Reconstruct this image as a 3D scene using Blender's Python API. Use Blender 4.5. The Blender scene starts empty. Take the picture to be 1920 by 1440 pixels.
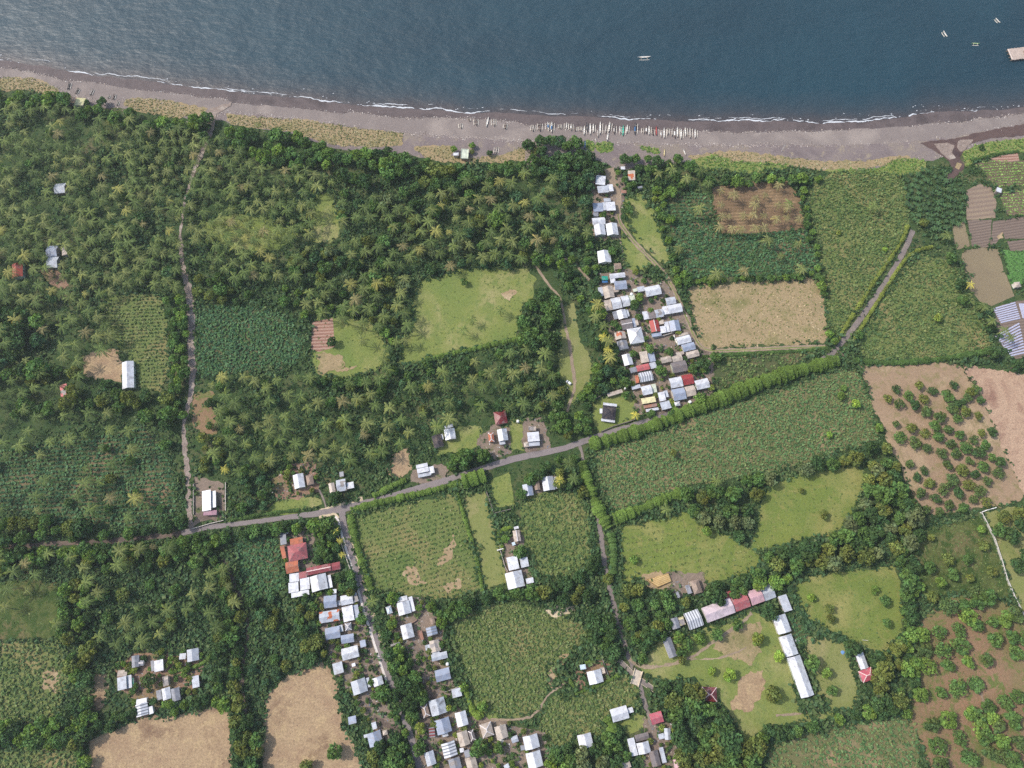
HAZE = .00009
SKY_STR, SUN_STR, EXPO, COVER = 0.15, 2.75, 0.33, 1.0
import bpy, bmesh, math, random
import numpy as np
from mathutils import Vector, Matrix
from mathutils.geometry import tessellate_polygon
R = math.radians
random.seed(7); RNG = np.random.default_rng(7)
S = bpy.context.scene
COL = S.collection
# ------------------------------------------------------------------ camera model (photo pixels 1920x1440)
F, TH, CH = 1333.0, R(18), 420.0
CT, ST = math.cos(TH), math.sin(TH)
def at(px, py, z=0.0):
    x = (px - 960) / F; y = (720 - py) / F
    dx, dy, dz = x, ST + y * CT, -CT + y * ST
    t = (z - CH) / dz
    return Vector((dx * t, dy * t, z))
def atn(P, z=0.0):
    P = np.asarray(P, float)
    x = (P[:, 0] - 960) / F; y = (720 - P[:, 1]) / F
    t = (z - CH) / (-CT + y * ST)
    return np.stack([x * t, (ST + y * CT) * t, np.full(len(P), 0.0) + z], 1)
def topx(W):
    """world (N,3) -> photo pixels"""
    W = np.asarray(W, float)
    rx, ry, rz = W[:, 0], W[:, 1], W[:, 2] - CH
    depth = ry * ST - rz * CT
    up = ry * CT + rz * ST
    return np.stack([960 + F * rx / depth, 720 - F * up / depth], 1)
def ppm(px, py, z=0.0):
    """pixels per metre across the view at a photo pixel"""
    w = at(px, py, z)
    return F / (w.y * ST + (CH - z) * CT)
def lin(r, g, b):
    f = lambda c: (c / 255 / 12.92) if c <= 10 else ((c / 255 + 0.055) / 1.055) ** 2.4
    return (f(r), f(g), f(b), 1.0)
# ------------------------------------------------------------------ tags
def tag(o, label=None, cat=None, group=None, kind=None):
    if label: o['label'] = label
    if cat: o['category'] = cat
    if group: o['group'] = group
    if kind: o['kind'] = kind
    return o
def empty(name, loc, rz=0.0, sc=1.0):
    o = bpy.data.objects.new(name, None); COL.objects.link(o)
    o.empty_display_size = 0.5
    o.location = loc; o.rotation_euler = (0, 0, rz); o.scale = sc if hasattr(sc, '__len__') else (sc, sc, sc)
    return o
def link(name, me, parent=None, loc=(0, 0, 0), rz=0.0, color=None):
    o = bpy.data.objects.new(name, me); COL.objects.link(o)
    o.location = loc; o.rotation_euler = (0, 0, rz)
    if parent is not None: o.parent = parent
    if color is not None: o.color = color
    return o
# ------------------------------------------------------------------ mesh collector
class MB:
    def __init__(s): s.v = []; s.f = []; s.c = []
    def poly(s, pts, col=None):
        n = len(s.v); s.v.extend([tuple(p) for p in pts]); s.f.append(tuple(range(n, n + len(pts)))); s.c.append(col)
    def faces(s, vs, fs, col=None):
        n = len(s.v); s.v.extend([tuple(p) for p in vs])
        for f in fs: s.f.append(tuple(i + n for i in f)); s.c.append(col)
    def box(s, x0, y0, z0, x1, y1, z1, col=None):
        s.faces([(x0,y0,z0),(x1,y0,z0),(x1,y1,z0),(x0,y1,z0),(x0,y0,z1),(x1,y0,z1),(x1,y1,z1),(x0,y1,z1)],
                [(0,3,2,1),(4,5,6,7),(0,1,5,4),(1,2,6,5),(2,3,7,6),(3,0,4,7)], col)
    def bar(s, a, b, w, h=None, col=None):
        h = h or w; a = Vector(a); b = Vector(b); d = (b - a)
        if d.length < 1e-6: return
        d.normalize(); up = Vector((0, 0, 1)) if abs(d.z) < .95 else Vector((1, 0, 0))
        sd = d.cross(up).normalized() * w / 2; u = sd.cross(d).normalized() * h / 2
        s.faces([a-sd-u, a+sd-u, a+sd+u, a-sd+u, b-sd-u, b+sd-u, b+sd+u, b-sd+u],
                [(0,1,2,3),(4,7,6,5),(0,4,5,1),(1,5,6,2),(2,6,7,3),(3,7,4,0)], col)
    def tube(s, pts, rad, n=6, col=None):
        rings = []
        for i, (p, r) in enumerate(zip(pts, rad)):
            p = Vector(p); a = Vector(pts[max(i-1, 0)]); b = Vector(pts[min(i+1, len(pts)-1)])
            d = (b - a).normalized(); up = Vector((0, 1, 0)) if abs(d.z) > .7 else Vector((0, 0, 1))
            sd = d.cross(up).normalized(); u = sd.cross(d)
            rings.append([p + (sd * math.cos(t) + u * math.sin(t)) * r for t in [2*math.pi*k/n for k in range(n)]])
        vs = [q for rg in rings for q in rg]; fs = []
        for i in range(len(rings)-1):
            for k in range(n): fs.append((i*n+k, i*n+(k+1)%n, (i+1)*n+(k+1)%n, (i+1)*n+k))
        fs.append(tuple(range(n-1, -1, -1))); fs.append(tuple((len(rings)-1)*n+k for k in range(n)))
        s.faces(vs, fs, col)
    def mesh(s, name, mat):
        me = bpy.data.meshes.new(name); me.from_pydata(s.v, [], s.f)
        if any(c is not None for c in s.c):
            a = me.attributes.new('col', 'FLOAT_COLOR', 'FACE')
            a.data.foreach_set('color', np.array([c if c is not None else (1,1,1,1) for c in s.c], np.float32).ravel())
        me.materials.append(mat); me.update()
        return me
def quad_mesh(name, V, C, mat):
    """V (N,4,3) quads, C (N,4) face colours -> mesh, fast"""
    V = np.asarray(V, np.float32); n = len(V)
    me = bpy.data.meshes.new(name)
    me.vertices.add(n*4); me.vertices.foreach_set('co', V.reshape(-1))
    me.loops.add(n*4); me.loops.foreach_set('vertex_index', np.arange(n*4, dtype=np.int32))
    me.polygons.add(n); me.polygons.foreach_set('loop_start', np.arange(0, n*4, 4, dtype=np.int32))
    try: me.polygons.foreach_set('loop_total', np.full(n, 4, dtype=np.int32))
    except Exception: pass
    a = me.attributes.new('col', 'FLOAT_COLOR', 'FACE'); a.data.foreach_set('color', np.asarray(C, np.float32).ravel())
    me.materials.append(mat); me.update(calc_edges=True); me.validate()
    return me
def norm(a): return a / np.maximum(np.linalg.norm(a, axis=-1, keepdims=True), 1e-9)
def leaf_quads(P, Nn, size, aspect=1.0, rng=RNG, jag=.35):
    """irregular quads at P facing Nn"""
    n = len(P); size = np.broadcast_to(np.asarray(size, float), (n,))[:, None]
    r = norm(rng.normal(size=(n, 3))); t = norm(np.cross(Nn, r)); b = np.cross(Nn, t)
    j = lambda: 1 + rng.uniform(-jag, jag, (n, 1))
    t = t * size * .5 * aspect; b = b * size * .5 / aspect
    fold = Nn * size * .12
    return np.stack([P - t*j() - b*j() - fold, P + t*j() - b*j() + fold*.5, P + t*j() + b*j() - fold, P - t*j() + b*j() + fold*.5], 1)
# ------------------------------------------------------------------ 2-D helpers in photo pixels
def inpoly(P, poly):
    P = np.asarray(P, float); x, y = P[:, 0], P[:, 1]; c = np.zeros(len(P), bool); m = len(poly)
    xs = [p[0] for p in poly]; ys = [p[1] for p in poly]
    sel = (x >= min(xs)) & (x <= max(xs)) & (y >= min(ys)) & (y <= max(ys))
    if not sel.any(): return c
    xx, yy = x[sel], y[sel]; cc = np.zeros(len(xx), bool); j = m - 1
    for i in range(m):
        xi, yi = poly[i]; xj, yj = poly[j]
        if yi != yj:
            cc ^= ((yi > yy) != (yj > yy)) & (xx < (xj - xi) * (yy - yi) / (yj - yi) + xi)
        j = i
    c[sel] = cc
    return c
def dseg(P, line):
    P = np.asarray(P, float); d = np.full(len(P), 1e9)
    for (ax, ay), (bx, by) in zip(line[:-1], line[1:]):
        vx, vy = bx-ax, by-ay; L = vx*vx+vy*vy + 1e-9
        t = np.clip(((P[:,0]-ax)*vx + (P[:,1]-ay)*vy)/L, 0, 1)
        d = np.minimum(d, np.hypot(P[:,0]-ax-t*vx, P[:,1]-ay-t*vy))
    return d
def resample(line, step):
    """even points along a polyline (any dimension) with smooth corners"""
    L = np.asarray(line, float)
    for _ in range(2):
        if len(L) > 2:
            q = L[:-1]*.75 + L[1:]*.25; r = L[:-1]*.25 + L[1:]*.75
            L = np.concatenate([L[:1], np.stack([q, r], 1).reshape(-1, L.shape[1])[1:-1], L[-1:]])
    seg = np.linalg.norm(np.diff(L, axis=0), axis=1); s = np.concatenate([[0], np.cumsum(seg)])
    n = max(2, int(s[-1]/step)+1); t = np.linspace(0, s[-1], n)
    return np.stack([np.interp(t, s, L[:, k]) for k in range(L.shape[1])], 1)
def hnoise(x, seed=0):
    """smooth 1-D value noise"""
    x = np.asarray(x, float); i = np.floor(x).astype(int); f = x - i; f = f*f*(3-2*f)
    h = lambda k: np.modf(np.abs(np.sin((k + seed*57.3) * 12.9898) * 43758.5453))[0]
    return (h(i)*(1-f) + h(i+1)*f)*2 - 1
# ------------------------------------------------------------------ materials
def newmat(name):
    m = bpy.data.materials.new(name); m.use_nodes = True; nt = m.node_tree
    for n in list(nt.nodes): nt.nodes.remove(n)
    o = nt.nodes.new('ShaderNodeOutputMaterial'); b = nt.nodes.new('ShaderNodeBsdfPrincipled')
    nt.links.new(b.outputs[0], o.inputs[0])
    return m, nt, b, o
def nd(nt, t, **k):
    n = nt.nodes.new(t)
    for a, v in k.items(): setattr(n, a, v)
    return n
def noise(nt, vec, scale, detail=4, rough=.6, dist=0.0):
    n = nd(nt, 'ShaderNodeTexNoise'); n.inputs['Scale'].default_value = scale; n.inputs['Detail'].default_value = detail
    n.inputs['Roughness'].default_value = rough; n.inputs['Distortion'].default_value = dist
    if vec is not None: nt.links.new(vec, n.inputs['Vector'])
    return n.outputs['Fac']
def ramp(nt, fac, stops, interp='LINEAR'):
    r = nd(nt, 'ShaderNodeValToRGB'); r.color_ramp.interpolation = interp
    e = r.color_ramp.elements
    while len(e) < len(stops): e.new(.5)
    for k, (p, c) in enumerate(stops): e[k].position = p; e[k].color = c
    nt.links.new(fac, r.inputs[0]); return r.outputs[0]
def mix(nt, fac, a, b, mode='MIX'):
    m = nd(nt, 'ShaderNodeMix', data_type='RGBA', blend_type=mode)
    for sck, v in ((m.inputs[0], fac), (m.inputs[6], a), (m.inputs[7], b)):
        if hasattr(v, 'is_linked') or hasattr(v, 'links'): nt.links.new(v, sck)
        else: sck.default_value = v
    return m.outputs[2]
def mmath(nt, op, a, b=None, clamp=False):
    m = nd(nt, 'ShaderNodeMath', operation=op); m.use_clamp = clamp
    for sck, v in ((m.inputs[0], a), (m.inputs[1], b)):
        if v is None: continue
        if hasattr(v, 'links'): nt.links.new(v, sck)
        else: sck.default_value = v
    return m.outputs[0]
def bump(nt, b, h, strength=.3, dist=.1):
    n = nd(nt, 'ShaderNodeBump'); n.inputs['Strength'].default_value = strength; n.inputs['Distance'].default_value = dist
    nt.links.new(h, n.inputs['Height']); nt.links.new(n.outputs[0], b.inputs['Normal'])
def wpos(nt): return nd(nt, 'ShaderNodeNewGeometry').outputs['Position']
def ground_mat(name, c1, c2, c3=None, big=.03, fine=.9, rows=None, rowcol=None, cover=None, covfrac=.45, rough=.95, contrast=.12):
    """earth or turf: c1..c3 patches by large noise, fine mottling, optional plough rows (angle deg, spacing m), optional cover colour"""
    m, nt, b, o = newmat(name); p = wpos(nt)
    st = [(.36, c1), (.6, c2)] if c3 is None else [(.3, c1), (.5, c2), (.68, c3)]
    col = ramp(nt, noise(nt, p, big, 6, .62, .4), st)
    if cover is not None:
        k = ramp(nt, noise(nt, p, .16, 5, .7, .6), [(covfrac-.05, (0,0,0,1)), (covfrac+.06, (1,1,1,1))])
        col = mix(nt, k, col, cover)
    if rows:
        mp = nd(nt, 'ShaderNodeMapping'); nt.links.new(p, mp.inputs[0]); mp.inputs['Rotation'].default_value = (0, 0, R(-rows[0]))
        w = nd(nt, 'ShaderNodeTexWave', wave_type='BANDS', bands_direction='Y'); nt.links.new(mp.outputs[0], w.inputs[0])
        w.inputs['Scale'].default_value = 0.31416/rows[1]*1.0; w.inputs['Distortion'].default_value = 1.2; w.inputs['Detail'].default_value = 2; w.inputs['Detail Scale'].default_value = .25
        k = ramp(nt, w.outputs['Fac'], [(.3, (0,0,0,1)), (.7, (1,1,1,1))])
        col = mix(nt, mmath(nt, 'MULTIPLY', k, .75), col, rowcol)
    f = noise(nt, p, fine, 5, .7)
    v = ramp(nt, f, [(.25, (1-contrast*3,)*3+(1,)), (.5, (1,1,1,1)), (.75, (1+contrast*2.5,)*3+(1,))])
    col = mix(nt, 1.0, col, v, 'MULTIPLY')
    nt.links.new(col, b.inputs['Base Color']); b.inputs['Roughness'].default_value = rough
    b.inputs['Specular IOR Level'].default_value = .15
    bump(nt, b, noise(nt, p, fine*1.6, 4, .7), .5, .25)
    return m
def leaf_mat(name, spec=.25, trans=.3):
    m, nt, b, o = newmat(name)
    a = nd(nt, 'ShaderNodeAttribute', attribute_name='col'); oi = nd(nt, 'ShaderNodeObjectInfo')
    col = mix(nt, 1.0, a.outputs['Color'], oi.outputs['Color'], 'MULTIPLY')
    nt.links.new(col, b.inputs['Base Color']); b.inputs['Roughness'].default_value = .55
    b.inputs['Specular IOR Level'].default_value = spec
    t = nd(nt, 'ShaderNodeBsdfTranslucent'); g = mix(nt, 1.0, col, (1.1, 1.25, .5, 1), 'MULTIPLY'); nt.links.new(g, t.inputs['Color'])
    ms = nd(nt, 'ShaderNodeMixShader'); ms.inputs[0].default_value = trans
    nt.links.new(b.outputs[0], ms.inputs[1]); nt.links.new(t.outputs[0], ms.inputs[2]); nt.links.new(ms.outputs[0], o.inputs[0])
    return m
def obj_mat(name, rough=.5, metal=0.0, spec=.4, var=.08, stain=None, scale=.6, stripes=None, patches=None, seams=True):
    """takes the object's own colour; sheet seams, weather stains, optional stripes (spacing, colour) across the ridge, or rust patches"""
    m, nt, b, o = newmat(name)
    oi = nd(nt, 'ShaderNodeObjectInfo'); tc = nd(nt, 'ShaderNodeTexCoord'); p = wpos(nt)
    col = oi.outputs['Color']
    n1 = noise(nt, p, scale, 5, .65)
    if seams:
        vs_ = nd(nt, 'ShaderNodeTexVoronoi', feature='F1', distance='CHEBYCHEV'); vs_.inputs['Scale'].default_value = .42; nt.links.new(tc.outputs['Object'], vs_.inputs['Vector'])
        sp_ = nd(nt, 'ShaderNodeSeparateColor'); nt.links.new(vs_.outputs['Color'], sp_.inputs[0])
        col = mix(nt, 1.0, col, ramp(nt, sp_.outputs[0], [(0, (.80,.80,.82,1)), (.4, (.96,.96,.96,1)), (1, (1.03,1.03,1.02,1))]), 'MULTIPLY')
    v = ramp(nt, n1, [(.25, (1-var*2,)*3+(1,)), (.7, (1+var,)*3+(1,))]); col = mix(nt, 1.0, col, v, 'MULTIPLY')
    if patches is not None:
        vor = nd(nt, 'ShaderNodeTexVoronoi', feature='F1', distance='CHEBYCHEV'); vor.inputs['Scale'].default_value = .3
        nt.links.new(tc.outputs['Object'], vor.inputs['Vector'])
        k = nd(nt, 'ShaderNodeSeparateColor'); nt.links.new(vor.outputs['Color'], k.inputs[0])
        kk = ramp(nt, k.outputs[0], [(patches[1]-.01, (0,0,0,1)), (patches[1]+.01, (1,1,1,1))])
        rust = ramp(nt, noise(nt, p, 1.2, 5, .7), [(.35, patches[0]), (.7, tuple(c*.55 for c in patches[0][:3])+(1,))])
        col = mix(nt, kk, col, rust)
    if stripes is not None:
        w = nd(nt, 'ShaderNodeTexWave', wave_type='BANDS', bands_direction='X'); nt.links.new(tc.outputs['Object'], w.inputs[0])
        w.inputs['Scale'].default_value = 0.31416/stripes[0]; w.inputs['Distortion'].default_value = .4; w.inputs['Detail'].default_value = 1
        k = ramp(nt, w.outputs['Fac'], [(.5, (0,0,0,1)), (.75, (1,1,1,1))]); col = mix(nt, k, col, stripes[1])
    if stain is not None:
        k = ramp(nt, noise(nt, p, .35, 6, .75, .5), [(.5, (0,0,0,1)), (.7, (.85,.85,.85,1))]); col = mix(nt, k, col, stain)
    if seams:
        w = nd(nt, 'ShaderNodeTexWave', wave_type='BANDS', bands_direction='X'); nt.links.new(tc.outputs['Object'], w.inputs[0])
        w.inputs['Scale'].default_value = 0.31416/.9; w.inputs['Distortion'].default_value = 0
        k = ramp(nt, w.outputs['Fac'], [(0, (.86,.86,.86,1)), (.14, (1,1,1,1))]); col = mix(nt, 1.0, col, k, 'MULTIPLY')
    nt.links.new(col, b.inputs['Base Color']); b.inputs['Roughness'].default_value = rough; b.inputs['Metallic'].default_value = metal
    b.inputs['Specular IOR Level'].default_value = spec
    return m
# ------------------------------------------------------------------ world, sun, camera
SUN_EL, SUN_DIR = R(47), Vector((-1.0, 0.26, 0)).normalized()       # direction towards the sun
w = bpy.data.worlds.new("World"); S.world = w; w.use_nodes = True
wn = w.node_tree; bg = wn.nodes['Background']
sky = wn.nodes.new('ShaderNodeTexSky'); sky.sky_type = 'NISHITA'; sky.sun_disc = False
sky.sun_elevation = SUN_EL; sky.sun_rotation = math.atan2(SUN_DIR.x, SUN_DIR.y); sky.air_density = 1.3; sky.dust_density = 2.5
wn.links.new(sky.outputs[0], bg.inputs[0]); bg.inputs[1].default_value = SKY_STR
sl = bpy.data.lights.new('sun', 'SUN'); sl.energy = SUN_STR; sl.angle = R(1.0); sl.color = (1, .95, .88)
so = bpy.data.objects.new('sun', sl); COL.objects.link(so)
toward = (SUN_DIR * math.cos(SUN_EL) + Vector((0, 0, math.sin(SUN_EL))))
so.rotation_euler = toward.to_track_quat('Z', 'Y').to_euler(); so.location = (-200, 60, 400)
cam = bpy.data.cameras.new('camera'); co = bpy.data.objects.new('camera', cam); COL.objects.link(co)
co.location = (0, 0, CH); co.rotation_euler = (TH, 0, 0); cam.sensor_width = 36; cam.lens = F/1920*36; cam.clip_start = 1; cam.clip_end = 20000
S.camera = co
S.view_settings.view_transform = 'Standard'; S.view_settings.look = 'None'; S.view_settings.exposure = EXPO; S.view_settings.gamma = 1
S.cycles.use_denoising = False; S.cycles.max_bounces = 5; S.cycles.diffuse_bounces = 3; S.cycles.glossy_bounces = 2; S.cycles.transmission_bounces = 3
S.cycles.sample_clamp_indirect = 4; S.cycles.caustics_reflective = False; S.cycles.caustics_refractive = False
# ------------------------------------------------------------------ lines of the coast (photo pixels)
SHORE = [(-60,100),(0,111),(30,114),(70,121),(110,128),(150,135),(200,142),(250,146),(300,153),(350,161),(400,166),(440,172),(480,177),(520,180),(560,182),(620,190),(640,194),(700,199),(740,203),(780,203),(830,206),(860,210),(900,209),(960,209),(1000,213),(1040,217),(1080,216),(1120,220),(1160,222),(1200,223),(1240,224),(1290,227),(1340,225),(1380,224),(1440,225),(1500,228),(1540,230),(1600,228),(1650,226),(1690,219),(1720,213),(1770,206),(1800,209),(1850,204),(1880,204),(1920,199),(1990,190)]
WETLOW = [(-60,122),(0,128),(50,136),(120,149),(200,160),(260,168),(320,174),(400,183),(440,190),(480,195),(580,204),(640,210),(720,217),(800,220),(860,222),(920,226),(960,228),(1000,235),(1050,239),(1100,242),(1160,245),(1200,243),(1250,242),(1300,248),(1400,249),(1440,247),(1520,245),(1600,243),(1700,237),(1760,231),(1840,223),(1880,217),(1920,213),(1990,203)]
DRYLOW = [(-60,136),(0,142),(60,150),(110,165),(150,185),(200,192),(240,188),(300,190),(380,206),(430,212),(480,217),(560,223),(620,231),(700,242),(757,247),(800,252),(870,258),(930,262),(1000,262),(1060,266),(1120,268),(1200,268),(1280,270),(1340,272),(1440,272),(1540,272),(1620,270),(1700,266),(1780,258),(1850,246),(1920,230),(1990,215)]
SANDLOW = [(-60,165),(0,165),(60,168),(110,178),(150,200),(200,205),(260,200),(330,220),(390,225),(430,230),(480,240),(560,255),(620,275),(700,285),(757,290),(800,298),(870,305),(930,303),(990,300),(1060,290),(1120,300),(1160,315),(1200,312),(1280,305),(1340,300),(1440,305),(1520,315),(1600,320),(1700,312),(1760,300),(1800,285),(1850,272),(1920,262),(1990,250)]
def line_w(L, z=0.0, step=2.0, amp=0.0, freq=.12, seed=1):
    W = atn(resample(L, step*2.6), z); W = resample(W, step)
    s = np.arange(len(W))*step
    W[:, 1] += (hnoise(s*freq, seed) + .5*hnoise(s*freq*2.7, seed+3) + .3*hnoise(s*freq*7, seed+5))*amp
    return W
def ext(W):
    a = W[0].copy(); b = W[-1].copy(); a[0] -= 3000; a[1] += 1200; b[0] += 3000; b[1] += 900
    return np.concatenate([[a], W, [b]])
def cross_strip(name, A, B, zA, zB, mat, kind='structure', nx=500, rows=1, extend=True):
    """strip between two coast lines, sampled at the same x"""
    if extend: A, B = ext(A), ext(B)
    xs = np.linspace(max(A[0,0], B[0,0], -420), min(A[-1,0], B[-1,0], 420), nx)
    if extend: xs = np.concatenate([[-3400], xs, [3400]])
    ya = np.interp(xs, A[:,0], A[:,1]); yb = np.interp(xs, B[:,0], B[:,1])
    yb = np.minimum(yb, ya - .02)
    V = []
    for k in range(rows+1):
        t = k/rows; V.append(np.stack([xs, ya*(1-t)+yb*t, np.full(len(xs), zA*(1-t)+zB*t)], 1))
    n = len(xs); V = np.concatenate(V); fs = []
    for k in range(rows):
        for i in range(n-1): fs.append((k*n+i+1, k*n+i, (k+1)*n+i, (k+1)*n+i+1))
    me = bpy.data.meshes.new(name); me.from_pydata([tuple(v) for v in V], [], fs); me.materials.append(mat); me.update()
    return tag(link(name, me), kind=kind)
SH = line_w(SHORE, 0, 1.2, .8, .1, 2); WL = line_w(WETLOW, 0, 1.2, 1.3, .09, 4); DL = line_w(DRYLOW, 0, 1.2, 1.0, .15, 6); SL = line_w(SANDLOW, 0, 1.2, 1.5, .1, 8)
off = lambda W, d: W + np.array([0, d, 0])
M_wet = ground_mat('wet_sand', lin(90,80,79), lin(102,91,89), lin(82,73,72), .05, .5, contrast=.05, rough=.55)
M_dry = ground_mat('dry_sand', lin(142,131,125), lin(130,119,114), lin(152,140,132), .03, 1.2, contrast=.05)
M_dark = ground_mat('dark_sand', lin(110,99,99), lin(128,116,113), lin(138,126,114), .035, .9, cover=lin(148,135,118), covfrac=.6, contrast=.09)
M_bed = ground_mat('seabed', lin(80,72,74), lin(90,80,80), contrast=.05)
M_land = ground_mat('land_soil', lin(54,70,42), lin(74,88,52), lin(104,98,70), .022, .6, cover=lin(58,78,44), covfrac=.5, contrast=.1)
cross_strip('seabed', off(SH, 900), off(SH, -.2), -30, -.62, M_bed)
cross_strip('wet_sand', SH, WL, -.62, -.1, M_wet, rows=2)
cross_strip('dry_sand', WL, DL, -.1, .0, M_dry, rows=2)
cross_strip('dark_sand', DL, SL, .0, .02, M_dark, rows=2)
g = cross_strip('ground', off(DL, 0), off(DL, -6000), -.03, -.03, M_land)
# ------------------------------------------------------------------ water
mw, nt, b, o = newmat('sea_water'); p = wpos(nt)
at_ = nd(nt, 'ShaderNodeAttribute', attribute_name='depth')
tur = noise(nt, p, .02, 5, .6, .5)
k = mmath(nt, 'ADD', at_.outputs['Fac'], mmath(nt, 'MULTIPLY', mmath(nt, 'SUBTRACT', tur, .5), .5), True)
deep = ramp(nt, noise(nt, p, .006, 5, .6, .6), [(.35, lin(8,46,58)), (.65, lin(14,56,68))])
col = mix(nt, ramp(nt, k, [(.02, (0,0,0,1)), (.3, (.55,.55,.55,1)), (.8, (1,1,1,1))]), lin(66,60,60), deep)
nt.links.new(col, b.inputs['Base Color']); b.inputs['Roughness'].default_value = .5; b.inputs['IOR'].default_value = 1.45; b.inputs['Specular IOR Level'].default_value = .75
mp = nd(nt, 'ShaderNodeMapping'); nt.links.new(p, mp.inputs[0]); mp.inputs['Rotation'].default_value = (0, 0, R(28)); mp.inputs['Scale'].default_value = (.5, 1, 1)
h = mmath(nt, 'ADD', mmath(nt, 'MULTIPLY', noise(nt, mp.outputs[0], .16, 3, .6), 1.6), noise(nt, mp.outputs[0], .42, 3, .65))
h = mmath(nt, 'ADD', h, mmath(nt, 'MULTIPLY', noise(nt, p, .05, 2, .5), 3.0))
bump(nt, b, h, .5, 1.0)
A = ext(SH); xs = np.concatenate([[-3400], np.linspace(-420, 420, 420), [3400]]); ys = np.interp(xs, A[:,0], A[:,1])
offs = [-3, 0, 3, 8, 16, 30, 60, 5000]; dep = [0, .0, .12, .3, .6, .85, 1, 1]
V = np.concatenate([np.stack([xs, ys+d, np.full(len(xs), -.6)], 1) for d in offs]); n = len(xs); fs = []
for kx in range(len(offs)-1):
    for i in range(n-1): fs.append((kx*n+i, kx*n+i+1, (kx+1)*n+i+1, (kx+1)*n+i))
me = bpy.data.meshes.new('sea_water'); me.from_pydata([tuple(v) for v in V], [], fs)
a = me.attributes.new('depth', 'FLOAT', 'POINT'); a.data.foreach_set('value', np.repeat(np.array(dep, np.float32), n)); me.materials.append(mw); me.update()
tag(link('sea_water', me), kind='structure')
# foam of the breaking wavelets
mf, nt, b, o = newmat('foam'); b.inputs['Base Color'].default_value = (.58,.6,.62,1); b.inputs['Roughness'].default_value = .8
s = np.arange(len(SH))*1.2; Q = []
for rep, (dy, amp, thr, sd, wd) in enumerate([(0.3, 1.6, -.1, 11, 1.25), (2.2, 1.3, .2, 23, .6), (4.6, 2.0, .6, 31, .4)]):
    wv = np.clip(hnoise(s*.035, sd) - thr + .5*hnoise(s*.21, sd+1) + .35*hnoise(s*.7, sd+2), 0, 1)*wd
    yc = SH[:,1] + dy + amp*.5*hnoise(s*.06, sd+7) + .5*hnoise(s*.4, sd+9)
    for i in range(len(SH)-1):
        if wv[i] > .05 and wv[i+1] > .05:
            Q.append([(SH[i,0], yc[i]-wv[i]*.5, -.57), (SH[i+1,0], yc[i+1]-wv[i+1]*.5, -.57), (SH[i+1,0], yc[i+1]+wv[i+1]*.5, -.57), (SH[i,0], yc[i]+wv[i]*.5, -.57)])
Q = np.array(Q); q2 = []
for _ in range(160):                                               # loose flecks
    i = RNG.integers(len(SH)); x, y = SH[i,0]+RNG.normal()*1, SH[i,1]+abs(RNG.normal())*3.5; r = RNG.uniform(.1,.35)
    if hnoise(np.array([s[i]*.035]), 11)[0] < -.3: continue
    q2.append([(x-r*2,y-r,-.56),(x+r*2,y-r*.6,-.56),(x+r*1.5,y+r,-.56),(x-r,y+r*.7,-.56)])
Q = np.concatenate([Q, np.array(q2)])
me = quad_mesh('foam', Q, np.ones((len(Q), 4)), mf)
tag(link('foam', me), 'thin white line of surf foam along the dark sand', 'foam', kind='stuff')
# tide wrack: pale pebbles and litter in lines on the sand
mwk = leaf_mat('wrack', .2, 0.0)
P = []
for LW, nn, sg in ((WL, 1500, .7), (DL, 2600, 1.1), (off(SL, 2), 900, 2.2)):
    i = RNG.integers(0, len(LW), nn*2); i = i[hnoise(i*.02, nn) + RNG.uniform(-.5,.5,len(i)) > -.25][:nn]
    P.append(LW[i] + np.stack([RNG.normal(size=len(i)), RNG.normal(size=len(i))*sg, np.full(len(i), .0)], 1))
P = np.concatenate(P); P[:,2] = .08
Nn = norm(np.array([0,0,1.]) + RNG.normal(size=P.shape)*.25)
Q = leaf_quads(P, Nn, RNG.uniform(.2,.6,len(P)), 1.2)
cc = np.array([lin(190,176,164), lin(165,150,142), lin(205,196,188), lin(112,98,90)]); C = cc[RNG.integers(0, 4, len(P))]
tag(link('beach_wrack', quad_mesh('beach_wrack', Q, C, mwk)), 'pale pebbles and driftwood lying in lines along the beach', 'beach wrack', kind='stuff')
# ------------------------------------------------------------------ sheets lying on the ground
ZK = [0]
def sheet(name, pts, mat, lvl=1, rag=.8, step=1.6, seed=None, kind='structure', label=None, cat=None):
    ZK[0] += 1; z = .02*lvl + .0006*ZK[0]; seed = seed or ZK[0]
    P = atn(resample(list(pts)+[pts[0]], 6)[:-1], z) if rag < 0 else atn(np.array(list(pts)+[pts[0]]), z)
    out = []
    for a, b2 in zip(P[:-1], P[1:]):
        n = max(1, int(np.linalg.norm(b2-a)/step)); out += [a*(1-k/n)+b2*k/n for k in range(n)]
    out = np.array(out); c = out.mean(0); s = np.arange(len(out))*step
    d = norm(np.roll(out, -1, 0) - np.roll(out, 1, 0)); nr = np.stack([d[:,1], -d[:,0], d[:,2]*0], 1)
    out += nr*((.45*hnoise(s*.10, seed)+.55*hnoise(s*.33, seed+2)+.45*hnoise(s*.8, seed+4))*abs(rag))[:, None]
    tri = tessellate_polygon([[Vector(v) for v in out]])
    me = bpy.data.meshes.new(name); me.from_pydata([tuple(v) for v in out], [], tri)
    bm = bmesh.new(); bm.from_mesh(me); bmesh.ops.recalc_face_normals(bm, faces=bm.faces)
    if sum(f.normal.z*f.calc_area() for f in bm.faces) < 0: bmesh.ops.reverse_faces(bm, faces=bm.faces)
    bm.to_mesh(me); bm.free(); me.materials.append(mat); me.update()
    return tag(link(name, me), label, cat, kind=kind)
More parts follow.
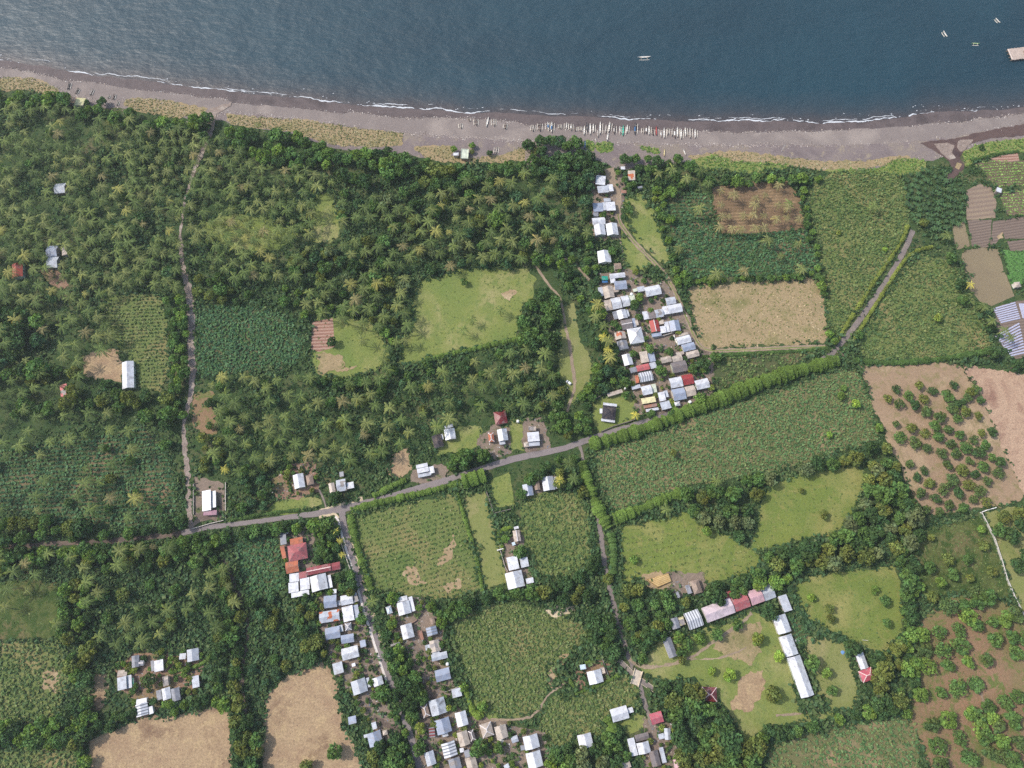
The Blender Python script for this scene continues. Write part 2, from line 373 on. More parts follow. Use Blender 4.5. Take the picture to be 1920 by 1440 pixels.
def ribbon(name, line, width_px, mat, lvl=3, rag=.25, step=1.5, z=None, kind='structure', offset=0.0, seed=None):
    """a road or path: width in photo pixels (one number or one per point), offset in metres to its right-hand side"""
    ZK[0] += 1; z = (.02*lvl + .0006*ZK[0]) if z is None else z; seed = seed or ZK[0]
    wp = width_px if hasattr(width_px, '__len__') else [width_px]*len(line)
    L3 = np.array([[p[0], p[1], q] for p, q in zip(line, wp)], float); L3 = resample(L3, step*3)
    W = atn(L3[:, :2], z); pm = np.array([ppm(a, b2) for a, b2 in L3[:, :2]]); hw = L3[:, 2]/pm/2
    d = norm(np.gradient(W, axis=0)); nr = np.stack([d[:,1], -d[:,0], d[:,2]*0], 1); s = np.arange(len(W))*step
    W = W + nr*offset
    a = W - nr*(hw + rag*hnoise(s*.4, seed) + rag*.6*hnoise(s*1.1, seed+1))[:, None]; c = W + nr*(hw + rag*hnoise(s*.4, seed+5) + rag*.6*hnoise(s*1.1, seed+6))[:, None]
    vs = [tuple(v) for v in np.concatenate([a, c])]; n = len(W)
    me = bpy.data.meshes.new(name); me.from_pydata(vs, [], [(i, i+n, i+n+1, i+1) for i in range(n-1)]); me.materials.append(mat); me.update()
    return tag(link(name, me), kind=kind)

# the air: even haze round the camera and the land
if HAZE > 0:
    mhz = bpy.data.materials.new('haze'); mhz.use_nodes = True; nt = mhz.node_tree
    for n in list(nt.nodes): nt.nodes.remove(n)
    o = nt.nodes.new('ShaderNodeOutputMaterial'); pv = nt.nodes.new('ShaderNodeVolumePrincipled'); nt.links.new(pv.outputs[0], o.inputs['Volume'])
    pv.inputs['Color'].default_value = (.86, .92, 1, 1); pv.inputs['Density'].default_value = HAZE; pv.inputs['Anisotropy'].default_value = .2
    m = MB(); m.box(-7000, -7000, -32, 7000, 7000, CH+20)
    tag(link('haze', m.mesh('haze', mhz)), kind='stuff')
# ------------------------------------------------------------------ field surfaces
G_turf = ground_mat('turf', lin(104,122,62), lin(122,130,70), lin(150,144,98), .035, .8, cover=lin(112,124,68), covfrac=.55, contrast=.085)
G_turfdry = ground_mat('turf_dry', lin(138,136,88), lin(120,126,72), lin(152,140,100), .04, .8, contrast=.06)
G_meadow = ground_mat('meadow', lin(122,130,64), lin(106,120,58), lin(146,140,86), .03, .9, cover=lin(128,128,72), covfrac=.58, contrast=.085)
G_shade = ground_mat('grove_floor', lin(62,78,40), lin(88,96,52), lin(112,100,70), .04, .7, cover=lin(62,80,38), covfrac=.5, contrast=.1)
G_maize = ground_mat('maize_soil', lin(90,108,58), lin(106,116,66), lin(136,124,84), .04, .9, contrast=.08)
G_cassava = ground_mat('cassava_soil', lin(92,92,62), lin(72,84,52), lin(128,108,82), .05, .9, contrast=.1)
G_bigcass = ground_mat('cassava_field_soil', lin(126,114,82), lin(100,102,66), lin(150,128,98), .05, .9, contrast=.1)
G_dryfield = ground_mat('stubble', lin(140,124,92), lin(158,138,106), lin(124,118,78), .05, .8, cover=lin(108,112,66), covfrac=.62, contrast=.1)
G_brown = ground_mat('dry_stalks', lin(148,122,98), lin(164,140,110), lin(126,102,82), .05, .9, cover=lin(172,148,114), covfrac=.56, contrast=.13)
G_browntree = ground_mat('palm_stubble', lin(138,112,88), lin(120,98,76), lin(156,130,98), .05, .8, rows=(2, 2.4), rowcol=lin(112,94,70), contrast=.12)
G_orchard = ground_mat('orchard_soil', lin(164,140,114), lin(150,126,102), lin(174,152,122), .03, .7, cover=lin(136,122,88), covfrac=.56, contrast=.07)
G_red = ground_mat('red_soil', lin(148,116,92), lin(134,110,84), lin(116,112,70), .03, .8, cover=lin(102,110,60), covfrac=.54, contrast=.08)
G_tangle = ground_mat('dry_tangle', lin(156,126,106), lin(176,148,124), lin(140,108,92), .06, 1.0, contrast=.14)
G_yard = ground_mat('yard_earth', lin(122,106,96), lin(136,120,106), lin(104,90,82), .06, .8, cover=lin(94,100,62), covfrac=.6, contrast=.08)
G_yardred = ground_mat('yard_red', lin(150,122,100), lin(138,110,92), lin(128,116,78), .06, .8, cover=lin(104,112,60), covfrac=.62, contrast=.08)
G_plough = ground_mat('plough', lin(120,104,94), lin(128,112,100), None, .03, .9, rows=(10, 2.0), rowcol=lin(104,90,82), contrast=.05)
G_ploughp = ground_mat('plough_pale', lin(138,120,106), lin(146,128,108), None, .03, .9, rows=(8, 3.4), rowcol=lin(128,110,98), contrast=.05)
G_stub = ground_mat('tan_plot', lin(136,122,96), lin(128,114,92), None, .04, .9, contrast=.06)
G_veg = ground_mat('vegetable_soil', lin(96,88,66), lin(112,98,80), None, .04, .9, contrast=.06)
G_paddy = ground_mat('paddy', lin(84,124,62), lin(92,132,68), None, .03, .9, contrast=.05)
G_tilled = ground_mat('tilled', lin(150,112,96), lin(136,100,86), None, .05, .8, rows=(3, 2.2), rowcol=lin(176,146,130), contrast=.07)
G_asph = ground_mat('asphalt', lin(126,116,116), lin(136,126,124), lin(116,108,108), .06, .9, contrast=.04, rough=.85)
G_oldroad = ground_mat('old_asphalt', lin(136,124,116), lin(122,112,108), lin(146,134,120), .08, .8, contrast=.07)
G_dirt = ground_mat('dirt_track', lin(160,142,118), lin(144,126,108), lin(170,152,126), .1, .9, contrast=.08)
G_dirtdark = ground_mat('dirt_dark', lin(112,96,86), lin(98,86,78), lin(126,108,96), .1, .9, contrast=.08)
G_creek = ground_mat('creek_gravel', lin(160,146,136), lin(138,122,112), lin(176,164,152), .12, 1.3, contrast=.16)
G_mud = ground_mat('stream_mud', lin(86,68,66), lin(98,80,74), lin(76,60,58), .05, .5, contrast=.04, rough=.35)
G_conc = ground_mat('kerb_concrete', lin(224,214,206), lin(206,196,188), None, .1, .8, contrast=.04)
G_should = ground_mat('gravel_shoulder', lin(206,188,158), lin(190,172,144), None, .1, 1.0, contrast=.07)
G_bare = ground_mat('bare_patch', lin(168,146,114), lin(154,132,102), lin(180,160,128), .08, .9, contrast=.08)
# name, material, polygon, crop spec (kind, spacing, rowangle or None, keep fraction), blocks trees?
FIELDS = {
 'pasture': ('pasture', G_turf, [(770,560),(790,525),(830,518),(870,507),(930,500),(985,503),(1003,525),(1000,555),(982,572),(972,600),(968,632),(920,645),(860,658),(800,674),(755,690),(742,680),(760,640),(778,600)], ('tuft',2.4,None,.5)),
 'lawnw': ('lawn', G_turf, [(588,598),(640,590),(690,598),(720,640),(735,670),(700,695),(640,712),(596,705),(584,650)], ('tuft',2.6,None,.5)),
 'tilled': ('tilled_plot', G_tilled, [(586,603),(624,596),(628,650),(598,660),(583,655)], None),
 'glade': ('glade', G_turf, [(592,365),(625,358),(632,400),(640,440),(618,460),(585,455),(583,410)], ('tuft',2.6,None,.5)),
 'cassw': ('cassava_field', G_cassava, [(368,590),(400,572),(480,572),(520,582),(552,605),(572,640),(558,680),(520,694),(440,698),(374,708),(366,650)], ('cass',1.3,None,.99)),
 'maizew': ('maize_field', G_maize, [(205,552),(300,548),(312,600),(320,650),(318,695),(300,735),(262,728),(252,680),(228,655),(205,630),(192,590)], ('maize',1.35,2,.9)),
 'rowsw': ('row_crop_field', G_cassava, [(-30,850),(60,835),(130,825),(200,815),(265,800),(312,850),(330,900),(335,960),(300,985),(240,995),(150,985),(90,975),(30,955),(-30,950)], ('cass',1.45,4,.97)),
 'northeast': ('crop_field', G_maize, [(1512,350),(1560,322),(1620,318),(1680,322),(1700,350),(1706,420),(1690,445),(1640,530),(1600,600),(1572,645),(1552,620),(1545,540),(1532,450),(1512,385)], ('mixed',1.45,None,.93)),
 'east': ('crop_field', G_maize, [(1725,478),(1790,492),(1812,540),(1848,610),(1862,650),(1800,668),(1700,676),(1620,674),(1600,660),(1622,620),(1660,560),(1700,500)], ('mixed',1.45,None,.95)),
 'palmstub': ('stubble_field', G_browntree, [(1335,352),(1400,342),(1478,338),(1500,370),(1510,430),(1440,436),(1352,442),(1342,400)], ('dry',2.2,None,.5)),
 'cassn': ('cassava_field', G_cassava, [(1258,420),(1300,415),(1340,415),(1350,442),(1440,436),(1510,432),(1530,475),(1532,510),(1440,520),(1290,522),(1262,470)], ('cass',1.45,None,.97)),
 'strip': ('crop_strip', G_cassava, [(1240,368),(1330,362),(1340,408),(1256,416)], ('cass',1.5,2,.75)),
 'dryfield': ('dry_field', G_dryfield, [(1285,538),(1400,528),(1535,520),(1548,570),(1552,642),(1430,648),(1312,654),(1298,600)], ('dryg',1.8,None,.75)),
 'wedge': ('crop_strip', G_cassava, [(1325,672),(1400,665),(1500,660),(1540,658),(1480,690),(1400,715),(1345,728)], ('mixed',1.6,None,.8)),
 'bigcass': ('cassava_field', G_bigcass, [(1115,848),(1160,835),(1230,810),(1300,785),(1350,768),(1480,727),(1575,690),(1605,690),(1625,730),(1642,800),(1650,822),(1560,850),(1450,885),(1300,908),(1270,925),(1150,962),(1125,900)], ('cassgap',1.3,None,.8)),
 'orchard': ('orchard_ground', G_orchard, [(1608,684),(1700,680),(1770,678),(1808,690),(1838,740),(1862,790),(1885,850),(1925,930),(1890,945),(1760,966),(1722,962),(1692,880),(1668,832),(1640,770)], ('dry',2.2,None,.35)),
 'tangle': ('fallow_ground', G_tangle, [(1806,686),(1850,690),(1960,710),(1960,930),(1922,928),(1885,850),(1862,790),(1838,740)], ('dry',2.6,None,.4)),
 'meadowe': ('meadow', G_meadow, [(1425,940),(1450,905),(1520,884),(1600,872),(1622,885),(1605,950),(1575,1000),(1500,1015),(1440,1030),(1400,1040),(1420,990)], ('tuft',2.4,None,.55)),
 'olive': ('meadow_field', G_meadow, [(1160,985),(1290,958),(1330,990),(1380,1012),(1440,1052),(1405,1078),(1330,1092),(1255,1070),(1165,1100)], ('tuftrow',2.0,12,.8)),
 'field19': ('fallow_field', G_maize, [(985,930),(1040,922),(1085,922),(1105,960),(1110,1050),(1072,1082),(1005,1085),(985,1040),(975,990)], ('mixed',1.6,None,.8)),
 'cross': ('row_field', G_maize, [(662,968),(700,955),(780,940),(856,927),(870,970),(882,1010),(903,1105),(842,1130),(760,1115),(702,1110),(690,1080),(670,1020)], ('maizegap',1.5,14,.86)),
 'grassstrip': ('grass_strip', G_turfdry, [(866,926),(910,922),(920,960),(930,1000),(940,1040),(948,1095),(908,1110),(896,1050),(880,990)], ('tuft',2.8,None,.3)),
 'plota': ('grass_plot', G_turf, [(920,900),(955,885),(965,945),(930,955)], ('tuft',2.4,None,.5)),
 'maizes': ('maize_field', G_maize, [(838,1162),(900,1140),(960,1122),(1010,1140),(1060,1152),(1110,1180),(1085,1212),(1035,1250),(1010,1332),(960,1345),(902,1340),(872,1270),(850,1222)], ('maize',1.3,None,.95)),
 'maizesb': ('maize_field', G_maize, [(1036,1302),(1080,1302),(1170,1262),(1200,1290),(1190,1330),(1140,1350),(1130,1385),(1080,1375),(1060,1400),(1010,1400),(1012,1340)], ('maize',1.3,None,.9)),
 'drybrown': ('dry_field', G_brown, [(500,1302),(530,1270),(562,1255),(600,1235),(620,1255),(636,1290),(642,1360),(665,1390),(692,1475),(485,1475)], ('dry',1.7,None,.5)),
 'drybrownw': ('dry_field', G_brown, [(165,1388),(210,1370),(262,1348),(330,1342),(400,1322),(432,1335),(436,1475),(165,1475)], ('dry',1.7,None,.55)),
 'cropw': ('crop_field', G_maize, [(-30,1205),(60,1200),(112,1200),(132,1280),(105,1345),(-30,1362)], ('mixed',1.5,None,.9)),
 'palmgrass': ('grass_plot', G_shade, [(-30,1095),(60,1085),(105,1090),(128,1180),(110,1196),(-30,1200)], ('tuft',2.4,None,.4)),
 'cropsw': ('crop_field', G_maize, [(-30,1405),(140,1398),(150,1475),(-30,1475)], ('mixed',1.5,None,.9)),
 'meadows': ('meadow', G_meadow, [(1490,1088),(1560,1070),(1680,1062),(1692,1120),(1690,1190),(1650,1230),(1585,1200),(1545,1185),(1512,1160),(1492,1125)], ('tuft',2.2,None,.6)),
 'school': ('lawn', G_turf, [(1190,1250),(1215,1215),(1250,1195),(1300,1190),(1350,1170),(1430,1145),(1460,1175),(1480,1240),(1500,1330),(1560,1330),(1560,1350),(1440,1360),(1400,1395),(1360,1330),(1300,1275),(1230,1275)], ('tuft',2.6,None,.3)),
 'schoole': ('lawn', G_turfdry, [(1500,1200),(1540,1188),(1585,1205),(1600,1260),(1610,1290),(1600,1330),(1560,1330),(1530,1300)], ('tuft',2.6,None,.35)),
 'schoolgarden': ('vegetable_plot', G_cassava, [(1478,1150),(1490,1145),(1505,1175),(1518,1190),(1505,1210),(1492,1212)], ('cass',1.3,15,.95)),
 'southeast': ('crop_field', G_bigcass, [(1440,1405),(1500,1380),(1590,1352),(1660,1345),(1715,1352),(1735,1475),(1430,1475)], ('cassgap',1.45,None,.7)),
 'redorchard': ('orchard_ground', G_red, [(1720,1160),(1760,1135),(1790,1112),(1880,1125),(1905,1140),(1960,1140),(1960,1475),(1752,1475),(1700,1330),(1722,1300)], ('tuft',2.1,None,.42)),
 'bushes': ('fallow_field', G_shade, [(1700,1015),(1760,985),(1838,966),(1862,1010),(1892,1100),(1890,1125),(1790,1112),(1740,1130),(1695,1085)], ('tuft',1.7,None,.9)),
 'rightedge': ('waste_ground', G_turfdry, [(1840,960),(1960,940),(1960,1140),(1912,1145),(1890,1090),(1866,1010)], ('tuft',2.4,None,.4)),
 'scruba': ('scrub_ground', G_dryfield, [(-30,143),(60,146),(112,166),(112,180),(60,170),(-30,170)], ('dune',1.3,None,.85)),
 'scrubb': ('scrub_ground', G_dryfield, [(236,186),(262,183),(300,186),(345,194),(388,204),(372,216),(335,222),(300,218),(255,208),(234,198)], ('dune',1.3,None,.85)),
 'scrubc': ('scrub_ground', G_dryfield, [(425,214),(480,219),(560,224),(620,232),(700,243),(757,250),(752,272),(700,276),(640,274),(600,266),(550,246),(480,240),(430,232)], ('dune',1.3,None,.9)),
 'scrubd': ('scrub_ground', G_dryfield, [(1290,293),(1340,286),(1400,284),(1480,295),(1560,303),(1640,300),(1700,290),(1712,300),(1660,312),(1600,320),(1500,316),(1400,306),(1300,303)], ('dune',1.6,None,.55)),
 'scrube': ('scrub_ground', G_dryfield, [(775,276),(830,272),(860,280),(845,292),(900,296),(935,290),(975,276),(1000,285),(985,302),(930,304),(870,306),(800,300)], ('dune',1.5,None,.6)),
 'patcha': ('green_patch', G_turf, [(1088,268),(1104,262),(1116,268),(1112,282),(1095,278)], ('low',1.2,None,.95)),
 'patchb': ('green_patch', G_turf, [(1115,270),(1135,266),(1150,268),(1148,280),(1130,288),(1118,282)], ('low',1.2,None,.95)),
 'patchc': ('green_patch', G_turf, [(1194,272),(1215,275),(1234,279),(1238,287),(1222,288),(1205,281)], ('low',1.2,None,.95)),
 'vinebank': ('green_bank', G_turf, [(1300,298),(1340,290),(1370,300),(1430,306),(1480,308),(1470,322),(1390,325),(1320,318)], ('low',1.5,None,.95)),
 'vinebankb': ('green_bank', G_turf, [(1548,320),(1600,316),(1650,315),(1680,298),(1710,298),(1740,300),(1735,320),(1690,330),(1600,326)], ('low',1.5,None,.9)),
 'river_bank': ('green_bank', G_turf, [(1806,288),(1830,272),(1870,264),(1960,258),(1960,288),(1910,286),(1860,290),(1830,302),(1812,312)], ('low',1.5,None,.95)),
 'vega': ('vegetable_field', G_veg, [(1828,308),(1860,300),(1910,302),(1960,298),(1960,342),(1905,348),(1868,350),(1848,330)], ('veg',1.25,4,.97)),
 'vegb': ('vegetable_field', G_veg, [(1872,362),(1905,356),(1960,352),(1960,400),(1888,404),(1880,380)], ('veg',1.25,4,.97)),
 'vegtop': ('tilled_plot', G_tilled, [(1855,297),(1880,291),(1908,287),(1911,301),(1872,304)], None),
 'plotb': ('ploughed_plot', G_ploughp, [(1812,356),(1838,345),(1858,352),(1868,380),(1866,408),(1838,411),(1812,412)], None),
 'plotc': ('ploughed_plot', G_plough, [(1814,413),(1860,412),(1858,440),(1853,464),(1822,462)], None),
 'plotd': ('ploughed_plot', G_stub, [(1786,424),(1808,414),(1818,462),(1795,468),(1788,450)], None),
 'plote': ('ploughed_plot', G_plough, [(1888,410),(1960,402),(1960,446),(1885,448),(1878,428)], None),
 'plotf': ('ploughed_plot', G_plough, [(1888,452),(1960,447),(1960,470),(1896,470)], None),
 'plotg': ('ploughed_plot', G_stub, [(1805,470),(1840,464),(1872,468),(1882,508),(1862,516),(1812,516),(1802,490)], None),
 'ploth': ('ploughed_plot', G_stub, [(1814,518),(1884,510),(1902,555),(1860,574),(1838,566),(1815,540)], None),
 'ploti': ('ploughed_plot', G_plough, [(1862,414),(1885,412),(1880,440),(1862,462),(1856,462)], None),
 'paddy': ('paddy_field', G_paddy, [(1878,470),(1960,472),(1960,528),(1908,532),(1895,530)], ('grass',1.1,None,.95)),
 'mulchground': ('mulched_plot', G_plough, [(1862,577),(1905,564),(1960,560),(1960,665),(1905,672),(1870,640)], None),
 'clearing': ('clearing', G_turfdry, [(1050,590),(1058,574),(1076,568),(1082,600),(1092,640),(1108,672),(1112,700),(1100,722),(1082,745),(1068,770),(1058,768),(1066,735),(1047,700),(1045,650)], ('tuft',3.0,None,.2)),
 'villagegreen': ('village_green', G_turf, [(1172,372),(1200,360),(1225,395),(1235,430),(1252,470),(1256,500),(1232,490),(1200,455),(1172,420)], ('tuft',2.2,None,.55)),
 'greend': ('village_green', G_turf, [(1165,432),(1182,452),(1225,495),(1210,505),(1172,508),(1164,470)], ('tuft',2.4,None,.35)),
 'southlawn': ('lawn', G_turf, [(1110,755),(1150,735),(1185,740),(1195,780),(1165,800),(1125,812),(1108,795)], None),
 'swlawn': ('grass_plot', G_turf, [(500,960),(520,935),(600,930),(605,945),(540,968)], ('tuft',2.2,None,.5)),
 'casssw': ('cassava_field', G_cassava, [(440,1012),(480,1005),(528,1003),(524,1060),(536,1105),(500,1118),(470,1122),(448,1070)], ('cass',1.3,None,.97)),
 'lawnp': ('lawn', G_turf, [(810,830),(860,800),(900,800),(905,830),(860,850),(820,855)], ('tuft',2.5,None,.4)),
 'eastlawn': ('lawn', G_turf, [(950,790),(985,785),(985,840),(955,850)], ('tuft',2.5,None,.3)),
 'goats': ('grass_plot', G_turf, [(880,1310),(925,1320),(935,1350),(900,1365),(880,1340)], ('tuft',2.5,None,.3)),
 'lawng': ('grass_plot', G_turf, [(1165,1345),(1205,1335),(1215,1360),(1180,1378),(1160,1365)], ('tuft',2.5,None,.3)),
 'palmfloor': ('grass_plot', G_turf, [(378,420),(440,400),(500,410),(560,440),(520,470),(440,468),(390,450)], ('tuft',2.4,None,.4)),
 'dryspot': ('dry_field', G_brown, [(735,850),(765,840),(772,880),(745,900),(728,885)], ('dry',1.8,None,.5)),
 'hamletspot': ('dry_field', G_brown, [(175,1262),(200,1262),(203,1300),(190,1330),(176,1340),(174,1300)], ('dry',2,None,.4)),
 'shedspot': ('dry_field', G_brown, [(155,668),(190,655),(218,655),(230,690),(226,715),(180,712),(158,700)], ('dry',2,None,.4)),
}
YARDS = [
 ('yard', G_yard, [(1112,322),(1165,318),(1172,340),(1170,372),(1162,420),(1160,450),(1118,452),(1108,420),(1110,380)]),
 ('yard', G_yard, [(1122,512),(1180,505),(1215,520),(1245,528),(1272,560),(1292,600),(1302,640),(1335,660),(1338,735),(1295,765),(1232,788),(1190,775),(1186,722),(1162,685),(1142,625),(1122,565)]),
 ('yard', G_yardred, [(215,1243),(262,1218),(330,1222),(380,1215),(382,1250),(370,1300),(330,1310),(300,1330),(255,1345),(250,1310),(228,1295)]),
 ('yard', G_yardred, [(500,905),(545,870),(592,865),(600,920),(560,935),(520,938)]),
 ('yard', G_yard, [(985,785),(1020,782),(1032,840),(990,852),(978,830)]),
 ('yard', G_yard, [(900,815),(930,795),(955,800),(962,850),(930,862),(895,835)]),
 ('yard', G_yard, [(362,892),(422,905),(424,970),(362,985)]),
 ('yard', G_yard, [(592,1112),(680,1108),(700,1150),(722,1250),(712,1300),(745,1340),(752,1372),(705,1402),(690,1345),(640,1280),(618,1240),(592,1160)]),
 ('yard', G_yard, [(728,1122),(790,1120),(832,1172),(852,1290),(835,1312),(882,1342),(940,1350),(1022,1372),(1032,1475),(800,1475),(775,1390),(782,1330),(800,1310),(765,1240),(732,1200)]),
 ('yard', G_yardred, [(1075,1255),(1128,1232),(1160,1258),(1150,1268),(1085,1296),(1075,1280)]),
 ('yard', G_yard, [(1205,1345),(1240,1328),(1262,1345),(1270,1400),(1270,1475),(1200,1475)]),
 ('yard', G_yard, [(525,995),(590,990),(590,1060),(640,1055),(640,1075),(560,1090),(535,1060)]),
 ('yard', G_yard, [(940,1020),(975,990),(985,1010),(970,1060),(1002,1070),(1000,1100),(960,1105),(945,1060)]),
 ('yard', G_yard, [(980,918),(1000,895),(1045,890),(1048,915),(1005,925)]),
 ('yard', G_yard, [(1225,1080),(1262,1070),(1320,1075),(1325,1110),(1270,1120),(1225,1105)]),
 ('yard', G_yard, [(775,880),(830,870),(860,895),(800,908),(770,905)]),
 ('yard', G_yardred, [(75,505),(110,505),(130,535),(115,545),(85,525)]),
 ('bare_patch', G_brown, [(1372,1312),(1395,1262),(1430,1258),(1436,1290),(1402,1335),(1375,1330)]),
 ('bare_patch', G_dryfield, [(1345,1185),(1425,1165),(1430,1225),(1410,1250),(1375,1235),(1340,1215)]),
 ('bare_patch', G_should, [(1022,1140),(1050,1130),(1085,1135),(1070,1152),(1040,1160),(1025,1152)]),
 ('bare_patch', G_bare, [(1028,1262),(1050,1225),(1075,1222),(1062,1240),(1045,1258),(1035,1290),(1028,1285)]),
 ('bare_patch', G_bare, [(820,1100),(862,1085),(868,1098),(840,1108)]),
 ('bare_patch', G_bare, [(820,1060),(842,1020),(850,1000),(854,1025),(848,1048),(826,1062)]),
 ('bare_patch', G_bare, [(762,1062),(785,1060),(790,1085),(800,1092),(775,1098),(755,1080)]),
 ('bare_patch', G_bare, [(80,1258),(100,1255),(108,1278),(104,1298),(80,1298)]),
 ('bare_patch', G_bare, [(635,694),(652,688),(670,687),(658,697),(640,700)]),
 ('bare_patch', G_bare, [(940,548),(955,540),(966,548),(955,562),(942,560)]),
 ('bare_patch', G_red, [(365,735),(400,735),(402,790),(410,815),(380,815),(360,800)]),
 ('bare_patch', G_bare, [(1205,1075),(1240,1068),(1260,1090),(1240,1108),(1215,1098)]),
 ('bare_patch', G_dryfield, [(590,662),(640,665),(650,690),(600,700)]),
 ('bare_patch', G_bare, [(1868,442),(1880,436),(1882,446),(1872,450)]),
]
FP = {}
for k, (nm, mt, pts, crop) in FIELDS.items():
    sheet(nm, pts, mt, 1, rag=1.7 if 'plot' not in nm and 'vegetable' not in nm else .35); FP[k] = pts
for nm, mt, pts in YARDS: sheet(nm, pts, mt, 3, rag=1.9 if 'bare' in nm else 1.4, step=.9)
# ------------------------------------------------------------------ roads, tracks, streams
ROAD = [(340,1000),(380,990),(420,985),(480,978),(540,970),(600,962),(640,955),(680,945),(720,935),(760,923),(800,912),(850,897),(900,880),(950,864),(985,855),(1020,849),(1060,840),(1085,831),(1110,822),(1140,812),(1200,795),(1250,778),(1300,765),(1350,748),(1400,732),(1440,716),(1480,702),(1530,682),(1555,668),(1575,648),(1600,615),(1640,560),(1680,500),(1700,460),(1712,432)]
ROADW = [10,10,9,9,9,11,13,13,13,13,13,12,12,12,12,11,11,11,11,11,11,11,11,11,11,11,11,11,12,12,12,12,11,11,9]
SIDE = [(640,952),(644.5,988),(654,1022),(664.5,1056),(674.7,1090),(687,1137),(696,1168),(706.7,1201),(722,1250),(732,1277),(745,1310),(757,1345),(767,1372),(777,1405),(790,1450),(800,1480)]
LANE = [(1086,832),(1093,858),(1100,890),(1110,930),(1120,960),(1126,1000),(1131,1040),(1138,1080),(1146,1115),(1158,1160),(1168,1195),(1178,1232),(1192,1262),(1200,1285),(1206,1310),(1216,1340),(1225,1368)]
DIRTW = [(-40,1030),(40,1024),(90,1020),(130,1018),(170,1018),(250,1010),(300,1005),(345,1000)]
BACKL = [(418,1050),(432,1075),(445,1110),(460,1140),(466,1180),(462,1215),(455,1245),(452,1290),(460,1340)]
VTRACK = [(1140,316),(1150,340),(1161,370),(1158,400),(1162,418),(1172,432),(1190,455),(1215,480),(1240,505),(1255,525),(1266,550),(1280,580),(1290,602),(1298,625),(1312,650),(1330,658),(1370,657),(1420,655),(1470,652),(1548,650)]
CTRACK = [(1000,493),(1015,515),(1032,538),(1050,556),(1055,580),(1060,610),(1067,640),(1072,670),(1076,700),(1078,725),(1070,750),(1064,772)]
CREEK = [(398,215),(396,240),(388,265),(375,295),(360,330),(345,380),(338,440),(340,490),(350,530),(357,560),(358,600),(357,640),(360,680),(360,720),(352,770),(342,800),(345,830),(350,870),(353,910),(355,950),(357,995)]
ribbon('dirt_road', DIRTW, 9, G_dirtdark, 4, .5)
ribbon('dry_creek', CREEK, [12,11,9,8,6,5,5,8,12,15,15,15,15,11,7,7,9,9,9,10,11], G_creek, 4, .7)
ribbon('footpath', BACKL, 7, G_dirtdark, 4, .4)
ribbon('lane', LANE, [6,6,7,8,9,9,9,9,9,10,9,8,8,8,8,8,6], G_oldroad, 4, .4)
ribbon('village_track', VTRACK, [22,16,9]+[8]*17, G_dirt, 4, .35)
ribbon('track_verge', VTRACK[3:], 2.0, G_turf, 5, .15)
ribbon('grass_track', CTRACK, [4,4,4,4,4,5,6,6,6,6,5,4], G_dirt, 4, .35)
ribbon('footpath', [(1410,1150),(1385,1172),(1345,1198),(1310,1225),(1275,1242),(1225,1252),(1195,1248),(1180,1236)], 6, G_dirt, 4, .5)
ribbon('footpath', [(1295,1236),(1340,1236),(1370,1228),(1400,1215)], 3, G_dirt, 4, .4)
ribbon('footpath', [(1066,1276),(1045,1290),(1025,1305),(1015,1325),(998,1345),(960,1350),(920,1348)], 4, G_dirt, 5, .4)
ribbon('footpath', [(1058,484),(1080,492),(1090,510),(1105,525)], 4, G_dirt, 4, .4)
ribbon('footpath', [(912,925),(925,960),(935,1000),(940,1030)], 3, G_dirt, 4, .3)
ribbon('footpath', [(598,918),(607,935),(612,955)], 4, G_oldroad, 4, .3)
ribbon('footpath', [(1160,435),(1166,465),(1168,490),(1170,505)], 4, G_dirt, 4, .3)
ribbon('footpath', [(1590,672),(1575,662),(1560,655)], 4, G_dirt, 4, .3)
ribbon('footpath', [(1455,1342),(1500,1338),(1540,1325)], 3, G_dirt, 4, .4)
ribbon('footpath', [(1840,1300),(1852,1340),(1880,1360)], 4, G_dirt, 4, .4)
ribbon('footpath', [(700,1345),(730,1360),(755,1372)], 9, G_dirtdark, 4, .5)
ribbon('road_verge', [(600,960),(640,945),(680,935)], 9, G_should, 4, .6)
iq = ROAD.index((1555,668))
ribbon('asphalt_road', ROAD[:iq+1], ROADW[:iq+1], G_asph, 5, .2)
ribbon('old_road', ROAD[iq:], 9.5, G_oldroad, 5, .3)
ribbon('side_road', SIDE, [13,11,10,10,10,10,10,10,10,10,11,12,12,12,12,12], G_asph, 6, .12)
ribbon('gravel_shoulder', [(653,968),(653,988),(662,1022),(672,1056),(682.5,1090),(695.5,1137),(705,1168),(715.5,1201),(730,1250)], [3,3,3,4,5,6,6,6,4], G_should, 5, .3)
ribbon('gravel_shoulder', [(598,970),(615,966),(628,962),(634,972)], 5, G_should, 7, .3)
# the raised concrete kerb along the side road
kb = atn(resample([(629,968),(635,976),(637,990),(646.5,1022),(657,1056.7),(667.5,1090),(679.3,1137),(689.5,1168),(700,1201),(715.3,1250),(725,1277)], 6), 0)
m = MB()
for a, b2 in zip(kb[:-1], kb[1:]): m.bar((a[0], a[1], .07), (b2[0], b2[1], .07), 1.3, .3)
tag(link('kerb', m.mesh('kerb', G_conc)), kind='structure')
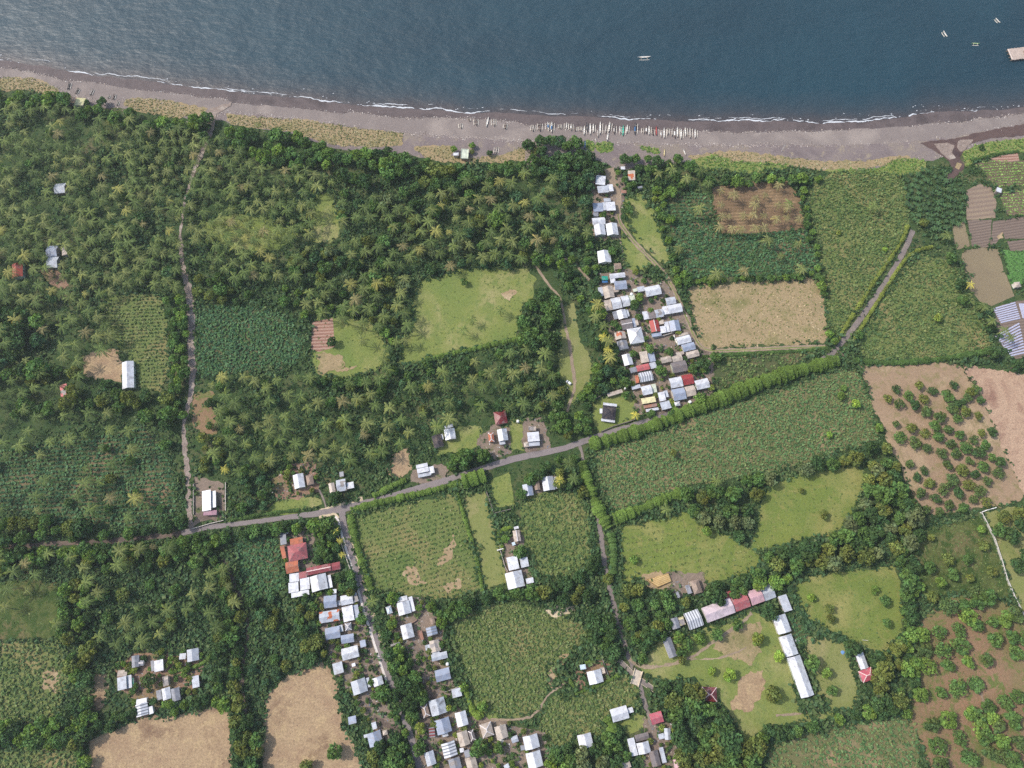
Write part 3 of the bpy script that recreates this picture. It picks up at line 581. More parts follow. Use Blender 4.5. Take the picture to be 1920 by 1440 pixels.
# stream of dark water at the right
STREAM = [(1725,268),(1790,259),(1850,246),(1920,232),(1990,218),(1990,244),(1920,254),(1860,259),(1822,268),(1806,284),(1800,296),(1807,306),(1808,318),(1796,328),(1779,346),(1768,340),(1784,318),(1780,302),(1764,290),(1748,280)]
sheet('stream', STREAM, G_mud, 5, .8)
sheet('gravel_bar', [(1752,270),(1775,266),(1790,272),(1785,286),(1792,296),(1780,298),(1766,288)], G_creek, 6, .7)
sheet('gravel_bar', [(1800,262),(1825,262),(1812,276),(1802,284),(1794,275)], G_creek, 6, .7)
sheet('gravel_bar', [(1795,305),(1803,308),(1798,318),(1791,314)], G_dryfield, 6, .5)
sheet('creek_mouth', [(378,213),(395,203),(420,196),(436,190),(432,198),(420,206),(402,216),(392,222)], G_creek, 6, .8)
sheet('gravel_bar', [(985,285),(1005,270),(1020,262),(1018,275),(1000,290),(990,320),(982,318)], G_creek, 5, .8)
ROADS_ALL = [(ROAD, 9), (SIDE, 10), (LANE, 7), (DIRTW, 7), (VTRACK, 6), (CTRACK, 5), (CREEK[8:13], 9), (BACKL, 5), (CREEK[12:], 5), (CREEK[:9], 5), ([(1410,1150),(1345,1198),(1275,1242),(1195,1248)], 5), ([(1160,1238),(1190,1268),(1224,1292)], 12), ([(1066,1276),(1025,1305),(998,1345),(920,1348)], 4), ([(598,918),(612,955)], 4), ([(1058,484),(1090,510),(1105,525)], 4)]
# ------------------------------------------------------------------ crop plants, weeds and tufts as ground cover
M_leaf = leaf_mat('crop_leaf', .15, .25)
CROPS = {  # colour list, leaf size, height, leaves per plant
 'cass': ([lin(72,112,68), lin(62,100,62), lin(86,122,74), lin(78,112,56)], .85, 1.0, 4),
 'cassgap': ([lin(92,124,68), lin(80,114,60), lin(104,130,74), lin(112,126,68)], .75, .8, 4),
 'maize': ([lin(94,116,58), lin(82,106,50), lin(108,124,66), lin(122,128,74)], .7, .9, 4),
 'maizegap': ([lin(94,118,56), lin(82,108,48), lin(112,126,64), lin(130,132,78)], .65, .7, 3),
 'mixed': ([lin(94,118,58), lin(84,108,52), lin(108,124,64), lin(76,102,52), lin(120,126,68)], .8, .9, 4),
 'dry': ([lin(170,142,114), lin(156,126,102), lin(182,156,124), lin(142,112,92)], .5, .05, 2),
 'dryg': ([lin(168,150,112), lin(150,138,88), lin(112,118,60), lin(128,126,70), lin(180,160,120)], .6, .22, 3),
 'tuft': ([lin(106,124,60), lin(98,118,54), lin(122,130,68), lin(92,114,52)], .65, .13, 2),
 'tuftrow': ([lin(110,124,60), lin(100,116,54), lin(124,130,66)], .75, .22, 3),
 'dune': ([lin(146,140,98), lin(126,124,76), lin(160,152,112), lin(110,112,64)], .6, .35, 3),
 'low': ([lin(104,138,52), lin(92,124,46), lin(120,148,62), lin(80,112,44)], .7, .4, 4),
 'veg': ([lin(128,158,72), lin(112,144,62), lin(142,168,84)], .6, .3, 5),
 'grass': ([lin(86,126,62), lin(78,118,56), lin(96,134,70)], .55, .4, 3),
 'weed': ([lin(62,90,46), lin(74,98,50), lin(54,80,42), lin(88,106,56), lin(68,100,60)], 1.05, .9, 4),
}
COVERLAB = {'cass': ('cassava_plants', 'dark green cassava plants covering', 'crop plants'), 'cassgap': ('cassava_plants', 'cassava plants with gaps of bare soil covering', 'crop plants'),
 'maize': ('maize_plants', 'dense olive green maize plants covering', 'crop plants'), 'maizegap': ('maize_plants', 'patchy maize plants in rows covering', 'crop plants'),
 'mixed': ('field_crop', 'mottled green bean and weed cover over', 'crop plants'), 'dry': ('dry_stalks', 'dry tan stalks strewn over', 'dry stalks'), 'dryg': ('dry_stalks', 'dry maize stalks and green weeds over', 'dry stalks'),
 'tuft': ('grass', 'grass tufts and weeds growing over', 'grass'), 'tuftrow': ('grass', 'rows of grassy tufts growing over', 'grass'), 'dune': ('beach_scrub', 'low dry beach scrub covering', 'scrub'),
 'low': ('creeping_vines', 'bright green creeping vines covering', 'ground cover'), 'veg': ('vegetable_rows', 'bright green vegetable rows covering', 'crop plants'), 'grass': ('rice_plants', 'vivid green young rice covering', 'crop plants')}
PLACE = {'orchard':'the pale soil orchard','scrubd':'the grey sand right of the boats','scrube':'the sand around the grey beach hut','pasture':'the large open pasture west of the grass track','lawnw':'the lawn around the dark pit and small tilled plot','glade':'the narrow glade between palm groves','cassw':'the blue-green plot just right of the dry creek',
 'maizew':'the plot behind the long white shed','rowsw':'the rowed plot left of the dry creek above the dirt road','northeast':'the field left of the diagonal road','east':'the triangular field right of the diagonal road','palmstub':'the brown palm dotted plot near the beach',
 'cassn':'the dark green plot below the brown palm plot','strip':'the small strip left of the brown palm plot','dryfield':'the pale dry field right of the dense village','wedge':'the wedge between village track and asphalt road','bigcass':'the big field under the thick roadside hedge',
 'tangle':'the pinkish fallow right of the orchard','meadowe':'the olive meadow ringed by trees','olive':'the olive field right of the lane','field19':'the hollow plot left of the lane','cross':'the striped field at the road junction',
 'grassstrip':'the pale grass strip beside the striped field','plota':'the small walled plot beside the road','maizes':'the large field right of the southern village','maizesb':'the field around the walled house by the lane','drybrown':'the bare brown field left of the southern village',
 'drybrownw':'the brown field below the hamlet','cropw':'the field at the left edge with a sandy hole','palmgrass':'the shaded grass plot with scattered palms','cropsw':'the corner plot at the bottom left','meadows':'the broad meadow behind the white school wing',
 'school':'the school yard','schoole':'the tawny lawn between school and red pyramid roof','schoolgarden':'the small garden behind the school wing','southeast':'the patchy field along the bottom edge','redorchard':'the red soil orchard',
 'bushes':'the bushy fallow left of the white boundary wall','rightedge':'the waste ground right of the white boundary wall','scruba':'the beach top at the left edge','scrubb':'the beach left of the creek mouth','scrubc':'the beach right of the creek mouth',
 'patcha':'the sand under the blue pole boat','patchb':'the sand below the longest white boat','patchc':'the sand behind the red boat','vinebank':'the bank below the grey sand','vinebankb':'the bank left of the dark stream','river_bank':'the bank right of the dark stream',
 'vega':'the upper striped field by the white hut','vegb':'the lower striped field by the white hut','paddy':'the emerald plot at the right edge','clearing':'the pale clearing around the parked white car','villagegreen':'the green right of the village track','greend':'the green left of the village track',
 'swlawn':'the grass beside the road bend','casssw':'the dark plot left of the walled red roofs','lawnp':'the grass below the black roofed house','eastlawn':'the grass right of the maroon roof','goats':'the small green by the tan hip roofs','lawng':'the grass plot below the white lane house','palmfloor':'the lit gap in the northern palm grove',
 'dryspot':'the dry spot among the lower palms','hamletspot':'the dry strip left of the hamlet','shedspot':'the dry corner left of the long white shed'}
def soft(c, k=.82):
    g = (c[0]+c[1]+c[2])/3; return tuple(g+(v-g)*k for v in c[:3])+(1.0,)
for _k, (_c, *_r) in list(CROPS.items()): CROPS[_k] = ([soft(x) for x in _c], *_r)
def plants(P, kind, rng, hscale=1.0):
    cols, size, hgt, nl = CROPS[kind]; n = len(P); cols = np.array(cols)
    PP = np.repeat(P, nl, 0); k = len(PP)
    sc = np.repeat(rng.uniform(.7, 1.35, n), nl)
    PP = PP + np.stack([rng.normal(size=k)*size*.42, rng.normal(size=k)*size*.42, rng.uniform(.15, 1, k)*hgt*hscale*sc], 1)
    tl = .2 if hgt < .1 else .5
    N = norm(np.stack([rng.normal(size=k)*tl, rng.normal(size=k)*tl, np.ones(k)], 1))
    C = cols[rng.integers(0, len(cols), n)]; C = np.repeat(C, nl, 0)*rng.uniform(.8, 1.2, (k, 1)); C[:, 3] = 1
    return leaf_quads(PP, N, size*sc*rng.uniform(.7, 1.25, k), rng.uniform(.8, 1.3, (k, 1)), rng), C
def grid_points(poly, sp, rowang, keep, rng):
    W = atn(poly); a = R(rowang or rng.uniform(0, 90)); ca, sa = math.cos(a), math.sin(a)
    U = np.stack([W[:,0]*ca+W[:,1]*sa, -W[:,0]*sa+W[:,1]*ca], 1); lo, hi = U.min(0), U.max(0)
    su, sv = (sp*.8, sp*1.75) if rowang is not None else (sp, sp)
    uu, vv = np.meshgrid(np.arange(lo[0], hi[0], su), np.arange(lo[1], hi[1], sv)); uu = uu.ravel(); vv = vv.ravel()
    jit = .35 if rowang is None else .2
    uu = uu + rng.normal(size=len(uu))*su*.45; vv = vv + rng.normal(size=len(vv))*sv*jit*(.5 if rowang is not None else 1) + (.8*hnoise(uu*.05, 3) if rowang is not None else 0)
    P = np.stack([uu*ca-vv*sa, uu*sa+vv*ca, np.zeros(len(uu))], 1)
    nz = hnoise(P[:,0]*.11 + 3*hnoise(P[:,1]*.07, 5), 1) + hnoise(P[:,1]*.13 + 3*hnoise(P[:,0]*.06, 8), 2)
    P = P[(nz*.5 + rng.uniform(-.5, .5, len(P)) + .5) < keep*1.15 + (keep-.5)*.8]
    return P[inpoly(topx(P), poly)]
# ------------------------------------------------------------------ houses
RC = {'W': lin(216,217,222), 'L': lin(188,192,200), 'G': lin(144,145,152), 'B': lin(156,165,184), 'T': lin(196,182,168), 'T2': lin(158,136,120), 'D': lin(62,58,64), 'G2': lin(128,120,120),
      'R': lin(172,62,54), 'R2': lin(160,74,60), 'R3': lin(150,70,74), 'R4': lin(190,92,104), 'R5': lin(172,96,98), 'P': lin(206,164,170), 'PW': lin(216,196,202), 'PK': lin(206,110,110), 'O': lin(188,112,84),
      'M': lin(120,42,44), 'S': lin(92,100,116), 'C': lin(226,214,166), 'BR': lin(158,112,90), 'Y': lin(196,190,138), 'OR': lin(206,160,122), 'TE': lin(26,150,126), 'BL': lin(40,110,170), 'PB': lin(196,212,222), 'PL': lin(150,104,122), 'GY': lin(206,212,190), 'MR': lin(160,62,62)}
M_roof = obj_mat('roof_sheet', .42, .0, .5, .05, stain=lin(150,142,138))
M_stained = obj_mat('roof_sheet_stained', .5, .0, .4, .08, stain=lin(96,92,92))
M_stripe = obj_mat('roof_sheet_striped', .5, 0, .4, .05, stripes=(1.5, lin(128,130,136)))
M_rust = obj_mat('roof_sheet_rusty', .6, 0, .3, .1, patches=(lin(196,112,76), .55))
M_patch = obj_mat('roof_sheet_patched', .55, 0, .3, .12, patches=(lin(160,152,148), .5))
M_tile = obj_mat('roof_tile', .75, 0, .25, .13, stain=lin(130,112,100), scale=.9)
M_conc2 = obj_mat('concrete', .9, 0, .2, .08, seams=False, stain=lin(140,130,122))
M_wall = obj_mat('house_wall', .9, 0, .2, .06, seams=False, stain=lin(150,140,130), scale=.4)
M_trim = obj_mat('ridge_trim', .6, 0, .4, .03, seams=False)
M_glass = obj_mat('window_glass', .15, 0, .6, .03, seams=False)
WALLC = [lin(196,188,172), lin(176,170,160), lin(206,200,190), lin(168,148,128), lin(186,192,176), lin(150,140,132)]
MATOF = {'W': M_roof, 'L': M_roof, 'B': M_roof, 'G': M_stained, 'S': M_roof, 'D': M_tile, 'PW': M_roof, 'P': M_roof, 'R4': M_roof, 'R5': M_roof, 'PK': M_stained, 'R3': M_roof, 'M': M_roof, 'R': M_stained, 'R2': M_tile, 'O': M_tile, 'T': M_tile, 'T2': M_tile, 'G2': M_tile, 'PB': M_roof, 'C': M_stained}
def box_of(cx, cy, L, Wd, ang, z):
    """photo-pixel rectangle on the plane z -> world centre, length, width, yaw"""
    a = R(ang); dx, dy = math.cos(a)*L/2, -math.sin(a)*L/2; ex, ey = math.sin(a)*Wd/2, math.cos(a)*Wd/2
    c = at(cx, cy, z); p, q = at(cx-dx, cy-dy, z), at(cx+dx, cy+dy, z); r, s_ = at(cx-ex, cy-ey, z), at(cx+ex, cy+ey, z)
    v = q - p
    n = Vector((-v.y, v.x, 0)).normalized(); wd = abs((s_-r).dot(n))
    return c, v.length, max(wd, .6), math.atan2(v.y, v.x)
def roof_mesh(kind, L, W, rise, over=.35, th=.14, slope=1):
    m = MB(); l, w = L/2, W/2
    if kind == 'g':
        vs = [(-l,-w,0),(l,-w,0),(l,w,0),(-l,w,0),(-l,0,rise),(l,0,rise)]
        m.faces(vs + [(x,y,z-th) for x,y,z in vs], [(0,1,5,4),(2,3,4,5),(7,6,10,11),(9,8,11,10),(0,6,7,1),(2,8,9,3),(0,4,10,6),(4,3,9,10),(1,7,11,5),(5,11,8,2)])
    elif kind == 'h':
        r = max(l-w, .25) if l > w else .25
        if l > w: a, b = (-(l-w*.95),0,rise), ((l-w*.95),0,rise)
        else: a, b = (-.12,0,rise), (.12,0,rise)
        vs = [(-l,-w,0),(l,-w,0),(l,w,0),(-l,w,0),a,b,(-l,-w,-th),(l,-w,-th),(l,w,-th),(-l,w,-th)]
        m.faces(vs, [(0,1,5,4),(2,3,4,5),(1,2,5),(3,0,4),(0,6,7,1),(1,7,8,2),(2,8,9,3),(3,9,6,0),(6,9,8,7)])
    elif kind == 'f':
        m.box(-l,-w,-th,l,w,0); 
        for x0,y0,x1,y1 in ((-l,-w,l,-w+.18),(-l,w-.18,l,w),(-l,-w+.18,-l+.18,w-.18),(l-.18,-w+.18,l,w-.18)): m.box(x0,y0,.0,x1,y1,.35)
    else:
        z0, z1 = (rise, 0) if slope > 0 else (0, rise)
        vs = [(-l,-w,z0),(l,-w,z0),(l,w,z1),(-l,w,z1)]
        m.faces(vs+[(x,y,z-th) for x,y,z in vs], [(0,1,2,3),(7,6,5,4),(0,4,5,1),(1,5,6,2),(2,6,7,3),(3,7,4,0)])
    return m
BOX_R = []        # (centre px, radius px) for keeping plants off roofs
HR = random.Random(11)
def house(name, label, items, cat='house', group=None, walls=True):
    """items: (cx, cy, length along ridge px, width px, angle deg, roof type g/h/s/f, colour, [flags r ridge caps, S striped, P patched, X stained])"""
    first = items[0]; base = at(first[0], first[1], 3.0); base.z = 0
    root = tag(empty(name, base), label, cat, group)
    wallc = HR.choice(WALLC)
    for k, it in enumerate(items):
        cx, cy, L, Wd, ang, ty, colr = it[:7]; fl = it[7] if len(it) > 7 else ''
        z = (3.1 if k == 0 else 2.7) + HR.uniform(-.12, .12) - .045*k
        if Wd < 9 or L < 9: z -= .35
        c, Lw, Ww, yaw = box_of(cx, cy, L, Wd, ang, z)
        rise = {'g': Ww*.5*.40, 'h': min(Ww, Lw)*.5*.50, 's': min(.12*Ww, .6), 'f': 0}[ty]
        mat = MATOF.get(colr, M_roof)
        if 'S' in fl: mat = M_stripe
        if 'P' in fl: mat = M_patch
        if 'O' in fl: mat = M_rust
        if 'X' in fl: mat = M_stained
        base_c = RC[colr]; jt = HR.uniform(.93, 1.05); base_c = tuple(v*jt for v in base_c[:3]) + (1,)
        rm = roof_mesh(ty, Lw, Ww, rise)
        o = link('roof' if ty != 'f' else 'roof_slab', rm.mesh('roof', mat), root, (c - base), yaw, base_c)
        if 'r' in fl and ty in 'gh':
            m = MB(); l, w_ = Lw/2, Ww/2
            if ty == 'g': m.bar((-l,0,rise+.05), (l,0,rise+.05), .5, .1)
            else:
                q = (l-w_*.95) if l > w_ else .12
                m.bar((-q,0,rise+.05),(q,0,rise+.05),.4,.1)
                for sx in (-1,1):
                    for sy in (-1,1): m.bar((sx*q,0,rise+.04),(sx*l,sy*w_,.05),.38,.1)
            link('ridge_cap', m.mesh('ridge_cap', M_trim), o, (0,0,0), 0, lin(214,206,204) if colr not in ('R3','M','R5','R4') else lin(226,196,190))
        if walls:
            mw_ = MB(); l, w_ = max(Lw/2-.35, .2), max(Ww/2-.35, .2); zt = -.16; zb = -z
            if ty == 'g':
                rr = rise*(w_/(Ww/2)) - .0
                vs = [(-l,-w_,zb),(l,-w_,zb),(l,w_,zb),(-l,w_,zb),(-l,-w_,zt+rise-rr),(l,-w_,zt+rise-rr),(l,w_,zt+rise-rr),(-l,w_,zt+rise-rr),(-l,0,rise-.16),(l,0,rise-.16)]
                mw_.faces(vs, [(0,1,5,4),(1,2,6,9,5),(2,3,7,6),(3,0,4,8,7)])
            else:
                zz = -.15 if ty != 's' else -.14
                vs = [(-l,-w_,zb),(l,-w_,zb),(l,w_,zb),(-l,w_,zb),(-l,-w_,zz),(l,-w_,zz),(l,w_,zz),(-l,w_,zz)]
                mw_.faces(vs, [(0,1,5,4),(1,2,6,5),(2,3,7,6),(3,0,4,7),(4,5,6,7)])
            wo = link('wall', mw_.mesh('wall', M_wall), root, (c - base), yaw, wallc)
            if k == 0 and Lw > 3.5 and Ww > 3.0 and ty != 'f':
                d = MB(); d.box(-.45, -w_-.05, zb, .45, -w_-.003, zb+2.0); link('door', d.mesh('door', M_trim), wo, (0,0,0), 0, lin(96,70,52))
                for sx in (-1, 1):
                    if l > 1.9:
                        xx = sx*l*.6; d = MB(); d.box(xx-.5, -w_-.05, zb+.95, xx+.5, -w_-.004, zb+1.95); link('window', d.mesh('window', M_glass), wo, (0,0,0), 0, lin(46,56,64))
        BOX_R.append((cx, cy, L, Wd, ang))
    return root
def simple_tank(px, py, r, label):
    c = at(px, py, 2.2); root = tag(empty('water_tank', (c.x, c.y, 0)), label, 'water tank')
    m = MB(); m.tube([(0,0,1.6),(0,0,1.7),(0,0,2.9),(0,0,3.2),(0,0,3.3)], [r*.96,r,r,r*.7,r*.25], 14); link('tank', m.mesh('tank', M_trim), root, color=lin(226,224,220))
    m = MB(); m.box(-r*.8,-r*.8,0,r*.8,r*.8,1.6); link('plinth', m.mesh('plinth', M_conc2), root, color=lin(168,158,148))
    BOX_R.append((px, py, r*6, r*6, 0))
# ---- hamlet strip by the beach
house('shed', 'whitish flat shed topmost on the left of the village track', [(1126,338,18,18,-6,'s','W','X')], 'shed')
house('house', 'pale house half grey half white sheet just below the topmost shed', [(1130.5,355,20,14,5,'s','L'),(1144.5,352.5,10,14,5,'s','W')])
house('house', 'long house of blue grey sheets with white right end beside the village track', [(1145,387,17,17,3,'s','W'),(1121,389,18,17,3,'s','B'),(1133,387,7,16,3,'s','L'),(1138.5,375,13,7,3,'s','L')])
house('house', 'low white gable house above the twin white gables', [(1122.5,414.5,24,13,5,'g','W')])
house('shed', 'tiny grey shed above the twin white gables', [(1117,402,10,8,0,'s','G')], 'shed')
house('house', 'left one of the twin white gables side by side', [(1124.7,431,20,20,99,'g','W')])
house('house', 'right one of the twin white gables side by side', [(1147.6,430,22,21,99,'g','W')])
house('house', 'lone white gable among trees between twin gables and dense village', [(1133,481.5,22,24,98,'g','W')])
house('hut', 'small brown thatched hut beside the lone white gable', [(1158,499,13,11,5,'g','T2')], 'hut')
house('house', 'rust stained pale roof by the trees right of the track head', [(1184,329,18,13,92,'s','T','O')])
house('shed', 'small white roof corner under the trees at the track head', [(1168,315,8,6,0,'s','W')], 'shed')
house('shed', 'brown lean-to at the right edge of the track bend', [(1169.5,359.5,10,6,2,'s','BR')], 'shed')
house('shed', 'grey lean-to under trees right of the rust stained roof', [(1200,351,9,4,10,'s','G')], 'shed')
# ---- dense village
house('house', 'white corner house of two wings at the top of the dense village', [(1157.5,516.5,29,9,6,'g','W'),(1148.5,523.5,14,9,100,'s','W')])
house('house', 'blue grey gable with a dark seam below the white corner house', [(1163.5,534.5,23,16,5,'g','B')])
house('shelter', 'turquoise and blue tarpaulin shelter at the top left of the village', [(1134,521.5,12,8,0,'s','TE'),(1134,528,11,4,0,'s','BL')], 'shelter')
house('house', 'tan gable with lilac lean-to at the left edge of the village', [(1141,548,22,19,103,'g','T'),(1126.5,547,17,8,103,'s','L'),(1154,543,10,10,10,'s','T')])
house('house', 'long white house with tan left end under the tan gable', [(1155.5,568.5,18,21,11,'g','W'),(1172.5,564.5,14,20,11,'g','W'),(1185,561.5,12,17,11,'f','GY'),(1140,572.5,20,13,104,'s','T')])
simple_tank(1184, 552, 1.0, 'round white tank on the end of the long white house')
house('house', 'white and grey gable with dark lean-to between long white house and grey roof', [(1166.5,589.5,17,17,106,'g','W'),(1154,591,15,9,106,'s','G'),(1175,587.5,13,8,106,'s','L')])
house('house', 'weathered dark grey gable with pale ridge left of the white hip roof', [(1175,608,20,18,11,'g','G2','r'),(1189,605,17,6,101,'s','B')])
house('hut', 'small tan lean-to above the white hip roof', [(1194,605,10,5,105,'s','T')], 'hut')
house('house', 'large white hip roof in the middle of the village', [(1192,629,29,27,104,'h','W','r')])
house('house', 'long white house with a pale green lean-to along the top of the village', [(1224,545,29,18,12,'g','W'),(1202,542,14,10,12,'s','L'),(1191,544,8,6,12,'s','GY')])
house('house', 'tan and white gable beside the village track bend', [(1257.5,564,18,13,10,'g','L')])
house('house', 'long bright white gable against the village track', [(1265,578.5,27,16,10,'g','W'),(1247.5,582,9,16,10,'s','W')])
house('house', 'patchwork row of white, dark and ribbed sheets left of the long bright gable', [(1236,587.5,15,15,10,'g','L','P'),(1222.5,591,13,14,10,'s','G2'),(1210.5,591.5,10,16,10,'s','W')])
house('house', 'rust red gable with pale ridge in the village middle', [(1227.5,611.5,22,17,103,'g','R','r'),(1231,627.5,18,7,11,'s','B'),(1243,618,13,11,101,'s','W')])
house('house', 'pale blue gable with white side strip right of the rust red gable', [(1265,611,20,19,102,'g','B'),(1250.5,613,20,8,102,'s','W'),(1240,604,8,9,102,'s','T')])
house('house', 'gable with orange rust stripes left of the white hip roof', [(1163,629,14,20,104,'g','T','O')])
house('house', 'grey patched gable below the orange striped gable', [(1167.5,647,17,19,104,'g','G','P')])
house('house', 'small white gable under trees left of the tan and blue roof', [(1176.7,674.6,21,17,105,'g','W')])
house('house', 'mottled tan roof joined to a blue sheet roof', [(1207.5,669.5,21,14,103,'s','T'),(1221,670,17,13,103,'s','B')])
house('house', 'pinkish red gable squeezed above the ribbed white roof', [(1205.5,689,24,11,12,'g','PK'),(1187.5,693.5,13,10,14,'s','G'),(1224.5,685,12,12,14,'s','L')])
house('house', 'ribbed white gable with dark stripes and an orange end', [(1211,706,25,18,11,'g','W','S'),(1194.5,711,14,6,101,'s','O')])
house('house', 'white gable with tan strip beside the kink of the village track', [(1282,637,26,14,14,'g','W'),(1281.5,626.5,17,5,14,'s','T')])
house('house', 'blue grey gable directly below the white gable with tan strip', [(1291,650.5,24,14,14,'g','B')])
house('house', 'tan gable lowest of the stack at the track junction', [(1298.7,664,23,12,14,'g','T')])
house('house', 'small tan gable left of its tan twin in the village yard', [(1249,674,19,11,12,'g','T')])
house('house', 'tan gable with paler annex right of the small tan gable', [(1269.5,672,19,11,11,'g','T'),(1275,662.5,15,6,11,'s','T')])
house('house', 'big grey brown weathered gable in the lower village', [(1273.5,687.5,28,20,11,'g','G2')])
house('house', 'large white gable joined to the red roof in the lower village', [(1267.5,717,23,19,11,'g','W')])
house('house', 'large blue grey gable under the large white gable', [(1273,739,24,22,11,'g','B')])
house('house', 'bright red roof with pale streaks in the lower village', [(1289.6,711.5,20,19,11,'g','MR','X')])
house('house', 'tan gable under the bright red roof', [(1294.5,733,18,19,11,'g','T')])
house('house', 'white gable at the right end of the lower village', [(1316.5,720,25,18,13,'g','W')])
house('hut', 'tiny pale hip hut at the foot of the large blue grey gable', [(1270,757,10,8,10,'h','L','r')], 'hut')
simple_tank(1293.5, 754, 1.0, 'round white tank in the yard near the roadside hedge')
house('house', 'white slab roof stepped above a pale one beside the cream roof', [(1241,743.5,17,12,104,'s','W'),(1249,738.6,13,7,104,'s','L'),(1248,760,18,15,14,'s','L')])
house('house', 'white gable with greenish right strip above the cream roof', [(1212.5,731.5,19,17,12,'g','W'),(1226.5,728,16,8,102,'s','GY'),(1192.5,725.8,17,7,16,'s','L')])
house('house', 'cream roof with rust brown and white strips at the bottom left of the village', [(1216,750.5,26,11,10,'s','C'),(1219.5,761,25,6,10,'s','BR'),(1223,768,24,5,10,'s','W')])
house('house', 'dark grey hip roof with white eaves on a lawn beside the village', [(1142,773.5,25,25,-7,'h','D'),(1143.7,758.5,26,5,-7,'s','W'),(1140,788.5,26,5,-7,'s','W'),(1127,770.5,9,5,90,'s','W')])
house('shed', 'long narrow tan shed above the dark grey hip roof', [(1153,736.7,29,7,17,'s','T')], 'shed')
simple_tank(1172, 728.5, .6, 'small white tank right of the long narrow shed')
# ---- houses along the middle road
house('house', 'white gable with grey back lean-to right of the black roof', [(843.6,814,20,20,99,'g','W'),(841.6,799.5,16,6,14,'s','L')])
house('house', 'black gable house with a small white lean-to', [(820.6,827,23,18,105,'g','D'),(828.5,819,10,5,100,'s','W')])
house('house', 'maroon hip roofed house above the pale blue gable', [(938.4,782.6,24,23,101,'h','M')])
house('house', 'pale blue gable house below the maroon hip roof', [(942.5,815.5,22,18,99,'g','L'),(941.8,830,11,7,8,'s','L')])
house('shed', 'small orange tiled shed beside the pale blue gable', [(921,820,17,10,97,'h','O','r')], 'shed')
house('house', 'white square house with a pale lower strip right of the road curve', [(1000,819,22,18,5,'s','W'),(1001.4,832.3,21,8,5,'s','L'),(987,833.5,9,9,8,'h','T')])
house('shed', 'unfinished concrete block room above the white square house', [(998,803.6,14,8,0,'f','T','P')], 'shed')
simple_tank(971, 790, .9, 'round white tank right of the maroon roof')
house('house', 'white house of three stepped strips touching the asphalt road', [(793,881.5,22,9,12,'s','W'),(791,873.2,22,7,12,'s','W'),(796,890,25,7,12,'s','L','X'),(809,881,13,10,102,'s','W')])
house('house', 'white gable on bare earth left of the small brown hip roof', [(560.5,902,26,20,99,'g','W')])
house('shed', 'small brown hip roofed shed right of the white gable', [(581,899.5,18,13,100,'h','T2')], 'shed')
house('house', 'cluster of stained white and grey roofs near the road junction', [(640,910,18,22,12,'g','L','P'),(622.5,914.5,18,11,100,'g','T','X'),(657,910,13,12,12,'s','W'),(640.5,889,9,8,95,'s','G')])
house('house', 'bright white flat roofed house with a plum awning at the creek end', [(387.5,938.5,38,17,91,'s','W'),(400.5,936,31,9,91,'s','W'),(394,961.5,25,9,3,'s','PL')])
house('shed', 'long white gabled shed standing beside the left maize plot', [(240,703,50,22,91,'g','W')], 'shed')
house('house', 'old red and white striped roof among trees at the left', [(120,734,26,14,96,'s','PK','P')])
house('house', 'upper blue roof of the pair at the left edge of the palm grove', [(98,471,20,20,3,'g','B')])
house('house', 'lower white roof of the pair at the left edge of the palm grove', [(99,492,20,20,3,'g','L')])
house('shed', 'small tan shed right of the blue and white pair', [(121,471,14,10,92,'s','T')], 'shed')
house('house', 'whitish roof half hidden by palms in the upper left grove', [(113,353,20,18,5,'g','L')])
house('house', 'dark rust red roof at the left edge of the photo', [(32.5,507,26,20,91,'g','R2','X')])
house('house', 'grey white hut on the dark sand between two small trees', [(871.4,288.5,18,14,86,'f','GY')], 'hut')
house('shed', 'tiny white roof left of the grey beach hut', [(855,289,10,6,0,'s','W')], 'shed')
house('pavilion', 'pale orange roofed pavilion on the upper left beach', [(132,187.5,20,12,-3,'s','OR')], 'pavilion')
house('pavilion', 'pale yellow roofed pavilion beside the orange one', [(150,191,17,15,-3,'s','Y')], 'pavilion')
# ---- hamlet at the lower left
house('house', 'grey gable with a small crossing porch at the top of the hamlet', [(254,1240,22,14,92,'g','G'),(264,1243,11,10,2,'g','G','r')])
house('house', 'bright white roof with grey left strip in the hamlet', [(298,1248,21,18,93,'s','W'),(286,1248.5,20,6,94,'s','G')])
house('house', 'pale tan and grey gable at the upper right of the hamlet', [(361.7,1228,23,22,93,'g','L'),(342.5,1230.5,12,11,5,'s','L')])
house('house', 'rust streaked white roof with teal edge at the left of the hamlet', [(229,1281,24,18,93,'s','L','X'),(229.5,1262,18,11,5,'s','T'),(242.5,1278,24,10,93,'s','L'),(249,1279,16,3,92,'s','TE')])
house('house', 'weathered white roof at the right of the hamlet under banana plants', [(367,1278,22,14,95,'s','L','X')])
house('house', 'white gable with grey left lean-to near the hamlet middle', [(312,1300.5,22,16,98,'g','W'),(298.5,1303,18,10,98,'s','G')])
house('house', 'grey gable with pale left slope right of the white hamlet gable', [(329.5,1302,24,16,98,'g','G')])
house('shed', 'roofless concrete room above the hamlet gables', [(311,1277,18,10,95,'f','T','P')], 'shed')
house('house', 'ribbed white and grey gable at the bottom of the hamlet', [(266,1330.5,23,23,96,'g','W','S'),(265.5,1314.5,20,9,12,'s','W'),(283,1331.5,14,9,100,'s','W')])
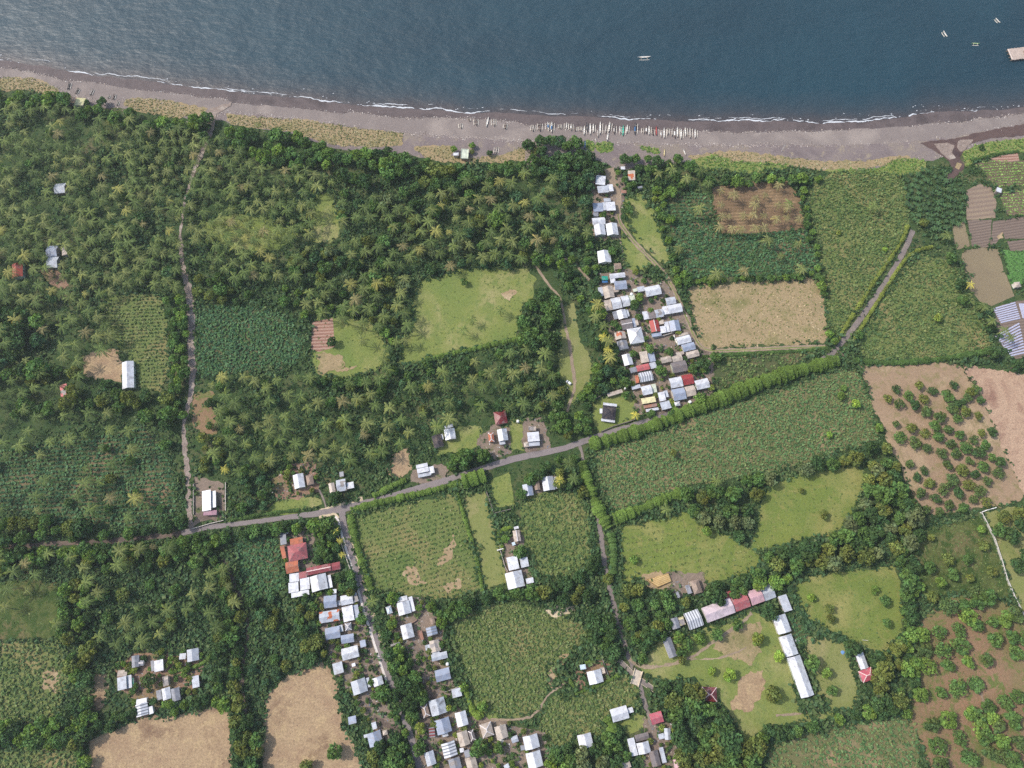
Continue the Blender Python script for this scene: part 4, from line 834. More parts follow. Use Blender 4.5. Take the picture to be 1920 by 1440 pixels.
# ---- walled compound by the junction
house('house', 'mottled red and pink hip roofed house in the walled garden', [(558,1035,36,30,12,'h','R5','X'),(556,1015.5,24,14,12,'s','O'),(531,1035,24,8,102,'s','O')])
house('house', 'orange tiled square roof below the red hip roof', [(548,1063,24,21,12,'g','O')])
house('house', 'long dark red roof reaching towards the side road', [(598,1067.5,46,14,11.5,'g','R3','r'),(630,1061.5,16,14,11.5,'g','R3'),(568,1078,15,12,12,'s','R3')])
house('house', 'large white complex of several roofs below the long dark red roof', [(598,1092.5,29,31,100,'g','W'),(571.7,1094.5,18,22,10,'s','W'),(550.5,1101,19,19,10,'s','W'),(551.7,1083,18,16,8,'s','W'),(563,1113,34,10,11,'s','W'),(618.5,1090,24,7,100,'s','W')])
house('shed', 'dark slate shelter roof at the corner of the walled garden', [(531,1010,22,12,95,'s','S'),(534,998.5,13,5,5,'s','L')], 'shed')
house('shed', 'tiny white hut under the large white complex', [(627.5,1108.5,7,8,5,'s','W')], 'shed')
# ---- left side of the side road, downwards
house('house', 'blue grey gable highest of the row left of the side road', [(619.5,1127.8,24,23,8,'g','B'),(635.5,1130.5,9,6,95,'s','L')])
house('house', 'white gable with ribbed side strip touching the side road', [(650.5,1124.5,23,18,12,'g','W'),(666,1120,17,9,106,'s','L','P')])
house('house', 'long roof of orange rust and white sheets', [(618,1155.5,38,21,9,'g','L','O')])
house('house', 'broad white slab roof with grey side strip beside the rusty roof', [(652.8,1150.5,28,21,99,'s','W'),(668.3,1147,26,10,100,'s','B')])
house('house', 'pale blue gable with small right annex under the rusty roof', [(624,1186.7,28,22,12,'g','B'),(640,1178,13,6,100,'s','L')])
house('hut', 'small grey hip hut with pale ridges near the side road', [(653,1175,14,12,95,'h','G','r')], 'hut')
house('house', 'lower blue grey gable right of the pale blue gable', [(651.7,1197.5,24,16,10,'g','B')])
house('shed', 'small slate blue shed closest to the side road kerb', [(680.5,1206.7,13,11,100,'s','B')], 'shed')
house('house', 'white gable with grey front slope in the middle of the row', [(656.7,1224,32,22,15,'g','W')])
house('house', 'pale slab roof at the edge of the bare brown field', [(634,1252.6,21,19,101,'s','L')])
house('house', 'large grey and white gable near the bottom of the side road', [(673.6,1287,26,28,104,'g','L'),(690.4,1279.6,18,7,104,'s','L')])
house('house', 'small white gable at the lower end of the kerb', [(708.6,1277.4,16,19,105,'g','W')])
house('shed', 'small grey shed under trees beside the brown field', [(660.5,1350,15,14,14,'s','B')], 'shed')
house('shed', 'pale lean-to above the slate grey gable', [(701.6,1360.5,13,9,104,'s','L')], 'shed')
house('house', 'slate grey gable lowest on the left of the side road', [(703,1385,26,26,104,'g','B'),(686,1380,8,6,14,'s','L')])
house('hut', 'tiny tan hut right of the slate grey gable', [(722,1373.6,9,9,15,'h','T')], 'hut')
house('shed', 'white garden shed between the white gable and the pale slab roof', [(663,1246.5,7,6,20,'s','W')], 'shed')
# ---- right side of the side road
house('house', 'big white house of several slabs highest right of the side road', [(757.4,1140,24,24,102,'g','W'),(754,1123,20,9,14,'s','W'),(772,1132.5,28,8,103,'s','W')])
house('hut', 'pale blue hip hut beside the big white house', [(729.7,1143.7,14,10,106,'h','PB','r')], 'hut')
house('house', 'white and grey gable below the big white house', [(763.7,1183.6,27,22,103,'g','W')])
house('shed', 'long low dark shed by the road below the white and grey gable', [(741,1208,18,4,15,'s','G','P')], 'shed')
house('house', 'pale blue gable with skylight strips beside the maize field edge', [(809.4,1183,17,20,103,'g','B','S')])
house('shed', 'small brown roof above the pale blue gable', [(811,1164,12,9,105,'g','T2')], 'shed')
house('shed', 'roofless brick enclosure left of the pale blue gable', [(789,1191,18,8,105,'f','BR')], 'shed')
house('house', 'patched tan and grey gable with a ragged left side', [(815.7,1211,22,19,101,'g','T','P'),(802,1214,9,10,15,'s','L','X')])
house('house', 'pale grey house of two crossing wings beside the maize field', [(824,1230.5,30,13,14,'g','L'),(817,1223,12,14,104,'s','L')])
simple_tank(839, 1245, .9, 'round white tank between the crossing wings and the blue gable')
house('house', 'blue and white gable alone beside the maize corner', [(830.3,1265,28,22,15,'g','B')])
house('shed', 'pale slab shed among shrubs right of the large stained roof', [(856.3,1298.7,18,16,14,'s','L')], 'shed')
house('house', 'large stained white gable in the lower village', [(821,1324.7,30,30,104,'g','L','X')])
house('hut', 'brown hip roofed porch left of the large stained gable', [(797.4,1333,23,13,106,'h','T2','r')], 'hut')
house('house', 'large slate grey gable below the large stained gable', [(831,1361,28,28,104,'g','B'),(835,1378,11,6,14,'s','L')])
house('shed', 'dark red framed shelter left of the large slate gable', [(810,1373,18,11,95,'s','M','S')], 'shelter')
house('house', 'bright white gable right of the large slate gable', [(865.5,1347.6,27,21,103,'g','W')])
house('house', 'white gable with holes in its sheets at the bottom edge group', [(842.5,1405,28,26,104,'g','W','S')])
house('house', 'weathered tan gable with white lean-to in the lower village', [(869,1384.5,27,20,105,'g','T'),(866,1406.5,8,8,14,'s','W')])
house('house', 'dark grey hip roof with white ridges squeezed beside the tan gable', [(885,1379,20,10,106,'h','G2','r')])
house('house', 'pale gable beside the lane at the bottom edge', [(806.6,1421.7,26,18,104,'g','L')])
house('house', 'grey sheeted gable with white patch cut by the bottom edge', [(853,1432,22,22,104,'g','G','P')])
house('house', 'pinkish tan gable cut by the bottom edge', [(884,1431,24,20,105,'g','T')])
house('hut', 'small concrete roofed hut above the pinkish tan gable', [(876,1413,14,11,105,'s','G','X')], 'hut')
house('house', 'tan hip roof with white ridges beside the village green', [(912.7,1368.5,26,22,105,'h','T','r')])
house('house', 'pinkish tan gable joined to the tan hip roof', [(940,1372.4,25,22,104,'g','T','X')])
house('shed', 'small grey shed between the tan gable and the white houses', [(965,1386,13,12,20,'g','L','X')], 'shed')
house('house', 'white gable with grey right slope upper of the two at the field edge', [(996,1391,26,28,103,'g','W'),(980.5,1402,9,9,10,'s','G')])
house('house', 'white house with a grey inset lower of the two at the field edge', [(1002,1424,30,28,103,'g','W')])
house('shed', 'pale roof corner at the bottom edge below the bare yard', [(950,1437,10,8,30,'s','L')], 'shed')
# ---- centre houses
house('house', 'narrow tan gable with white ridge in the hedged yard', [(969,1004.8,21,13,99,'g','T','r'),(968,989.5,9,5,15,'s','W')])
house('house', 'white slab house with ribbed patch above the big white roof', [(961.7,1055.8,25,20,102,'s','W','X'),(983,1054.3,18,15,102,'s','L')])
house('house', 'big white roof with a grey inset beside the pale grass strip', [(965.3,1087,31,32,103,'g','W'),(993.4,1088.6,14,10,12,'s','W')])
house('shed', 'tiny pale blue shed in the hedged yard', [(963,1019.5,6,6,20,'s','PB')], 'shed')
house('house', 'pale blue gable left of the brown shed under the palms', [(990,918.7,22,18,100,'g','B')])
house('shed', 'narrow brown shed between two pale gables', [(1007,910,17,10,98,'g','T2')], 'shed')
house('house', 'large pale gable right of the brown shed', [(1028,906.5,26,22,100,'g','L'),(1042,905,22,7,100,'s','L')])
# ---- lane houses
house('house', 'white gable in the square hedged yard inside the maize', [(1115.8,1269,25,27,104,'g','W'),(1130,1257,12,8,104,'f','T')])
house('shed', 'tiny pale blue shed in the square hedged yard', [(1093,1250.5,11,9,10,'s','PB')], 'shed')
house('house', 'white and grey gable on the field edge left of the lane', [(1161.6,1338.4,32,25,16,'g','W'),(1180,1332,10,14,106,'s','W')])
house('house', 'rose red gable with a pale patch beside the lane', [(1230.8,1346,23,21,17,'g','R4')])
house('house', 'white gable with a grey slope alone at the bottom of the maize', [(1097.4,1388.8,26,26,103,'g','W')])
house('house', 'group of white and dark grey slabs near the end of the lane', [(1206.7,1402,22,23,104,'g','W'),(1186,1400.5,34,13,104,'s','W'),(1203.6,1382,26,13,15,'g','G2')])
house('house', 'dark grey weathered gable with pale right strip at the bottom edge', [(1228,1421.7,30,17,104,'g','G2'),(1242.5,1415.6,30,8,104,'s','L')])
house('shed', 'pale blue round ended shed right of the lane end', [(1251.7,1376,22,12,95,'g','L'),(1240,1380.5,11,10,15,'s','L')], 'shed')
house('house', 'pale pink and white roof cut by the bottom edge', [(1272,1434,22,16,100,'g','P')])
house('hut', 'tan concrete hut roof at the bottom edge left of the white slabs', [(1173,1434,18,14,20,'s','T')], 'hut')
# ---- school grounds
house('school_building', 'long pale pink gable with a red sheeted end and red porch', [(1347.3,1144.2,56,30,20.5,'g','PW'),(1388.5,1128.6,30,29,20.5,'g','R5'),(1365.5,1115,12,11,110,'s','MR'),(1386,1118.5,24,11,20.5,'s','PW')], 'school building')
house('school_building', 'pink and white gable joined to the right end of the long pink gable', [(1417,1118.3,25,28,20,'g','P'),(1439.5,1110.5,22,28,20,'g','L')], 'school building')
house('school_building', 'ribbed white and grey gable left of the long pink gable', [(1300.6,1161.4,28,33,20.5,'g','W','S')], 'school building')
house('house', 'grey gable with a concrete ruin left of the ribbed gable', [(1265.6,1168.6,21,15,109,'g','G'),(1278,1164.5,16,10,109,'f','C','P')])
house('house', 'narrow blue grey gable standing apart left of the school yard', [(1256,1214,38,16,110.5,'g','G')])
house('hut', 'brown hip hut in a dark pit above the pink school', [(1305.7,1100,26,16,109,'h','T2','X')], 'hut')
house('shed', 'small grey shed beside the brown hip hut', [(1291,1105,17,8,110,'s','G')], 'shed')
house('shed', 'tiny grey shed under trees left of the brown hip hut', [(1271,1115,12,5,112,'s','G')], 'shed')
house('school_building', 'pale slab roof topmost of the white school wing', [(1472,1131,32,15,111.5,'s','L')], 'school building')
house('school_building', 'white gable with stains under the round dark tree', [(1466,1170,35,25,110,'g','W')], 'school building')
house('school_building', 'black stained white gable in the middle of the school wing', [(1478.7,1210,40,24,110,'g','W','X')], 'school building')
house('school_building', 'long white gable at the lower end of the school wing', [(1501,1268,80,25,109.5,'g','W')], 'school building')
house('house', 'narrow white gable joined above the red pyramid roof', [(1616,1239,31,15,110,'g','W')])
house('pavilion', 'rose red pyramid roof with pale ridges', [(1625.7,1265.3,25,23,20,'h','R4','r')], 'pavilion')
house('shed', 'bent white sheet roof below the red pyramid roof', [(1650,1300,14,9,95,'g','W')], 'shed')
house('pavilion', 'dark maroon hip pavilion with pale ridges in the school yard', [(1330,1301.5,28,27,-3,'h','M','r')], 'pavilion')
house('hut', 'small white hut between the striped vegetable fields', [(1873,356.5,10,9,-20,'s','W')], 'hut')
house('hut', 'tan field hut beside the emerald rice plot', [(1908,533.5,11,10,5,'h','T')], 'hut')
# ------------------------------------------------------------------ boats
M_paint = obj_mat('boat_paint', .45, 0, .4, .05, seams=False)
M_wood = obj_mat('weathered_wood', .85, 0, .2, .12, seams=False)
M_bamboo = obj_mat('bamboo', .6, 0, .3, .05, seams=False)
def hull_mesh(L, W):
    """canoe hull: pointed raised ends, open inside"""
    m = MB(); n = 13; rings = []
    for i in range(n):
        t = i/(n-1)*2-1; x = t*L/2; k = max(1-abs(t)**2.6, .02); hw = W/2*k; sheer = .55+.55*abs(t)**3; keel = .38*abs(t)**4
        rings.append([(x,-hw,sheer),(x,-hw*.75,keel+.2),(x,0,keel),(x,hw*.75,keel+.2),(x,hw,sheer),(x,hw*.72,sheer-.05),(x,0,keel+.22),(x,-hw*.72,sheer-.05)])
    vs = [p for r in rings for p in r]; fs = []
    for i in range(n-1):
        for k in range(8): fs.append((i*8+k, (i+1)*8+k, (i+1)*8+(k+1)%8, i*8+(k+1)%8))
    fs.append(tuple(range(8))); fs.append(tuple((n-1)*8+k for k in range(7,-1,-1)))
    m.faces(vs, fs); return m
ORD = ['first','second','third','fourth','fifth','sixth','seventh','eighth','ninth','tenth','eleventh','twelfth','thirteenth','fourteenth','fifteenth','sixteenth','seventeenth','eighteenth','nineteenth','twentieth','twenty-first','twenty-second','twenty-third','twenty-fourth','twenty-fifth','twenty-sixth','twenty-seventh','twenty-eighth','twenty-ninth','thirtieth','thirty-first','thirty-second','thirty-third','thirty-fourth','thirty-fifth','thirty-sixth','thirty-seventh','thirty-eighth','thirty-ninth','fortieth','forty-first','forty-second','forty-third','forty-fourth']
HULLC = {'w': lin(226,222,214), 'g': lin(188,180,172), 't': lin(66,186,160), 'b': lin(70,110,150), 'r': lin(160,56,56), 'd': lin(110,96,92), 'k': lin(70,72,78), 'y': lin(214,200,150), 'gr': lin(150,180,130)}
def boat(x0, y0, x1, y1, colr='w', rig=2, label='', group=None, z=.05, half=None, deck=None):
    a, b2 = at(x0, y0, z), at(x1, y1, z); c = (a+b2)/2; d = b2-a; L = max(d.length, 3.5); yaw = math.atan2(d.y, d.x)
    root = tag(empty('outrigger_boat' if rig else 'canoe', c, yaw), label, 'boat', group)
    W = min(1.15, .10*L+.3)
    link('hull', hull_mesh(L, W).mesh('hull', M_paint), root, color=HULLC[colr])
    m = MB(); 
    for tx in (-.28, 0, .24): m.box(tx*L-.18, -W*.36, .42, tx*L+.18, W*.36, .5)
    link('thwart', m.mesh('thwart', M_wood), root, color=lin(170,150,130))
    if deck: 
        m = MB(); m.box(-L*.12,-W*.42,.56,L*.22,W*.42,.72); link('deck_cover', m.mesh('deck_cover', M_paint), root, color=HULLC[deck])
    sides = {2: (-1, 1), 1: (1,), -1: (-1,), 0: ()}[rig]; sp = half or min(2.0, .16*L+.55)
    for sx in sides:
        m = MB(); m.tube([(-L*.40, sx*sp, .22),(-L*.2, sx*sp, .12),(L*.2, sx*sp, .12),(L*.38, sx*sp, .24)], [.13,.2,.2,.13], 6)
        link('outrigger_float', m.mesh('outrigger_float', M_bamboo), root, color=lin(222,214,200))
    if sides:
        for tx in (-.24, .22):
            y0_, y1_ = (min(sides)*sp if min(sides) < 0 else 0), (max(sides)*sp if max(sides) > 0 else 0)
            m = MB(); pts = [(tx*L, y0_, .2), (tx*L, y0_*.5, .75), (tx*L, 0, .8), (tx*L, y1_*.5, .75), (tx*L, y1_, .2)]
            pts = [p for i, p in enumerate(pts) if i == 0 or (Vector(p)-Vector(pts[i-1])).length > .05]
            m.tube(pts, [.09]*len(pts), 5); link('boom', m.mesh('boom', M_bamboo), root, color=lin(206,194,176))
    return root
def crop(ox, oy, s, *r): return [ox + r[0]/s, oy + r[1]/s, ox + r[2]/s, oy + r[3]/s]
c6 = lambda *r: crop(850, 215, 9.6, *r); c7 = lambda *r: crop(980, 215, 10.667, *r); c8 = lambda *r: crop(1140, 215, 10.667, *r)
ROWB = [(c7(215,200,195,345),'g',2,None),(c7(345,165,340,345),'d',2,None),(c7(495,150,515,320),'w',2,'b'),(c7(580,150,570,370),'w',2,'b'),(c7(745,190,750,295),'g',2,None),(c7(875,165,870,305),'w',2,None),(c7(965,175,965,330),'g',2,'w'),
 (c7(1050,240,1045,345),'d',1,None),(c7(1145,235,1150,345),'g',2,None),(c7(1235,230,1222,420),'w',1,None),(c7(1282,160,1287,350),'k',0,None),(c7(1345,180,1345,415),'w',0,None),(c7(1410,190,1405,370),'w',2,None),(c7(1495,300,1500,460),'g',0,None),(c7(1550,145,1540,410),'w',1,None),
 (c7(1665,200,1645,385),'g',1,None),(c7(1740,150,1715,360),'w',1,None),(c7(1825,210,1825,400),'d',1,'g'),(c8(230,240,235,385),'w',1,None),(c8(300,220,290,435),'t',2,None),(c8(385,210,365,385),'w',1,None),(c8(540,160,530,415),'k',1,'b'),(c8(710,260,710,390),'g',-1,None),
 (c8(765,210,760,395),'d',0,'w'),(c8(815,235,815,415),'w',1,None),(c8(895,275,890,425),'d',1,None),(c8(958,235,962,430),'r',0,None),(c8(1050,315,1060,465),'g',0,'w'),(c8(1115,270,1115,480),'w',1,None),(c8(1185,270,1185,415),'g',1,None),(c8(1275,280,1270,440),'g',1,None),
 (c8(1325,260,1330,485),'d',0,'w'),(c8(1385,250,1380,460),'w',1,None),(c8(1460,295,1450,495),'w',1,None),(c8(1535,255,1550,440),'w',1,None),(c8(1630,260,1635,480),'g',1,None),(c8(1735,295,1735,480),'w',1,None)]
CN = {'w':'white','g':'grey','d':'dark brown','k':'black','t':'turquoise','r':'red'}
for i, (e, cc, rg, dk) in enumerate(ROWB):
    what = 'outrigger boat' if rg else 'canoe'
    boat(*e, cc, rg, '%s %s, %s from the left in the long beached row' % (CN[cc], what + (' with %s cover' % CN.get(dk, 'blue') if dk else ''), ORD[i]), 'boats drawn up in the long row on the beach', deck=dk)
for i, (e, cc, rg, lb) in enumerate([(c6(128,155,135,262),'g',2,'grey outrigger boat leftmost of the loose group left of the long row'),(c6(272,65,290,125),'d',1,'smallest brown outrigger boat of the loose group left of the long row'),(c6(405,75,413,210),'d',2,'brown wide outrigger boat left of the big plain white canoe'),
  (c6(632,45,590,230),'w',0,'big plain white canoe lying slanted left of the long row'),(c6(725,70,730,220),'g',2,'grey outrigger boat with squared frame right of the slanted white canoe'),(c6(940,165,930,270),'d',2,'dark outrigger boat alone just before the long row begins'),(c6(780,580,765,715),'g',2,'grey outrigger boat among bushes below the sand right of the beach hut'),
  (c7(1705,370,1680,540),'w',0,'white canoe lying below the row with a dark shadow'),(c7(1245,520,1240,700),'b',0,'narrow blue and white canoe on the green vine patch'),(c7(1450,490,1465,540),'w',0,'short white canoe end beside the lower vine patch'),(c8(1125,695,1120,840),'y',0,'cream canoe in the grass behind the right half of the row'),
  (crop(1140,215,10.667,1500,700,1545,815),'w',0,'thin white canoe lying askew by the bright bushes')]):
    boat(*e, cc, rg, lb, 'boats lying apart from the long row')
for e, cc, rg, lb in [([131,155,127.5,169],'k',1,'black outrigger boat leftmost on the upper left beach'),([148,166,142,177],'k',1,'dark outrigger boat above the pale orange pavilion'),([174,167,168.5,180],'g',1,'grey outrigger boat above the pale yellow pavilion'),
  ([206,178,202,185],'g',1,'small grey outrigger boat right beside the dark beach tree'),([215,177,212,188],'d',1,'brown outrigger boat second right of the dark beach tree'),([222,190,219,199],'g',1,'grey outrigger boat lowest right of the dark beach tree')]:
    boat(*e, cc, rg, lb, 'boats on the upper left beach')
for e, cc, rg, lb, hf in [([1195,108.3,1220,107.2],'w',-1,'large white outrigger boat floating alone on the open water',2.4),([1768,59,1775,70],'w',-1,'small white outrigger boat upper middle of the three by the raft',1.6),([1866,35,1874,43.5],'w',-1,'white outrigger boat highest of the three by the raft',1.5),([1820,82,1836,82.6],'gr',-1,'pale green outrigger boat nearest to the raft',1.6)]:
    boat(*e, cc, rg, lb, 'boats afloat', z=-.75, half=hf)
# the bamboo fishing platform at the right edge
c = at(1909, 102, 0); root = tag(empty('fishing_platform', (c.x, c.y, -.6), R(8)), 'tan bamboo fishing platform floating at the right edge of the sea', 'platform')
m = MB()
for k in range(26): m.box(-7.2+k*.56, -5.0+HR.uniform(-.25,.25), 1.5, -6.7+k*.56, 5.0+HR.uniform(-.25,.25), 1.62)
link('deck', m.mesh('deck', M_wood), root, color=lin(186,168,156))
m = MB()
for y in (-4.4, 0, 4.4): m.bar((-7.2,y,1.3),(7.4,y,1.3),.3,.3)
link('beam', m.mesh('beam', M_bamboo), root, color=lin(150,130,112))
for y in (-4.2, -1.5, 1.5, 4.2):
    m = MB(); m.tube([(-7.4,y,.25),(-6.8,y,.15),(6.8,y,.15),(7.4,y,.25)], [.3,.38,.38,.3], 8); link('float', m.mesh('float', M_bamboo), root, color=lin(120,108,98))
m = MB()
for x in (-6.5, -2, 2.5, 6.6):
    for y in (-4.4, 4.4): m.bar((x,y,.3),(x,y,1.45),.2)
link('post', m.mesh('post', M_bamboo), root, color=lin(130,112,96))
m = MB(); m.box(3.6,-1.4,1.63,6.2,1.2,2.9); link('cabin', m.mesh('cabin', M_wood), root, color=lin(126,106,98))
m = MB(); m.bar((-6.8,-4.6,1.75),(-6.6,4.6,1.75),.35,.2); link('rail', m.mesh('rail', M_bamboo), root, color=lin(226,212,204))
# ------------------------------------------------------------------ the parked car
a, b2 = at(1062, 714.5), at(1070.5, 721.5); c = (a+b2)/2; d = a-b2
car = tag(empty('parked_car', c, math.atan2(d.y, d.x)), 'small white car parked on the pale clearing beside the grass track', 'car')
def loft(sec, col=None):
    """cross sections along x: (x, half width bottom, half width top, z bottom, z top)"""
    m = MB(); vs = []
    for x, wb, wt, zb, zt in sec: vs += [(x,-wb,zb),(x,-wb,(zb+zt)/2+.05),(x,-wt,zt),(x,wt,zt),(x,wb,(zb+zt)/2+.05),(x,wb,zb)]
    fs = []
    for i in range(len(sec)-1):
        for k in range(6): fs.append((i*6+k, i*6+(k+1)%6, (i+1)*6+(k+1)%6, (i+1)*6+k))
    fs += [tuple(range(5,-1,-1)), tuple((len(sec)-1)*6+k for k in range(6))]
    m.faces(vs, fs); return m
M_car = obj_mat('car_paint', .25, 0, .6, .01, seams=False)
link('body', loft([(-1.9,.7,.62,.35,.8),(-1.75,.8,.72,.25,.92),(-.6,.82,.76,.22,.95),(.9,.82,.76,.22,.93),(1.6,.78,.66,.25,.84),(1.85,.66,.55,.35,.7)]).mesh('body', M_car), car, color=lin(238,238,238))
link('cabin_roof', loft([(-1.55,.66,.6,1.32,1.4),(-1.3,.68,.62,1.38,1.47),(.1,.68,.62,1.4,1.5),(.35,.64,.58,1.36,1.43)]).mesh('cabin_roof', M_car), car, color=lin(238,238,238))
link('window', loft([(-1.82,.7,.62,.9,.98),(-1.5,.69,.64,.92,1.37),(.3,.69,.62,.92,1.4),(.95,.7,.64,.9,.97)]).mesh('window', M_glass), car, color=lin(40,46,52))
for x in (-1.15, 1.15):
    for y in (-.72, .72):
        m = MB(); m.tube([(x,y-.1,.3),(x,y+.1,.3)], [.3,.3], 12); wo = link('wheel', m.mesh('wheel', M_glass), car, color=lin(34,34,36))
        m = MB(); m.tube([(x,y-.115,.3),(x,y+.115,.3)], [.17,.17], 8); link('rim', m.mesh('rim', M_trim), wo, color=lin(170,170,172))
for y in (-.5, .5):
    m = MB(); m.box(1.78,y-.14,.58,1.88,y+.14,.68); link('headlight', m.mesh('headlight', M_trim), car, color=lin(226,226,220))
# motorbike by the car
c = at(1064, 727.5); mb = tag(empty('motorbike', c, R(70)), 'dark motorbike parked below the small white car', 'motorbike')
for x in (-.6, .6):
    m = MB(); m.tube([(x,-.06,.3),(x,.06,.3)], [.3,.3], 12); link('wheel', m.mesh('wheel', M_glass), mb, color=lin(30,30,32))
m = MB(); m.box(-.45,-.14,.4,.4,.14,.72); m.bar((.35,0,.7),(.6,0,.3),.1); link('frame', m.mesh('frame', M_car), mb, color=lin(70,70,76))
m = MB(); m.box(-.6,-.15,.72,.1,.15,.84); link('saddle', m.mesh('saddle', M_glass), mb, color=lin(196,190,176))
m = MB(); m.bar((.42,-.34,1.0),(.42,.34,1.0),.07); m.bar((.42,0,.7),(.42,0,1.0),.07); link('handlebar', m.mesh('handlebar', M_glass), mb, color=lin(60,60,60))
# ------------------------------------------------------------------ walls and fences
def wall_line(name, label, line, h, t, colr, cat='wall', cap=True):
    W = atn(np.array(line, float), 0); c = W.mean(0); root = tag(empty(name, (c[0], c[1], 0)), label, cat)
    m = MB(); k = MB(); W = W - np.array([c[0], c[1], 0])
    for a, b2 in zip(W[:-1], W[1:]):
        m.bar((a[0],a[1],h/2),(b2[0],b2[1],h/2), t, h)
        k.bar((a[0],a[1],h+.03),(b2[0],b2[1],h+.03), t+.12, .1)
    link('wall_panel', m.mesh('wall_panel', M_conc2), root, color=colr)
    if cap: link('coping', k.mesh('coping', M_trim), root, color=tuple(min(1, v*1.15) for v in colr[:3])+(1,))
    p = MB()
    for a, b2 in zip(W[:-1], W[1:]):
        n = max(1, int(np.linalg.norm(b2-a)/4))
        for i in range(n): q = a+(b2-a)*i/n; p.box(q[0]-t*.7,q[1]-t*.7,0,q[0]+t*.7,q[1]+t*.7,h+.2)
    link('pillar', p.mesh('pillar', M_conc2), root, color=colr)
    return root
WH = lin(226,222,216); GRW = lin(150,142,134); DKW = lin(104,96,90)
wall_line('boundary_wall', 'long white boundary wall running down the right edge', [(1838,961),(1850,984),(1863,1010),(1876,1050),(1886,1085),(1900,1118),(1912,1142),(1935,1190)], 1.5, .22, lin(196,190,182))
wall_line('boundary_wall', 'short white wall from the orchard corner to the long white wall', [(1838,961),(1848,957),(1866,952)], 1.2, .3, WH)
wall_line('garden_wall', 'dark grey wall along the top of the walled garden', [(533,1000),(560,994),(595,986),(628,981)], 1.8, .3, DKW)
wall_line('garden_wall', 'pale wall between the walled garden and the side road kerb', [(628,981),(636,1006),(648,1040),(660,1075)], 1.3, .25, lin(176,166,156))
wall_line('compound_wall', 'dark wall round the small grass plot above the pale grass strip', [(912,922),(922,950),(926,963),(958,955)], 1.5, .3, DKW)
wall_line('compound_wall', 'thin wall down the left side of the pale tan hedged yard', [(928,968),(936,1000),(938,1032),(947,1062),(952,1072)], 1.2, .22, GRW)
wall_line('compound_wall', 'white gate wall at the top of the big white roof yard', [(933,1032),(944,1029)], 2.0, .5, WH, cap=False)
wall_line('compound_wall', 'low grey wall around the bright white flat roofed house', [(424,905),(424,975),(395,982),(361,992)], 1.1, .25, lin(176,168,158))
wall_line('compound_wall', 'thin grey wall left of the bright white flat roofed house', [(364,908),(364,965)], 1.1, .22, GRW)
wall_line('lawn_wall', 'dark wall below the dark grey hip roof', [(1127,810),(1150,800),(1180,791),(1192,786)], 1.3, .3, DKW)
wall_line('lawn_wall', 'dark wall curving above the dark grey hip roof', [(1112,752),(1122,745),(1136,738)], 1.3, .3, DKW)
wall_line('yard_wall', 'grey wall below the pale blue gable in the dense village', [(1226,635),(1245,630),(1264,624)], 1.4, .5, lin(150,144,138))
wall_line('yard_wall', 'white wall strip left of the white gable with tan strip', [(1263,630),(1266,640),(1270,646)], 1.2, .4, WH)
wall_line('yard_wall', 'dark low wall across the middle yard of the dense village', [(1230,661),(1240,658),(1252,654)], 1.1, .3, DKW)
wall_line('yard_wall', 'brick yard wall left of the big white house by the side road', [(740,1181),(756,1174),(775,1167),(782,1162)], 1.2, .3, lin(140,112,98))
wall_line('yard_wall', 'thin wall down the middle of the square hedged yard', [(1128,1232),(1134,1250),(1140,1266)], 1.2, .2, GRW)
wall_line('yard_wall', 'thin wall along the maize corner shed', [(834,1297),(846,1293),(860,1287)], 1.2, .22, GRW)
# small bridge and lined channel on the lane
br = tag(empty('bridge', at(1193, 1270, 0), R(-20)), 'short concrete bridge carrying the lane over the lined channel', 'bridge')
m = MB(); m.box(-2.1,-3.8,.35,2.1,3.8,.6); link('deck', m.mesh('deck', M_conc2), br, color=lin(196,182,164))
for x in (-2.2, 2.2):
    m = MB(); m.box(x-.15,-4.2,.35,x+.15,4.2,1.3); link('parapet', m.mesh('parapet', M_conc2), br, color=lin(222,206,178))
ribbon('channel_bed', [(1160,1238),(1174,1250),(1190,1268),(1205,1278),(1224,1292)], 9, G_oldroad, 6, .2)
def curb_line(label, line):
    wall_line('channel_wall', label, line, .5, .28, lin(190,176,152), cap=False)
curb_line('upper kerb wall of the lined channel left of the bridge', [(1166,1238),(1176,1247),(1186,1258)])
curb_line('upper kerb wall of the lined channel right of the bridge', [(1200,1270),(1212,1277),(1225,1287)])
curb_line('lower kerb wall of the lined channel right of the bridge', [(1198,1280),(1212,1289),(1226,1298)])
# straw drying platform
P = atn(np.array([(1212,1086.5),(1226,1083),(1254,1074),(1260,1090),(1233,1102),(1222,1094)], float), 0); c = P.mean(0)
root = tag(empty('straw_stack', (c[0], c[1], 0)), 'golden straw stack drying above the pink school', 'straw stack')
m = MB(); n = len(P); Q0 = P - np.array([c[0], c[1], 0]); top = Q0*np.array([.9,.9,1]) + np.array([0,0,1.5])
m.faces([tuple(v) for v in Q0]+[tuple(v) for v in top]+[(0,0,1.9)], [(i,(i+1)%n,n+(i+1)%n,n+i) for i in range(n)]+[(n+i,n+(i+1)%n,2*n) for i in range(n)])
M_straw = ground_mat('straw', lin(206,178,128), lin(188,158,108), None, .3, 1.5, rows=(20,.9), rowcol=lin(160,128,84), contrast=.07)
link('straw', m.mesh('straw', M_straw), root)
BOX_R += [(1236,1088,48,28,16), (1193,1270,16,26,-20)]
